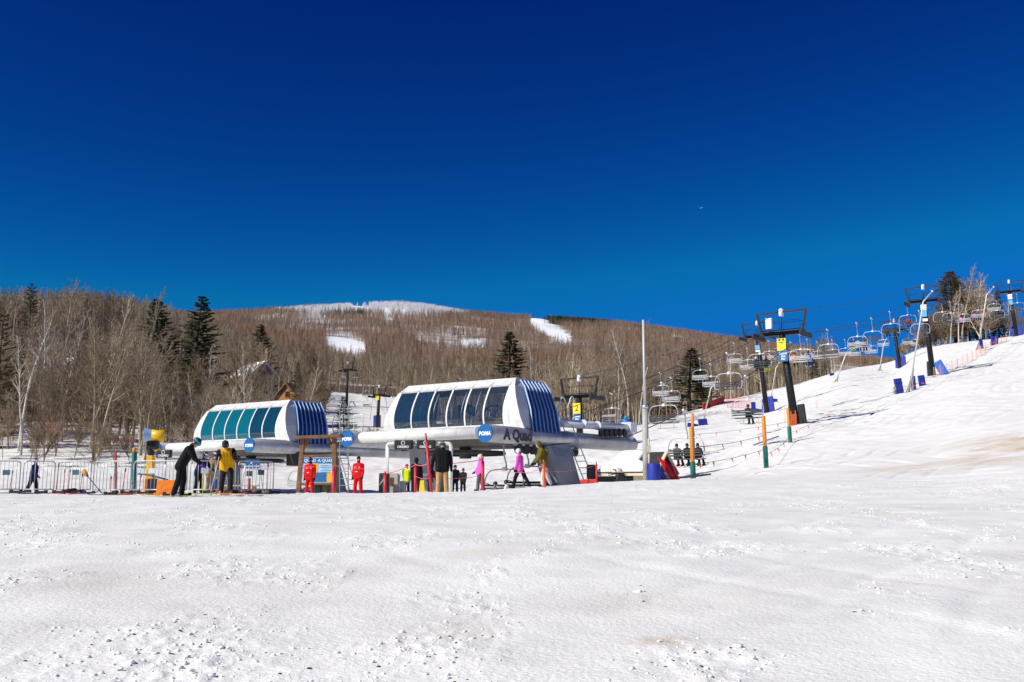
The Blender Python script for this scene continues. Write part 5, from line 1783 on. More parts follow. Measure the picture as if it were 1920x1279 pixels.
person(P, 1.50, FR + .3, 'person in a grey jacket sitting on the snow', CGREY, CORANGE, helmet=HBLACK, lean=6, headp=10, legL=(82, 4, 6), legR=(78, 4, 14), armL=(10, 5, 30), armR=(10, 5, 30)).location.z -= .58
P = stand(953, 44.5)
person(P, 1.50, FL - .3, 'person in a white jacket sitting on the snow', CWHITE, CLGREY, helmet=HBLACK, lean=10, headp=10, legL=(82, 4, 8), legR=(76, 4, 16), armL=(10, 5, 30), armR=(10, 5, 30)).location.z -= .58
# far skiers
P = on(1329, 152); person(P, 1.7, FA, 'distant skier in a green jacket on the slope below the red netting', cloth('green', (.05, .12, .02)), CBLACK)
P = on(697, 118); person(P, 1.6, FC, 'distant skier in dark clothes on the run between the stations', CBLACK, CBLACK, legL=(10, 8, 20), legR=(10, 8, 20))

# ---- riders: seated on their chairs
def rider(chair_key, x, jacket, trousers, label, helmet=HBLACK, **kw):
    c = CHAIRS[chair_key]
    M = Matrix.Translation(c.location) @ Matrix.Rotation(c.rotation_euler.z, 4, 'Z') @ Matrix.Scale(c.scale.x, 4)
    p = M @ Vector((x, .16, -2.77))
    kw.setdefault('legL', (78, 6, 62)); kw.setdefault('legR', (78, 6, 62))
    return person(p, kw.pop('H', 1.68), c.rotation_euler.z, label, jacket, trousers, helmet=helmet, seat=True, armL=(28, 8, 40), armR=(28, 8, 40), group='people riding the chairlifts', **kw)
def rider_skis(r, m, lb):
    f = rt_joints[r.name]['feet']
    for s in (-1, 1):
        ski(RZ + math.pi / 2 + s * .06, f[s] + Vector((0, 0, -.1)), 1.6, .16, m, lb, lb)
r = rider('A', -.68, CGREY, CMAROON, 'rider in a grey hooded jacket at the left end of the low chair'); rider_skis(r, SKIRED, 'red ski of the rider in the grey hooded jacket')
r = rider('A', .02, CBLACK, CCHAR, 'rider in a black jacket in the middle of the low chair', goggles=CWHITE); rider_skis(r, SKIBLK, 'black ski of the middle rider on the low chair')
r = rider('A', .72, CCHAR, CBLACK, 'rider in dark clothes at the right end of the low chair'); rider_skis(r, SKIORG, 'orange ski of the right hand rider on the low chair')
r = rider('B', .0, CBLACK, CBLACK, 'lone rider in a black and white striped jacket', striped=True); rider_skis(r, SKIYEL, 'lime ski of the lone rider in the striped jacket')
rider('C', -.75, CORANGE, CBLACK, 'rider in an orange jacket beside the nearest tower')
rider('C', .25, CTAN, CROYAL, 'rider in a tan jacket between the orange and blue jackets', H=1.3)
r = rider('C', .8, CROYAL, CROYAL, 'rider in a royal blue jacket beside the nearest tower'); rider_skis(r, SKIWHT, 'white ski of the rider in royal blue')
rider('D', -.7, CBLACK, CNEON, 'rider in black with lime trousers over the snow edge')
rider('D', 0, CLGREY, CCHAR, 'rider in pale grey between two riders in black'); r = rider('D', .7, CBLACK, CCHAR, 'rider in black at the right end over the snow edge'); rider_skis(r, SKIWHT, 'white ski of the right rider over the snow edge')
rider('E', -.5, CMAROON, CNAVY, 'rider in maroon by the small distant tower'); rider('E', .6, CBLACK, CBLACK, 'rider in black by the small distant tower')
rider('G', -.4, CNAVY, CMAROON, 'rider with a white helmet by the tower with tilted pads', helmet=HWHITE); rider('G', .6, CBLACK, CNEON, 'rider with neon trousers by the tower with tilted pads')
rider('H', -.4, CPINK, CBLACK, 'rider in pink below the skyline trees'); rider('H', .5, CNAVY, CBLACK, 'rider in navy below the skyline trees')
rider('I', -.7, CMAG, CBLACK, 'rider in magenta beside the skyline lance'); rider('I', 0, CNAVY, CBLACK, 'rider in navy between magenta and red'); rider('I', .7, CRED, CBLACK, 'rider in red beside the skyline lance')
rider('J', 0, CRED, CBLACK, 'rider in red in front of the farthest tower')
# ------------------------------------------------------------------ things around the lifts
def vpole(px, d, top, r, m, name, label, cat, group=None, lean_px=0, base_py=None, sections=None):
    """upright pole in a picture column, reaching up to a picture row"""
    b = on(px, d); t = at(px + lean_px, top, d)
    h = t.z - b.z
    e = empty(name, b, 0, label, cat, group)
    d_ = Vector((t.x - b.x, 0, h))
    return e, d_

# light pole with its blue pad
e, dv = vpole(1212, 46, 600, .1, GALV, 'light_pole', 'tall pale pole right of the big station, a blue pad round its foot', 'pole', lean_px=-6)
m = MB(); m.tube([-dv * .05, dv * .46], [.155, .135], 14); m.build('lower_pole', mat('grey_wood_pole', (.40, .39, .36), .7, var=.2, vscale=2, bump=.2, bscale=9), e)
m = MB(); m.tube([dv * .455, dv], [.062, .05], 12); m.build('upper_pole', mat('white_pole', (.58, .58, .56), .45), e)
m = MB(); m.tube([dv * .450, dv * .47], .15, 14); m.build('collar', GALV, e)
m = MB(); m.tube([(.12, -.16, -.1), (.12, -.16, 2.0)], .045, 8); m.box((.12, -.18, 1.5), (.16, .12, .3)); m.build('conduit', mat('cream_conduit', (.55, .50, .38), .6), e)
m = MB(); m.tube([(.32, -.25, -.15), (.32, -.25, .86)], .30, 20); m.build('crash_pad', NAVY, e, bevel=.04)

# steel guard fence panels
FENCE = mat('dull_galvanised', (.42, .43, .44), .45, .5, var=.1)
def barrier(p0, p1, label, plate=None):
    L = (p1 - p0).length; ang = math.atan2(p1.y - p0.y, p1.x - p0.x)
    e = empty('barrier', p0, ang, label, 'barrier', 'steel crowd barriers in a row')
    H = 1.08; r = .12
    fr = MB()
    path = [(0.02, 0, .14)] + [(0.02, 0, H - r)] + arc((0.02 + r, 0, H - r), r, math.pi, math.pi / 2, 5, (1, 0, 0), (0, 0, 1)) + arc((L - .02 - r, 0, H - r), r, math.pi / 2, 0, 5, (1, 0, 0), (0, 0, 1)) + [(L - .02, 0, .14)]
    fr.tube(path, .021, 8); fr.tube([(0.02, 0, .15), (L - .02, 0, .15)], .021, 8)
    fr.build('frame', FENCE, e)
    n = int(L / .125); bars = MB()
    for i in range(1, n): bars.tube([(L * i / n, 0, .15), (L * i / n, 0, H)], .0105, 6)
    o = bars.build('bars', FENCE, e)
    for x in (.25, L - .25):
        f = MB(); f.tube([(x, -.30, -.02), (x, -.22, .03), (x, 0, .12), (x, .22, .03), (x, .30, -.02)], .018, 6); f.build('foot', FENCE, e)
    if plate:
        pm = MB(); pm.box((L * plate[0], -.03, plate[2]), (.24, .012, .17)); pm.build('plate', plate[1], e)
    return e
PLT = mat('pale_plate', (.60, .68, .70), .5); PLD = mat('dark_plate', (.05, .12, .15), .5)
bx = [(-60, 33.5), (38, 33.6), (103, 33.8), (171, 33.6), (246, 33.2), (352, 32.8), (443, 33.2), (514, 34.2)]
pl = [(.72, PLD, .70), None, (.55, PLD, .72), (.48, PLT, .76), (.35, PLT, .76), (.32, PLT, .76), (.62, PLD, .72)]
nm = ['leftmost steel barrier, cut by the photo edge, with a dark plate', 'steel barrier in front of the person with orange goggles', 'steel barrier with a dark plate, between two plain bars left of the slanting broom',
      'steel barrier behind the slanting broom with a pale plate', 'steel barrier in front of the orange board', 'steel barrier in front of the two leaning people', 'last steel barrier on the right, in front of the blue sign']
for i in range(7):
    a, b = on(bx[i][0], bx[i][1]), on(bx[i + 1][0], bx[i + 1][1])
    d = (b - a).normalized()
    barrier(a + d * .03, b - d * .03, nm[i], pl[i])

# red and other slim poles stuck in the snow by the railing
def stick(px, d, top, lean, m, name, label, cat, group, r=.018, z0=-.1):
    b = on(px, d); t = at(px + lean, top, d)
    o = MB(); o.tube([(0, 0, z0), tuple(t - b)], [r, r * .85], 8)
    k = o.build(name, m); k.location = b
    return tag(k, label, cat, group)
REDM = mat('red_bamboo', (.55, .03, .035), .5, var=.1)
for (px, top, lean, lb) in ((17, 882, 7, 'slim red pole leaning at the far left end of the railing'), (104, 868, 7, 'slim red pole right of the person with orange goggles'), (118, 880, 4, 'left one of the two red poles before the dark plate'), (127, 880, 5, 'right one of the two red poles before the dark plate'),
                            (149, 888, 6, 'slim red pole just left of the broom head'), (207, 893, 2, 'short red pole right of the broom'), (228, 878, 8, 'long red pole leaning left of the gap between two barriers'), (260, 890, 5, 'red pole leaning before the orange board'), (246, 905, 2, 'short orange red pole at the gap between two barriers')):
    ps = on(px, 32.2); tp = at(px + lean, top, 32.2)
    ski_pole(ps, tp, REDM, lb)
ski_pole(on(501, 33.4), at(503, 868, 33.4), REDM, 'red ski pole hooked on the right end of the railing')
ski_pole(on(408, 31.4), at(419, 862, 31.4), SKIWHT, 'pale ski pole leaning against the railing left of the amber jacket')
e = empty('broom', on(193, 31.6), 0, 'broom with a tan head leaning upside down on the railing', 'broom')
t = at(157, 884, 32.6) - e.location
m = MB(); m.tube([(0, 0, .0), tuple(t * .8)], .014, 7); m.build('handle', BLACK, e)
m = MB(); m.tube([tuple(t * .8), tuple(t * .9), tuple(t)], [.04, .06, .085], 10); m.build('bristles', mat('straw_bristle', (.50, .25, .05), .9, var=.3, bump=.4), e)
# padded marker posts on the left
def padpost(px, d, top, split, lower, upper, label, r=.11, group='padded marker posts', name='marker_post', lean=0):
    b = on(px, d); t = at(px + lean, top, d); s = at(px, split, d)
    e = empty(name, b, 0, label, 'post', group)
    hs = s.z - b.z; ht = t.z - b.z
    f = hs / ht; lx = t.x - b.x
    m = MB(); m.tube([(0, 0, -.3), (lx * f, 0, hs)], r, 14); m.build('lower_pad', lower, e, bevel=.02)
    m = MB(); m.tube([(lx * f, 0, hs + .004), (lx, 0, ht)], r * .8, 14); m.build('upper_pad', upper, e, bevel=.02)
    return e
GREENP = mat('green_pad', (.012, .13, .10), .55, var=.12, bump=.1, bscale=5); ORGP = mat('orange_pad', (.72, .27, .03), .55, var=.12, bump=.1, bscale=5)
REDPAD = mat('red_pad', (.55, .02, .03), .5, var=.1, bump=.1, bscale=5)
padpost(252, 40, 840, 848, GREENP, ORGP, 'dark green padded post with an orange cap behind the railing', .10)
padpost(217, 40, 846, 866, mat('bare_pole', (.35, .12, .08), .6), REDPAD, 'thin pole with a red top pad behind the railing', .05)
padpost(1300, 51, 800, 866, GREENP, ORGP, 'orange over green padded post in front of the low chair', .135, lean=-4)
padpost(1300, 80, 775, 808, GREENP, ORGP, 'orange over green padded post just behind the low chair', .13, lean=-2)
padpost(1437, 54, 780, 837, GREENP, ORGP, 'orange over green padded post standing alone on the right slope', .13, lean=-6)
padpost(1482, 71, 766, 800, GREENP, ORGP, 'orange over green padded post at the foot of the nearest tower', .14, lean=-5)
# rope lines with orange flags between the posts
ROPEC = mat('thin_dark_rope', (.10, .09, .09), .8); FLAG = mat('orange_flag', (.85, .16, .04), .6)
def flagline(a, b, n, label, sag=.12):
    a, b = Vector(a), Vector(b)
    e = empty('flag_rope', a, 0, label, 'rope', 'ropes with orange flags')
    pts = [(b - a) * (i / 16) + Vector((0, 0, -sag * 4 * (i / 16) * (1 - i / 16))) for i in range(17)]
    m = MB(); m.tube(pts, .012, 5); m.build('rope', ROPEC, e)
    rr = random.Random(n + int(a.x * 10))
    for i in range(n):
        t = (i + .5) / n; p = pts[int(t * 16)]
        m = MB(); w = .10
        tw_ = rr.uniform(-.6, .6)
        q = Vector((math.cos(tw_), math.sin(tw_), 0)) * w
        m.prism([p, p + q, p + q * .5 + Vector((rr.uniform(.02, .12), 0, -.30))], (0, 0, 0), (0, .012, 0)); m.build('flag', FLAG, e)
    return e
def ptz(px, py, d): return at(px, py, d)
flagline(ptz(1300, 870, 51), ptz(1437, 841, 54), 5, 'flagged rope between the two front orange and green posts, lower line')
flagline(ptz(1300, 838, 51.1), ptz(1437, 815, 54.1), 4, 'flagged rope between the two front orange and green posts, upper line')
flagline(ptz(1437, 852, 54), ptz(1482, 818, 71), 4, 'flagged rope running up to the post at the foot of the nearest tower')
flagline(ptz(1300, 815, 80), ptz(1482, 790, 71), 5, 'flagged rope behind the low chair, up to the nearest tower')
flagline(ptz(1480, 812, 71), ptz(1560, 772, 86), 4, 'flagged rope rising right of the nearest tower')

# red pads, poles and rope maze by the loading area
RP = 'red poles of the lift maze'
def redpole(px, d, top, r, label, lean=0, m=REDPAD):
    b = on(px, d); t = at(px + lean, top, d)
    e = empty('maze_pole', b, 0, label, 'pole', RP)
    o = MB(); o.tube([(0, 0, -.3), tuple((t - b) * .86)], r, 12); o.build('pad', m, e)
    o = MB(); o.tube([tuple((t - b) * .86), tuple(t - b)], r * .6, 10); o.build('tip', m, e)
    return e
redpole(626, 43, 874, 0.086, 'short thick red padded pole at the right leg of the kiosk')
redpole(722, 41, 884, 0.066, 'red pole in front of the black padded box')
redpole(779, 41, 868, 0.058, 'red pole in front of the person in the hooded black coat')
redpole(811, 37, 812, 0.055, 'tallest red pole, leaning left beside the person in tan trousers', lean=-13)
redpole(905, 40, 856, 0.066, 'red pole beside the person in pink and grey')
redpole(1022, 37.5, 862, 0.043, 'orange red pole in front of the cream trousers', lean=-3, m=mat('orange_red_pad', (.75, .08, .03), .5))
redpole(1119, 40.5, 866, 0.039, 'red pole in front of the snowmobile', lean=-1)
e, dv = vpole(467, 33.8, 887, .02, REDM, 'marker_sign', 'small dark sign on a red stake behind the last barrier', 'sign')
m = MB(); m.tube([(0, 0, -.2), dv * .75], .05, 10); m.build('stake', REDPAD, e)
m = MB(); m.box((0, -.03, dv.z - .02), (.20, .02, .18)); m.build('board', mat('dark_board', (.05, .055, .05), .6), e)
PINKR = mat('pink_rope', (.75, .16, .22), .7)
def rope(pts, label, r=.014, m=PINKR, name='maze_rope', group='ropes of the lift maze'):
    P0 = Vector(pts[0]); o = MB(); o.tube([Vector(p) - P0 for p in pts], r, 6)
    k = o.build(name, m); k.location = P0
    return tag(k, label, 'rope', group)
def sagline(pts, s=.06, n=8):
    out = []
    for i in range(len(pts) - 1):
        a, b = Vector(pts[i]), Vector(pts[i + 1])
        for k in range(n):
            t = k / n; q = a.lerp(b, t); q.z -= s * 4 * t * (1 - t); out.append(q)
    out.append(Vector(pts[-1])); return out
rope(sagline([ptz(722, 888, 41), ptz(766, 873, 41), ptz(779, 871, 41), ptz(803, 869, 37.4), ptz(904, 862, 40)]), 'pink rope strung across the red poles at waist height', .018)
rope(sagline([ptz(520, 873, 44), ptz(626, 873, 43), ptz(722, 880, 41)]), 'thin pink rope running past the kiosk and the red suits', .008)
rope(sagline([ptz(904, 878, 40), ptz(1022, 884, 37.5), ptz(1119, 872, 40.5)], .1), 'thin pink rope from the pink jackets to the snowmobile', .008)
rope(sagline([ptz(779, 893, 41), ptz(808, 896, 37), ptz(904, 892, 40)]), 'lower thin pink rope behind the tan trousers', .010)

# trail map kiosk
WOOD = mat('brown_timber', (.20, .095, .035), .75, var=.35, vscale=4, bump=.3, bscale=18)
b = on(594, 46)
e = empty('sign_kiosk', b, -.12, 'brown timber kiosk holding a blue and white A QUAD trail board', 'sign')
sc = 46 / 1905.0
Hk = at(594, 822, 46).z - b.z
for (x0, x1) in ((-37, -30), (35, 31)):
    m = MB(); m.beam((x0 * sc, 0, -.3), (x1 * sc, 0, Hk), .19, .19, (0, 1, 0)); m.build('post', WOOD, e, bevel=.01)
m = MB(); m.beam((-45 * sc, 0, Hk + .04), (46 * sc, 0, Hk + .10), .62, .12, (0, 0, 1)); m.build('roof_beam', WOOD, e, bevel=.01)
m = MB()
m.beam((-30 * sc, 0, Hk - .5), (-18 * sc, 0, Hk), .12, .12, (0, 1, 0)); m.beam((30 * sc, 0, Hk - .5), (19 * sc, 0, Hk), .12, .12, (0, 1, 0)); m.build('brace', WOOD, e)
zb_ = at(594, 905, 46).z - b.z; zt_ = at(594, 859, 46).z - b.z
m = MB(); m.box((0, -.02, (zb_ + zt_) / 2), (1.56, .08, zt_ - zb_ + .06)); m.build('board', mat('pale_blue_board', (.42, .66, .80), .5), e)
bd = CH[e.name][-1]
hB = zt_ - zb_
m = MB(); m.box((0, -.065, zt_ - .12), (1.54, .012, .24)); m.build('header', SBLUE, bd)
hd_ = CH[bd.name][-1]
text_mesh('lettering', 'A QUAD', .19, basis((.40, -.073, zt_ - .12), (1, 0, 0), (0, 0, 1), (0, -1, 0)), WTXT, hd_, .003, .004)
text_mesh('lettering', 'B QUAD', .19, basis((-.42, -.073, zt_ - .12), (1, 0, 0), (0, 0, 1), (0, -1, 0)), WTXT, hd_, .003, .004)
m = MB(); m.box((-.02, -.065, zb_ + .24), (1.0, .012, .42)); m.build('lower_panel', SBLUE, bd)
m = MB(); m.box((.60, -.066, zb_ + .24), (.28, .012, .42)); m.box((-.08, -.066, zb_ + .66), (.24, .012, .42)); m.build('amber_panel', mat('amber_panel', (.80, .45, .02), .5), bd)
ln = MB()
for i in range(6): ln.box((.40, -.068, zt_ - .34 - i * .075), (.42 + .1 * math.sin(i * 2.3), .008, .014)); ln.box((-.5, -.068, zt_ - .34 - i * .075), (.3 + .1 * math.sin(i * 1.7), .008, .014))
for i in range(4): ln.box((.0, -.073, zb_ + .36 - i * .075), (.6 + .1 * math.sin(i * 2.9), .008, .012))
ln.build('print', mat('print_blue', (.08, .22, .42), .6), bd)
m = MB(); m.box((0, -.02, zb_ - .05), (1.5, .12, .09)); m.build('rail', WOOD, e)
m = MB(); m.box((0, -.02, zt_ + .1), (1.4, .12, .1)); m.build('rail', WOOD, e)
for (px, mm, lb) in ((597, mat('dark_green_bin', (.01, .05, .04), .5), 'dark green bin under the trail board'), (611, mat('olive_bin', (.14, .11, .04), .6), 'olive bag shaped bin under the trail board')):
    q = on(px, 46.6); o = empty('rubbish_bin', q, 0, lb, 'bin', 'bins behind the kiosk')
    m = MB(); m.tube([(0, 0, -.3), (0, 0, .55), (0, 0, .62)], [.17, .22, .20], 16); m.build('drum', mm, o)
    m = MB(); m.tube([(0, 0, .62), (0, 0, .67), (0, 0, .74)], [.225, .225, .1], 16); m.build('lid', BLACK, o)

# loading gate with sponsor pads
def pad_block(parent, x, y, z, w_, h_, dp):
    m = MB(); m.box((x, y, z), (w_, dp, h_)); o = m.build('sponsor_pad', mat('black_vinyl', (.016, .017, .015), .5, var=.15, bump=.1), parent, bevel=.05)
    text_mesh('lettering', 'OKEMO', .15, basis((x, y - dp / 2 - .006, z - h_ * .25), (1, 0, 0), (0, 0, 1), (0, -1, 0)), WTXT, o, .004, .004)
    r = MB(); r.tube([(x + .075 * math.cos(a), y - dp / 2 - .006, z + h_ * .17 + .085 * math.sin(a)) for a in [R_(q) for q in range(-60, 265, 18)]], .017, 6)
    r.build('emblem', WTXT, o)
b = on(785, 45.4); zt_ = at(723, 832, 45.4).z - b.z
e = empty('loading_gate', b, -.14, 'white pipe gate carrying two black OKEMO pads before the big station', 'gate')
xl_ = (723 - 785) * 45.4 / 1905; xr_ = (846 - 785) * 45.4 / 1905
m = MB()
m.tube([(xl_, 0, -.3), (xl_, 0, zt_ - .12)] + arc((xl_ + .12, 0, zt_ - .12), .12, math.pi, math.pi / 2, 5, (1, 0, 0), (0, 0, 1)) + arc((xr_ - .15, 0, zt_ - .15), .15, math.pi / 2, 0, 5, (1, 0, 0), (0, 0, 1)) + [(xr_, 0, zt_ - .5), (xr_, 0, -.3)], .085, 12)
m.build('pipe', mat('white_pipe', (.70, .69, .67), .45, var=.06), e)
for px in (757, 800):
    pad_block(e, (px - 785) * 45.4 / 1905, -.2, zt_ - .05, .84, .42, .26)
b = on(306, 49); e = empty('sponsor_pad_post', b, -.1, 'black OKEMO pad on a post at the left end of the back station', 'sign')
hz = at(306, 851, 49).z - b.z
m = MB(); m.tube([(0, .1, -.3), (0, .1, hz + .2)], .05, 8); m.build('post', GALV, e)
pad_block(e, 0, -.1, hz, .74, .40, .24)
# black padded box, control cabinets, yellow wedge
b = on(720, 44.5); e = empty('padded_box', b, -.1, 'black padded box beside the control cabinet under the gate', 'box')
m = MB(); m.box((0, 0, .35), (.42, .4, 1.3)); m.build('pad', mat('black_padding', (.02, .022, .018), .55, var=.2, bump=.2, bscale=8), e, bevel=.06)
m = MB(); m.beam((-.2, -.205, .45), (.12, -.205, .85), .05, .02, (0, 1, 0)); m.build('strap', GALV, e)
b = on(738, 45.2); e = empty('control_cabinet', b, -.1, 'beige control cabinet with open panel under the gate', 'cabinet')
m = MB(); m.box((0, 0, .35), (.44, .4, 1.3)); m.build('case', BEIGE, e, bevel=.02)
m = MB(); m.box((-.05, -.205, .62), (.16, .02, .36)); m.build('panel', mat('brown_panel', (.10, .06, .04), .5), e)
m = MB(); m.tube([(.27, -.1, -.2), (.27, -.1, 1.0)], .035, 8); m.build('pipe', mat('white_pipe', (.7, .69, .67), .45), e)
b = on(752, 45.6); e = empty('white_cabinet', b, -.1, 'low white cabinet left of the neon yellow jacket', 'cabinet')
m = MB(); m.box((0, 0, .18), (.34, .4, .95)); m.build('case', OFFW, e, bevel=.03)
m = MB(); m.box((0, -.205, .3), (.24, .02, .4)); m.build('door', WHITE, e, bevel=.005)
b = on(791, 43.5); e = empty('wedge_sign', b, 0, 'yellow folding floor sign behind the hooded black coat', 'sign')
for s in (-1, 1):
    m = MB(); m.prism([(-.14, s * .16, -.1), (.14, s * .16, -.1), (.08, s * .02, .62), (-.08, s * .02, .62)], (0, 0, 0), (0, .015, 0)); m.build('board', YEL, e)

# blue sign on a stand behind the railing
b = on(471, 37); e = empty('lift_line_sign', b, .05, 'blue sign with a white arrow on a leaning white stand behind the last barrier', 'sign')
hz = at(471, 870, 37).z - b.z
for s in (-1, 1):
    m = MB(); m.tube([(s * .42, .2, -.1), (s * .25, 0, hz + .1)], .018, 6); m.build('leg', GALV, e)
m = MB(); m.box((0, -.02, hz), (.54, .03, .31)); m.build('board', SBLUE, e, bevel=.01)
o = CH[e.name][-1]
m = MB(); m.beam((.07, -.04, hz + .10), (-.03, -.04, hz + .03), .025, .008, (0, 1, 0)); m.prism([(-.07, -.04, hz + .0), (.0, -.04, hz + .01), (-.05, -.04, hz + .06)], (0, 0, 0), (0, .006, 0)); m.build('arrow', WTXT, o)
text_mesh('lettering', 'LOADING ZONE', .068, basis((0, -.039, hz - .085), (1, 0, 0), (0, 0, 1), (0, -1, 0)), WTXT, o, .003, .003)

# snow gun
b = on(280, 50); e = empty('snow_gun', b, 0, 'yellow fan snow gun with a pale blue muzzle on a black and yellow stand', 'snow gun')
z0 = at(280, 817, 50).z - b.z
ax0 = Vector((-.94, -.30, .05)).normalized()
c0 = Vector((.10, 0, z0))
m = MB(); m.tube([c0 + ax0 * -.48, c0 + ax0 * -.42, c0 + ax0 * -.2, c0 + ax0 * .14], [.24, .33, .27, .30], 22); m.build('barrel', mat('snow_gun_yellow', (.82, .45, .01), .42), e)
m = MB(); m.tube([c0 + ax0 * .13, c0 + ax0 * .26, c0 + ax0 * .50], [.29, .31, .37], 22, cap=False)
m.tube([c0 + ax0 * .505, c0 + ax0 * .25], [.335, .28], 22, cap=False); m.tube([c0 + ax0 * .50, c0 + ax0 * .506], [.37, .335], 22, cap=False); m.build('muzzle', mat('pale_blue_metal', (.33, .47, .68), .4), e)
m = MB(); m.tube([c0 + ax0 * .20, c0 + ax0 * .24], .28, 20)
for i in range(6):
    a = i * math.pi / 3; m.ell(c0 + ax0 * .3 + Vector((0, .1 * math.cos(a), .12 * math.sin(a))), (.04, .05, .05), 6, 5)
m.build('fan', DARK, e)
m = MB(); m.box((.05, 0, z0 - .48), (.55, .4, .42)); m.tube([(.0, 0, z0 - .7), (-.05, 0, z0 - 1.0)], [.24, .14], 10); m.build('swivel', BLACK, e, bevel=.05)
m = MB(); m.box((.30, 0, z0 - .72), (.24, .3, .16)); m.build('motor_box', mat('snow_gun_yellow', (.82, .45, .01), .42), e, bevel=.03)
m = MB(); m.prism([(-.16, -.2, z0 - .98), (.12, -.2, z0 - .98), (.24, -.2, -.2), (-.24, -.2, -.2)], (0, 0, 0), (0, .4, 0)); m.build('stand', mat('snow_gun_yellow', (.82, .45, .01), .42), e, bevel=.02)
# orange board, dark padded bin, boxes behind railing
b = on(312, 31.2); e = empty('orange_board', b, .12, 'scuffed orange plastic board propped upright by the legs of the bending skier', 'board')
m = MB(); M = Matrix.Rotation(-.18, 3, 'X')
m.box((0, 0, .24), (.60, .05, .42), M); m.build('panel', mat('orange_plastic', (.85, .22, .01), .5, var=.25, vscale=9, bump=.3, bscale=12), e, bevel=.02)
m = MB(); m.box((-.02, -.04, .02), (.68, .16, .09)); m.build('base', mat('orange_plastic', (.85, .22, .01), .5), e, bevel=.02)
b = on(283, 36); e = empty('padded_bin', b, 0, 'black bin with a red side behind the railing', 'bin')
m = MB(); m.box((.04, 0, .26), (.24, .3, .62)); m.build('case', BLACK, e, bevel=.02)
m = MB(); m.box((-.13, -.02, .26), (.10, .28, .6)); m.build('side_panel', REDP, e, bevel=.02)
m = MB(); m.tube([(-.5, 0, .74), (-.1, 0, .70), (.05, 0, .66), (.55, .1, .52)], .035, 6); m.build('hose', mat('blue_hose', (.04, .08, .2), .6), e)
b = on(400, 36.5); e = empty('blue_crate', b, .1, 'two tone blue crate behind the railing left of the amber jacket', 'crate')
m = MB(); m.box((0, 0, .38), (.2, .2, .34)); m.build('upper_box', NAVY, e, bevel=.02)
m = MB(); m.box((.03, 0, .1), (.16, .2, .22)); m.build('lower_box', mat('cyan_plastic', (.05, .40, .72), .5), e, bevel=.02)
b = on(437, 36.4); e = empty('wooden_bench', b, .05, 'low timber bench behind the railing right of the amber jacket', 'bench')
m = MB(); m.box((.25, 0, .33), (1.25, .3, .05)); m.build('seat', mat('pale_plank', (.55, .48, .38), .7, var=.2), e)
m = MB(); m.box((-.22, 0, .14), (.26, .26, .34)); m.build('leg', mat('amber_wood', (.36, .16, .04), .7, var=.3), e)
m = MB(); m.box((.75, 0, .14), (.1, .26, .34)); m.build('leg', mat('amber_wood', (.36, .16, .04), .7, var=.3), e)
# skis and gear lying along the railing
GEAR = [(28, 'black ski lying under the person with orange goggles', SKIBLK, .05, 1.5), (48, 'dark ski with white tip lying left of the gear heap', SKIWHT, -.1, 1.4), (78, 'black ski lying by the second barrier', SKIBLK, .12, 1.5),
        (108, 'red ski lying near the gear heap', SKIRED, .0, 1.4), (140, 'blue ski lying across the gear heap', SKIBLU, .2, 1.5), (168, 'white ski lying right of the gear heap', SKIWHT, -.08, 1.5), (205, 'black ski lying before the short red pole', SKIBLK, .1, 1.5),
        (238, 'red ski lying at the gap between two barriers', SKIRED, -.05, 1.5), (270, 'orange ski lying before the orange board', SKIORG, .06, 1.6), (390, 'pale ski lying between the bending skier and the amber jacket', SKIWHT, .15, 1.6), (402, 'black ski lying between the bending skier and the amber jacket', SKIBLK, -.12, 1.6),
        (455, 'red ski lying under the last barrier', SKIRED, .1, 1.5), (476, 'black ski lying near the right end of the railing', SKIBLK, -.06, 1.4), (517, 'dark ski lying past the right end of the railing', SKIBLK, .18, 1.3)]
for i, (px, lb, mm, an, L) in enumerate(GEAR):
    c = stand(px, 31.6 + .5 * math.sin(i * 1.9)); c.z += .02
    ski(an + (math.pi if i % 3 == 0 else 0), c, L, .01 * (i % 3), mm, lb, 'skis lying along the railing', wd=.10)
def bag(px, d, s, mm, label):
    c = stand(px, d)
    o = MB(); rr = random.Random(px)
    o.ell((0, 0, s * .3), (s, s * .6, s * .42), 14, 9); o.ell((s * .5, 0, s * .45), (s * .5, s * .5, s * .35), 12, 8)
    k = o.build('bag', mm, None, remesh=.025, smooth_it=1); k.location = c
    st = MB(); st.tube([(-s * .4, -s * .5, s * .4), (0, -s * .55, s * .72), (s * .4, -s * .5, s * .5)], .014, 6); st.build('strap', RUBBER, k)
    return tag(k, label, 'bag', 'bags by the railing')
bag(131, 32.4, .24, CBLACK, 'black bag in the heap of gear by the railing')
bag(148, 32.2, .20, CNAVY, 'navy bag at the right of the gear heap')
bag(121, 31.9, .16, CMAROON, 'small maroon bag at the left of the gear heap')
bag(213, 32.3, .17, CBLACK, 'black bag below the short red pole')
bag(282, 32.4, .18, CBLACK, 'black bag under the black and red bin')

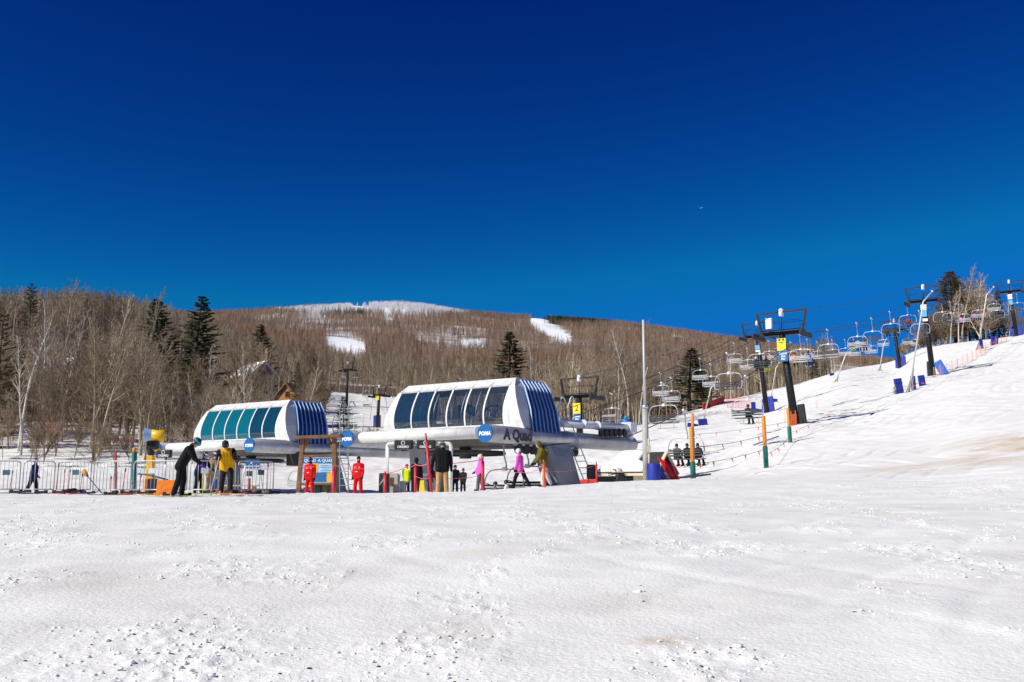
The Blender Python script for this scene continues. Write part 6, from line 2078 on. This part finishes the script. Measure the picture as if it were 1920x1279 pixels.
# hut with snow on its roof
b = on(1200, 50.5); e = empty('ticket_hut', b, -.60, 'small cream hut with snow on its dark roof, right of the big station', 'hut')
zr = at(1230, 850, 51).z - b.z; ze = at(1200, 884, 50).z - b.z
LX, WY = 1.35, 1.1
CREAM = mat('cream_board', (.66, .56, .38), .7, var=.1, bump=.1); SHING = mat('dark_shingle', (.03, .03, .032), .8, var=.3, vscale=12, bump=.4)
m = MB(); m.prism([(-LX + .2, -WY + .2, -.6), (LX - .1, -WY + .2, -.6), (LX - .1, WY - .2, -.6), (-LX + .2, WY - .2, -.6)], (0, 0, 0), (0, 0, ze + .55)); m.build('wall', CREAM, e)
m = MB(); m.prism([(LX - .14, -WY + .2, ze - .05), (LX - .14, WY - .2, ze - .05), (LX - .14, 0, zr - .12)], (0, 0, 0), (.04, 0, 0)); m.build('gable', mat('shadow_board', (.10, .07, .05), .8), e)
m = MB()
for s in (-1, 1):
    m.prism([(-LX - .55 * (s < 0), s * (WY + .15), ze - .10), (LX + .1, s * (WY + .15), ze - .10), (LX + .1, 0, zr), (-LX + .35, 0, zr)], (0, 0, -.06), (0, 0, .03))
m.build('roof', SHING, e)
m = MB()
for s in (-1, 1):
    m.beam((LX + .13, s * (WY + .15), ze - .12), (LX + .13, 0, zr + .0), .06, .17, (1, 0, 0))
m.beam((-LX - .5, -WY - .17, ze - .16), (LX + .1, -WY - .17, ze - .16), .05, .12); m.build('fascia', CREAM, e)
m = MB(); m.smooth = True
nx_, ny_ = 14, 8
vs = []; fs = []
rr = random.Random(4)
for j in range(ny_ + 1):
    for i in range(nx_ + 1):
        u_, v_ = i / nx_, j / ny_
        xa = (-LX - .5) + (-LX + .35 - (-LX - .5)) * v_
        xb = LX * (.62 if v_ < .5 else .25) + rr.uniform(-.05, .05) - .5 * (1 - v_) * 0
        x = xa + (xb - xa) * u_
        edge = min(u_, 1 - u_, v_ * 1.2, 1 - v_ * .9) 
        th = .05 + .16 * min(1, edge * 7)
        vs.append((x, -(WY + .12) * (1 - v_), ze - .06 + (zr - ze + .06) * v_ + th))
for j in range(ny_):
    for i in range(nx_): fs.append((j * (nx_ + 1) + i, j * (nx_ + 1) + i + 1, (j + 1) * (nx_ + 1) + i + 1, (j + 1) * (nx_ + 1) + i))
m.add(vs, fs, True)
o = m.build('roof_snow', mat('roof_snow', (.90, .895, .88), .6, bump=.1, bscale=4), e)
md = o.modifiers.new('thick', 'SOLIDIFY'); md.thickness = .12; md.offset = -1
m = MB(); m.box((-.15, -WY + .19, .35), (.5, .03, .42)); m.build('window', BLACK, e)
# red toboggan and blue banner against the pole pad
b = on(1256, 47); e = empty('red_toboggan', b, -.2, 'red rescue toboggan propped on end beside the hut', 'toboggan')
m = MB(); hS = at(1243, 862, 47).z - b.z
path = [Vector((.30, 0, -.1)), Vector((.12, 0, .3)), Vector((-.10, 0, .75)), Vector((-.30, 0, hS)), Vector((-.36, .0, hS + .03))]
vs = []; fs = []
ws = [.24, .34, .36, .27, .10]
for p, w_ in zip(path, ws):
    for (a, dz) in ((-1, .1), (-.7, 0), (0, -.03), (.7, 0), (1, .1)): vs.append(p + Vector((-a * w_ * .95, -.25 - .10 * dz * 5 + abs(a) * .02, a * w_ * .45)))
for i in range(4):
    for j in range(4): fs.append((5 * i + j, 5 * i + j + 1, 5 * i + 6 + j, 5 * i + 5 + j))
m.add(vs, fs, True); o = m.build('hull', mat('red_plastic', (.68, .012, .012), .3), e)
md = o.modifiers.new('thick', 'SOLIDIFY'); md.thickness = .05
m = MB(); m.tube([(.42, -.3, -.1), (.2, -.3, .35), (-.12, -.3, hS)], .022, 6); m.build('handle', BLACK, e)
b = on(1243, 46.4); e = empty('blue_banner', b, .1, 'crumpled blue banner leaning between the pole pad and the red toboggan', 'banner')
m = MB(); m.prism([(-.22, 0, -.1), (.26, 0, -.1), (.12, .05, .3), (-.2, .1, .72)], (0, 0, 0), (0, .03, 0)); m.build('cloth', mat('bright_blue_cloth', (.015, .06, .48), .6, var=.2, bump=.3), e)
m = MB(); m.prism([(-.18, -.012, .0), (-.06, -.012, .0), (-.06, -.012, .14), (-.18, -.012, .14)], (0, 0, 0), (0, .01, 0)); m.prism([(.05, -.012, .0), (.12, -.012, .05), (-.06, -.012, .4), (-.1, -.012, .38)], (0, 0, 0), (0, .01, 0)); m.build('print', mat('magenta_print', (.55, .1, .4), .6), e)
# snowmobile
b = on(1128, 43); e = empty('snowmobile', b, -.25, 'red and black snowmobile parked left of the hut', 'snowmobile')
m = MB(); m.box((-.45, 0, .12), (.55, .42, .2)); m.prism([(-.85, -.25, .0), (-.55, -.25, .0), (-.5, -.25, .22), (-.9, -.25, .2)], (0, 0, 0), (0, .5, 0)); m.build('rear_body', REDP, e, bevel=.04)
m = MB(); m.box((-.42, 0, .52), (.40, .4, .62)); m.build('backrest', CBLACK, e, bevel=.08)
m = MB(); m.box((.25, 0, .22), (1.0, .36, .24)); m.build('seat', CBLACK, e, bevel=.06)
m = MB(); m.prism([(.6, -.3, .05), (1.3, -.2, .02), (1.15, -.2, .3), (.72, -.26, .52)], (0, 0, 0), (0, .56, 0)); m.build('cowl', BLACK, e, bevel=.06)
m = MB(); m.tube([(.55, -.36, .62), (.62, 0, .58), (.55, .36, .62)], .022, 6); m.tube([(.62, 0, .3), (.62, 0, .58)], .02, 6); m.build('handlebar', BLACK, e)
m = MB(); m.box((-.1, 0, -.04), (1.3, .38, .16)); m.build('track', RUBBER, e, bevel=.05)
for s in (-.36, .36):
    m = MB(); m.box((.95, s, -.06), (.8, .1, .03)); m.tube([(.95, s, -.05), (.9, s * .6, .2)], .02, 6); m.build('runner', RUBBER, e)
# fan wheel frame of an old snow gun in front of the hut
b = on(1158, 46); e = empty('wheeled_frame', b, 0, 'white wheeled snow gun carriage with a clear dome before the hut', 'carriage')
zc = at(1158, 885, 46).z - b.z
m = MB(); m.ell((0, 0, zc + .0), (.26, .24, .22), 16, 8, None, -.1); m.build('dome', mat('milky_dome', (.72, .66, .55), .3), e)
m = MB()
for i in range(9):
    a = i * .7; m.tube([(0, 0, zc - .05), (.45 * math.cos(a), .3 * math.sin(a), zc - .12 + .05 * math.sin(i * 2.1))], [.035, .015], 5)
m.build('nozzles', DARK, e)
m = MB()
for (x0, x1) in ((-.1, -.55), (.1, .5), (0, .05)): m.tube([(x0 * .4, 0, zc - .1), (x1, -.1, -.2)], .035, 7)
m.build('leg', mat('white_pipe', (.7, .69, .67), .45), e)
# pipes lying on snow, right of the low chair
for (p0, p1, mm, lb) in (((1268, 893, 49.5), (1318, 889, 51), mat('dark_pipe', (.05, .09, .11), .5), 'dark slim pipe lying on the snow behind the front orange post'), ((1285, 884, 52), (1332, 881, 54), mat('dark_pipe', (.05, .09, .11), .5), 'upper dark slim pipe lying behind the front orange post'),
                         ((1412, 826, 74), (1460, 820, 76), mat('grey_blue_pipe', (.25, .33, .38), .5), 'grey blue pipe lying on the slope between the two right posts')):
    a, b = at(*p0), at(*p1); a.z = gz(a.x, a.y) + .12; b.z = gz(b.x, b.y) + .12
    o = MB(); o.tube([(0, 0, 0), tuple(b - a)], .05, 8); o.tube([(0, .1, -.02), tuple((b - a) * .8 + Vector((0, .1, -.02)))], .04, 8)
    k = o.build('pipe', mm); k.location = a; tag(k, lb, 'pipe', 'pipes lying on the slope')

# pads, hoses and lances on the slope
def slab(px, d, w_, h_, mm, label, tilt=0.0, name='crash_pad', extra=True, rz=.1):
    b = on(px, d); e = empty(name, b, rz, label, 'pad', 'blue pads standing on the slope')
    m = MB(); m.box((0, 0, h_ / 2 - .12), (w_, .26, h_), Matrix.Rotation(tilt, 3, 'Y')); m.build('pad', mm, e, bevel=.06)
    st = MB()
    for z in (.25, .7): st.box((0, -.137, h_ * z - .1), (w_ * .98, .012, .05), Matrix.Rotation(tilt, 3, 'Y'))
    st.build('strap', mat('navy_strap', (.006, .012, .12), .6), e)
    if extra:
        m = MB(); m.box((.02, -.14, h_ * .25), (w_ * .45, .012, .16)); m.build('mark', mat('red_mark', (.6, .10, .12), .6), e)
    return e
slab(1686, 107, .85, 1.75, NAVY, 'blue pad beside a green hydrant, lowest of the pads near the tall lance', -.14, extra=False)
slab(1713, 109, .50, 1.6, NAVY, 'narrow blue pad with a red mark at the foot of the tall lance', -.03)
slab(1729, 111, .75, 1.35, NAVY, 'rounded blue pad with a hook on top, right of the tall lance', -.12)
slab(1840, 158, .6, 1.7, NAVY, 'narrow blue pad at the foot of the skyline lance', -.1, extra=False)
slab(1865, 160, 1.2, 1.5, NAVY, 'wide blue pad right of the skyline lance', .15)
slab(1413, 139, .6, 1.6, NAVY, 'small blue pad behind the rider in the striped jacket', 0, extra=False)
slab(1424, 140, 1.2, .5, NAVY, 'low blue pad between the striped rider and the slim tower', .2, extra=False)
slab(1452, 160, 1.0, .6, NAVY, 'low dark blue pad behind the nearest tower', .1, extra=False)
slab(1299, 120, 1.3, .5, NAVY, 'low blue pad by the snow edge, left one of two', .15, extra=False)
slab(1318, 121, 1.1, .9, NAVY, 'low blue pad by the snow edge, right one of two', -.15, extra=False)
slab(1560, 185, .8, .6, NAVY, 'tiny dark pad on the slope near the snow edge', 0, extra=False)
b = on(1174, 127); e = empty('blue_barrel', b, 0, 'bright blue barrel standing at the snow edge behind the pale rope arm', 'barrel')
m = MB(); m.tube([(0, 0, -.2), (0, 0, .1), (0, 0, .8), (0, 0, 1.1)], [.50, .55, .55, .46], 16); m.build('drum', mat('bright_blue_barrel', (.01, .14, .55), .45), e)
m = MB(); m.tube([(0, 0, 1.1), (0, 0, 1.35), (0, 0, 1.55)], [.3, .25, .12], 12); m.build('cap', mat('teal_cap', (.02, .25, .3), .5), e)
b = on(1679, 107); e = empty('hydrant', b, 0, 'pale green snowmaking hydrant with a coiled hose beside a blue pad', 'hydrant')
m = MB(); m.tube([(0, 0, -.2), (0, 0, 1.05)], .09, 10); m.tube([(0, 0, .8), (-.2, -.1, .75), (-.28, -.15, .3), (-.15, -.2, .0)], .05, 8); m.build('pipe', mat('pale_green_pipe', (.30, .42, .28), .5), e)
m = MB(); m.tube([(.12, -.1, .3 + 0), (.0, -.2, .7), (-.2, -.1, .2)], .03, 6); m.build('hose', mat('yellow_hose', (.5, .5, .12), .6), e)
LG = 'snow gun lances on the slope'
def lance(pts, d, label, r=.055, tripod=True, dd=0):
    base = at(pts[0][0], pts[0][1], d)
    base.z = gz(base.x, base.y)
    P3 = [at(px, py, d + dd * i) - base for i, (px, py) in enumerate(pts)]
    P3[0] = Vector((0, 0, -.1))
    e = empty('snow_lance', base, 0, label, 'snow gun', LG)
    m = MB(); m.tube(P3, [r * 1.15] + [r] * (len(P3) - 2) + [r * .8] if len(P3) > 2 else [r, r * .8], 8); m.build('mast', mat('pale_lance', (.62, .60, .54), .45, .3), e)
    m = MB(); q = P3[0].lerp(P3[1], .32); m.tube([(.35, .1, -.1), tuple(q)], r * .8, 7); m.build('strut', mat('pale_lance', (.62, .60, .54), .45, .3), e)
    if tripod:
        m = MB()
        for (x, y) in ((-.4, -.2), (.45, -.2), (0, .4)): m.tube([(x, y, -.15), tuple(P3[0].lerp(P3[1], .16))], r * .6, 6)
        m.build('tripod', mat('olive_steel', (.3, .3, .2), .5, .3), e)
    m = MB(); t = P3[-1]; m.ell(t, (r * 1.8, r * 1.8, r * 1.8), 8, 6); m.build('nozzle', GALV, e)
    return e
lance([(1704, 722), (1731, 566), (1748, 546)], 108, 'tallest white snow gun lance, bent at the top, left of the tower with tilted pads', .075)
lance([(1834, 668), (1850, 553), (1863, 538)], 158, 'white bent snow gun lance on the skyline between the last two towers', .09)
lance([(1566, 717), (1586, 664), (1598, 655)], 160, 'short snow gun lance leaning right below the three riders', .085)
lance([(1648, 684), (1657, 645), (1664, 632)], 190, 'small snow gun lance left of the small distant tower', .09)
lance([(1316, 788), (1333, 728), (1342, 718)], 124, 'slim snow gun lance at the snow edge before the red netting', .06)
lance([(1443, 742), (1455, 690), (1461, 680)], 158, 'slim snow gun lance standing between the slim tower and the nearest tower', .075)
lance([(1196, 800), (1206, 722), (1214, 690)], 126, 'slim pole like lance just left of the light pole against the woods', .05, tripod=False)
# netting
NET = mat('red_net', (.72, .05, .05), .7)
def net(p0, p1, h, label, mm=NET, gap=.22, r=.018, group='netting on the slope', n=None):
    L = (p1 - p0); n = n or max(4, int(L.length / 1.2))
    pts = [p0 + L * (i / n) for i in range(n + 1)]
    for p in pts: p.z = gz(p.x, p.y)
    e = empty('safety_net', p0, 0, label, 'net', group)
    m = MB()
    rows_ = max(3, int(h / gap))
    for k in range(rows_ + 1): m.tube([p - p0 + Vector((0, 0, h * k / rows_)) for p in pts], r, 4)
    for i in range(n):
        q = max(2, int((pts[i + 1] - pts[i]).length / gap))
        for j in range(q):
            p = pts[i].lerp(pts[i + 1], j / q) - p0; m.tube([p, p + Vector((0, 0, h))], r, 4)
    m.build('mesh', mm, e)
    m = MB()
    for p in pts[::3]: m.tube([p - p0 + Vector((0, 0, -.2)), p - p0 + Vector((0, 0, h + .3))], .03, 6)
    m.build('stake', mm, e)
    return e
net(on(1318, 152), on(1358, 160), .85, 'dense red safety netting at the foot of the woods behind the dark hemlock', gap=.16, r=.05)
net(on(1364, 150), on(1412, 146), 1.7, 'thin red netting behind the rider in the striped jacket', gap=.3, r=.015)
net(on(1752, 119), on(1850, 150), 1.1, 'pale orange netting running up from the tower with tilted pads', mat('pale_orange_net', (.80, .35, .25), .7), gap=.45, r=.007)
net(on(1838, 150), on(1890, 165), 1.0, 'pale orange netting beside the wide blue pad', mat('pale_orange_net', (.80, .35, .25), .7), gap=.45, r=.007)
o = net(on(1484, 83.6), on(1495, 83.7), .95, 'bunched orange netting at the foot of the nearest tower', mat('orange_net', (.85, .16, .04), .7), gap=.13, r=.022)
for (px, d, top, lb) in ((1472, 90, 762, 'slim marker stick left of the nearest tower'), (1706, 100, 757, 'slim marker stick in front of the tall lance'), (1740, 108, 727, 'slim marker stick right of the hooked blue pad'), (1834, 128, 680, 'slim marker stick below the skyline lance'), (1532, 108, 735, 'slim marker stick alone on the slope'), (1869, 135, 665, 'slim marker stick below the wide blue pad')):
    stick(px, d, top, -1, mat('pinkish_stick', (.65, .42, .36), .6), 'marker_stick', lb, 'marker', 'marker sticks on the slope', r=.025)

# ------------------------------------------------------------------ houses in the woods
def house(px, d, w_, dp, he, hr, rz, wall, roofm, name, label, chimney=None, windows=()):
    b = on(px, d); e = empty(name, b, rz, label, 'house', 'houses in the woods')
    m = MB(); m.prism([(-w_ / 2, 0, -3), (w_ / 2, 0, -3), (w_ / 2, 0, he), (0, 0, hr), (-w_ / 2, 0, he)], (0, 0, 0), (0, dp, 0)); m.build('wall', wall, e)
    m = MB()
    for s in (-1, 1): m.prism([(s * (w_ / 2 + .5), -.5, he - .45), (0, -.5, hr + .12), (0, dp + .5, hr + .12), (s * (w_ / 2 + .5), dp + .5, he - .45)], (0, 0, 0), (0, 0, .28))
    rf = m.build('roof', roofm, e)
    if chimney:
        m = MB(); m.box((chimney[0], chimney[1], hr + chimney[2] / 2 - .8), (1.1, 1.1, chimney[2] + 1.6)); m.build('chimney', mat('brick_chimney', (.28, .17, .11), .8, var=.25, vscale=3), rf)
    for (x, z, ww, hh) in windows:
        m = MB(); m.box((x, -.03, z), (ww, .08, hh)); o = m.build('window', mat('dark_pane', (.03, .035, .04), .15), e)
        m = MB()
        for s in (-1, 1): m.box((x + s * (ww / 2 + .05), -.05, z), (.1, .1, hh + .2)); m.box((x, -.05, z + s * (hh / 2 + .05)), (ww, .1, .1))
        m.build('frame', mat('brown_trim', (.12, .06, .03), .7), o)
    return e
CEDAR = mat('orange_cedar', (.42, .18, .055), .8, var=.2, vscale=1.5, bump=.2)
zg = gz(ax(535, 190), 190)
house(535, 190, 5.6, 7, at(535, 752, 190).z - zg, at(535, 722, 190).z - zg, -.25, CEDAR, mat('brown_roof', (.26, .15, .08), .8, var=.2), 'wooden_house', 'orange brown gabled wooden house peeking over the back lift station', windows=((.25, at(535, 740, 190).z - zg, .7, .9), (-1.4, at(535, 756, 190).z - zg, .7, .9)))
zg = gz(ax(497, 205), 205)
house(492, 205, 5.2, 8, at(497, 705, 205).z - zg, at(497, 684, 205).z - zg, .75, mat('grey_brown_siding', (.26, .21, .17), .8, var=.2), mat('roof_snow', (.90, .895, .88), .6), 'snowy_house', 'house with a snow covered roof and brick chimney among the bare trees', chimney=(1.6, 1.2, 3.2))
zg = gz(ax(142, 130), 130)
house(142, 130, 5, 8, at(142, 690, 130).z - zg, at(142, 674, 130).z - zg, .9, mat('grey_brown_siding', (.26, .21, .17), .8), mat('roof_snow', (.90, .895, .88), .6), 'snowy_house', 'snow roofed house mostly hidden in the left woods')

# ------------------------------------------------------------------ aeroplane high in the sky
p = at(1315, 390, 9000)
e = empty('aeroplane', p, 2.0, 'tiny bright aeroplane with a short trail high in the sky', 'aeroplane')
AL = mat('bright_aluminium', (.9, .9, .92), .3, .2)
m = MB(); m.tube([(-18, 0, 0), (-14, 0, 0), (14, 0, 0), (19, 0, .6)], [.6, 2.2, 2.2, .5], 12); m.build('fuselage', AL, e)
m = MB(); m.prism([(-4, 0, 0), (3, 0, 0), (8, 18, 0), (5.5, 18, 0)], (0, 0, 0), (0, 0, .6)); m.prism([(-4, 0, 0), (3, 0, 0), (8, -18, 0), (5.5, -18, 0)], (0, 0, 0), (0, 0, .6)); m.build('wing', AL, e)
m = MB(); m.prism([(13, 0, 0), (18, 0, 0), (19, 0, 6), (17, 0, 6)], (0, -.3, 0), (0, .3, 0)); m.build('tail_fin', AL, e)

# ------------------------------------------------------------------ loose snow, crumbs of dirt
def crumbs(name, n, seed, smin, smax, m, label, dmin, dmax, masked, flat=.6):
    r = np.random.default_rng(seed)
    Y = dmin * (dmax / dmin) ** r.random(n * 6); X = r.uniform(-.62, .62, n * 6) * (Y + 1)
    if masked:
        k = rough_mask(X, Y) > r.random(len(X)) * .8 + .12
        X, Y = X[k][:n], Y[k][:n]
    else: X, Y = X[:n], Y[:n]
    Z = base_h(X, Y) + detail_h(X, Y)
    S = smin * (smax / smin) ** (r.random(len(X)) ** 1.6)
    ph = (1 + 5 ** .5) / 2
    iv = np.array([(-1, ph, 0), (1, ph, 0), (-1, -ph, 0), (1, -ph, 0), (0, -1, ph), (0, 1, ph), (0, -1, -ph), (0, 1, -ph), (ph, 0, -1), (ph, 0, 1), (-ph, 0, -1), (-ph, 0, 1)]) / 1.9
    fi = np.array([(0, 11, 5), (0, 5, 1), (0, 1, 7), (0, 7, 10), (0, 10, 11), (1, 5, 9), (5, 11, 4), (11, 10, 2), (10, 7, 6), (7, 1, 8), (3, 9, 4), (3, 4, 2), (3, 2, 6), (3, 6, 8), (3, 8, 9), (4, 9, 5), (2, 4, 11), (6, 2, 10), (8, 6, 7), (9, 8, 1)])
    N = len(X)
    V = iv[None] * (1 + r.uniform(-.35, .35, (N, 12, 1))) * S[:, None, None] * np.stack([r.uniform(.7, 1.6, N), r.uniform(.7, 1.3, N), np.full(N, flat)], -1)[:, None, :]
    a = r.uniform(0, 6.28, N); c, s = np.cos(a)[:, None], np.sin(a)[:, None]
    V = np.stack([V[..., 0] * c - V[..., 1] * s, V[..., 0] * s + V[..., 1] * c, V[..., 2]], -1)
    V = V + np.stack([X, Y, Z + S * .15], -1)[:, None, :]
    Fc = (fi[None] + (np.arange(N) * 12)[:, None, None]).reshape(-1, 3)
    me = bpy.data.meshes.new(name)
    me.vertices.add(N * 12); me.vertices.foreach_set('co', V.astype(np.float32).ravel())
    me.loops.add(Fc.size); me.loops.foreach_set('vertex_index', Fc.astype(np.int32).ravel())
    me.polygons.add(len(Fc)); me.polygons.foreach_set('loop_start', np.arange(0, Fc.size, 3, dtype=np.int32)); me.polygons.foreach_set('loop_total', np.full(len(Fc), 3, np.int32))
    me.update(calc_edges=True); me.materials.append(m)
    o = bpy.data.objects.new(name, me); C.objects.link(o)
    return tag(o, label, name.replace('_', ' '), kind='stuff')
CRSNOW = mat('loose_snow', (.90, .895, .87), .6)
crumbs('snow_crumbs', 6500, 21, .004, .026, CRSNOW, 'loose crumbs of snow lying in patches over the foreground', 6.5, 34, True)
crumbs('dirt_specks', 950, 22, .004, .016, mat('brown_speck', (.07, .055, .03), .9), 'brown specks of dirt and bark scattered on the foreground snow', 6.5, 34, True, .5)
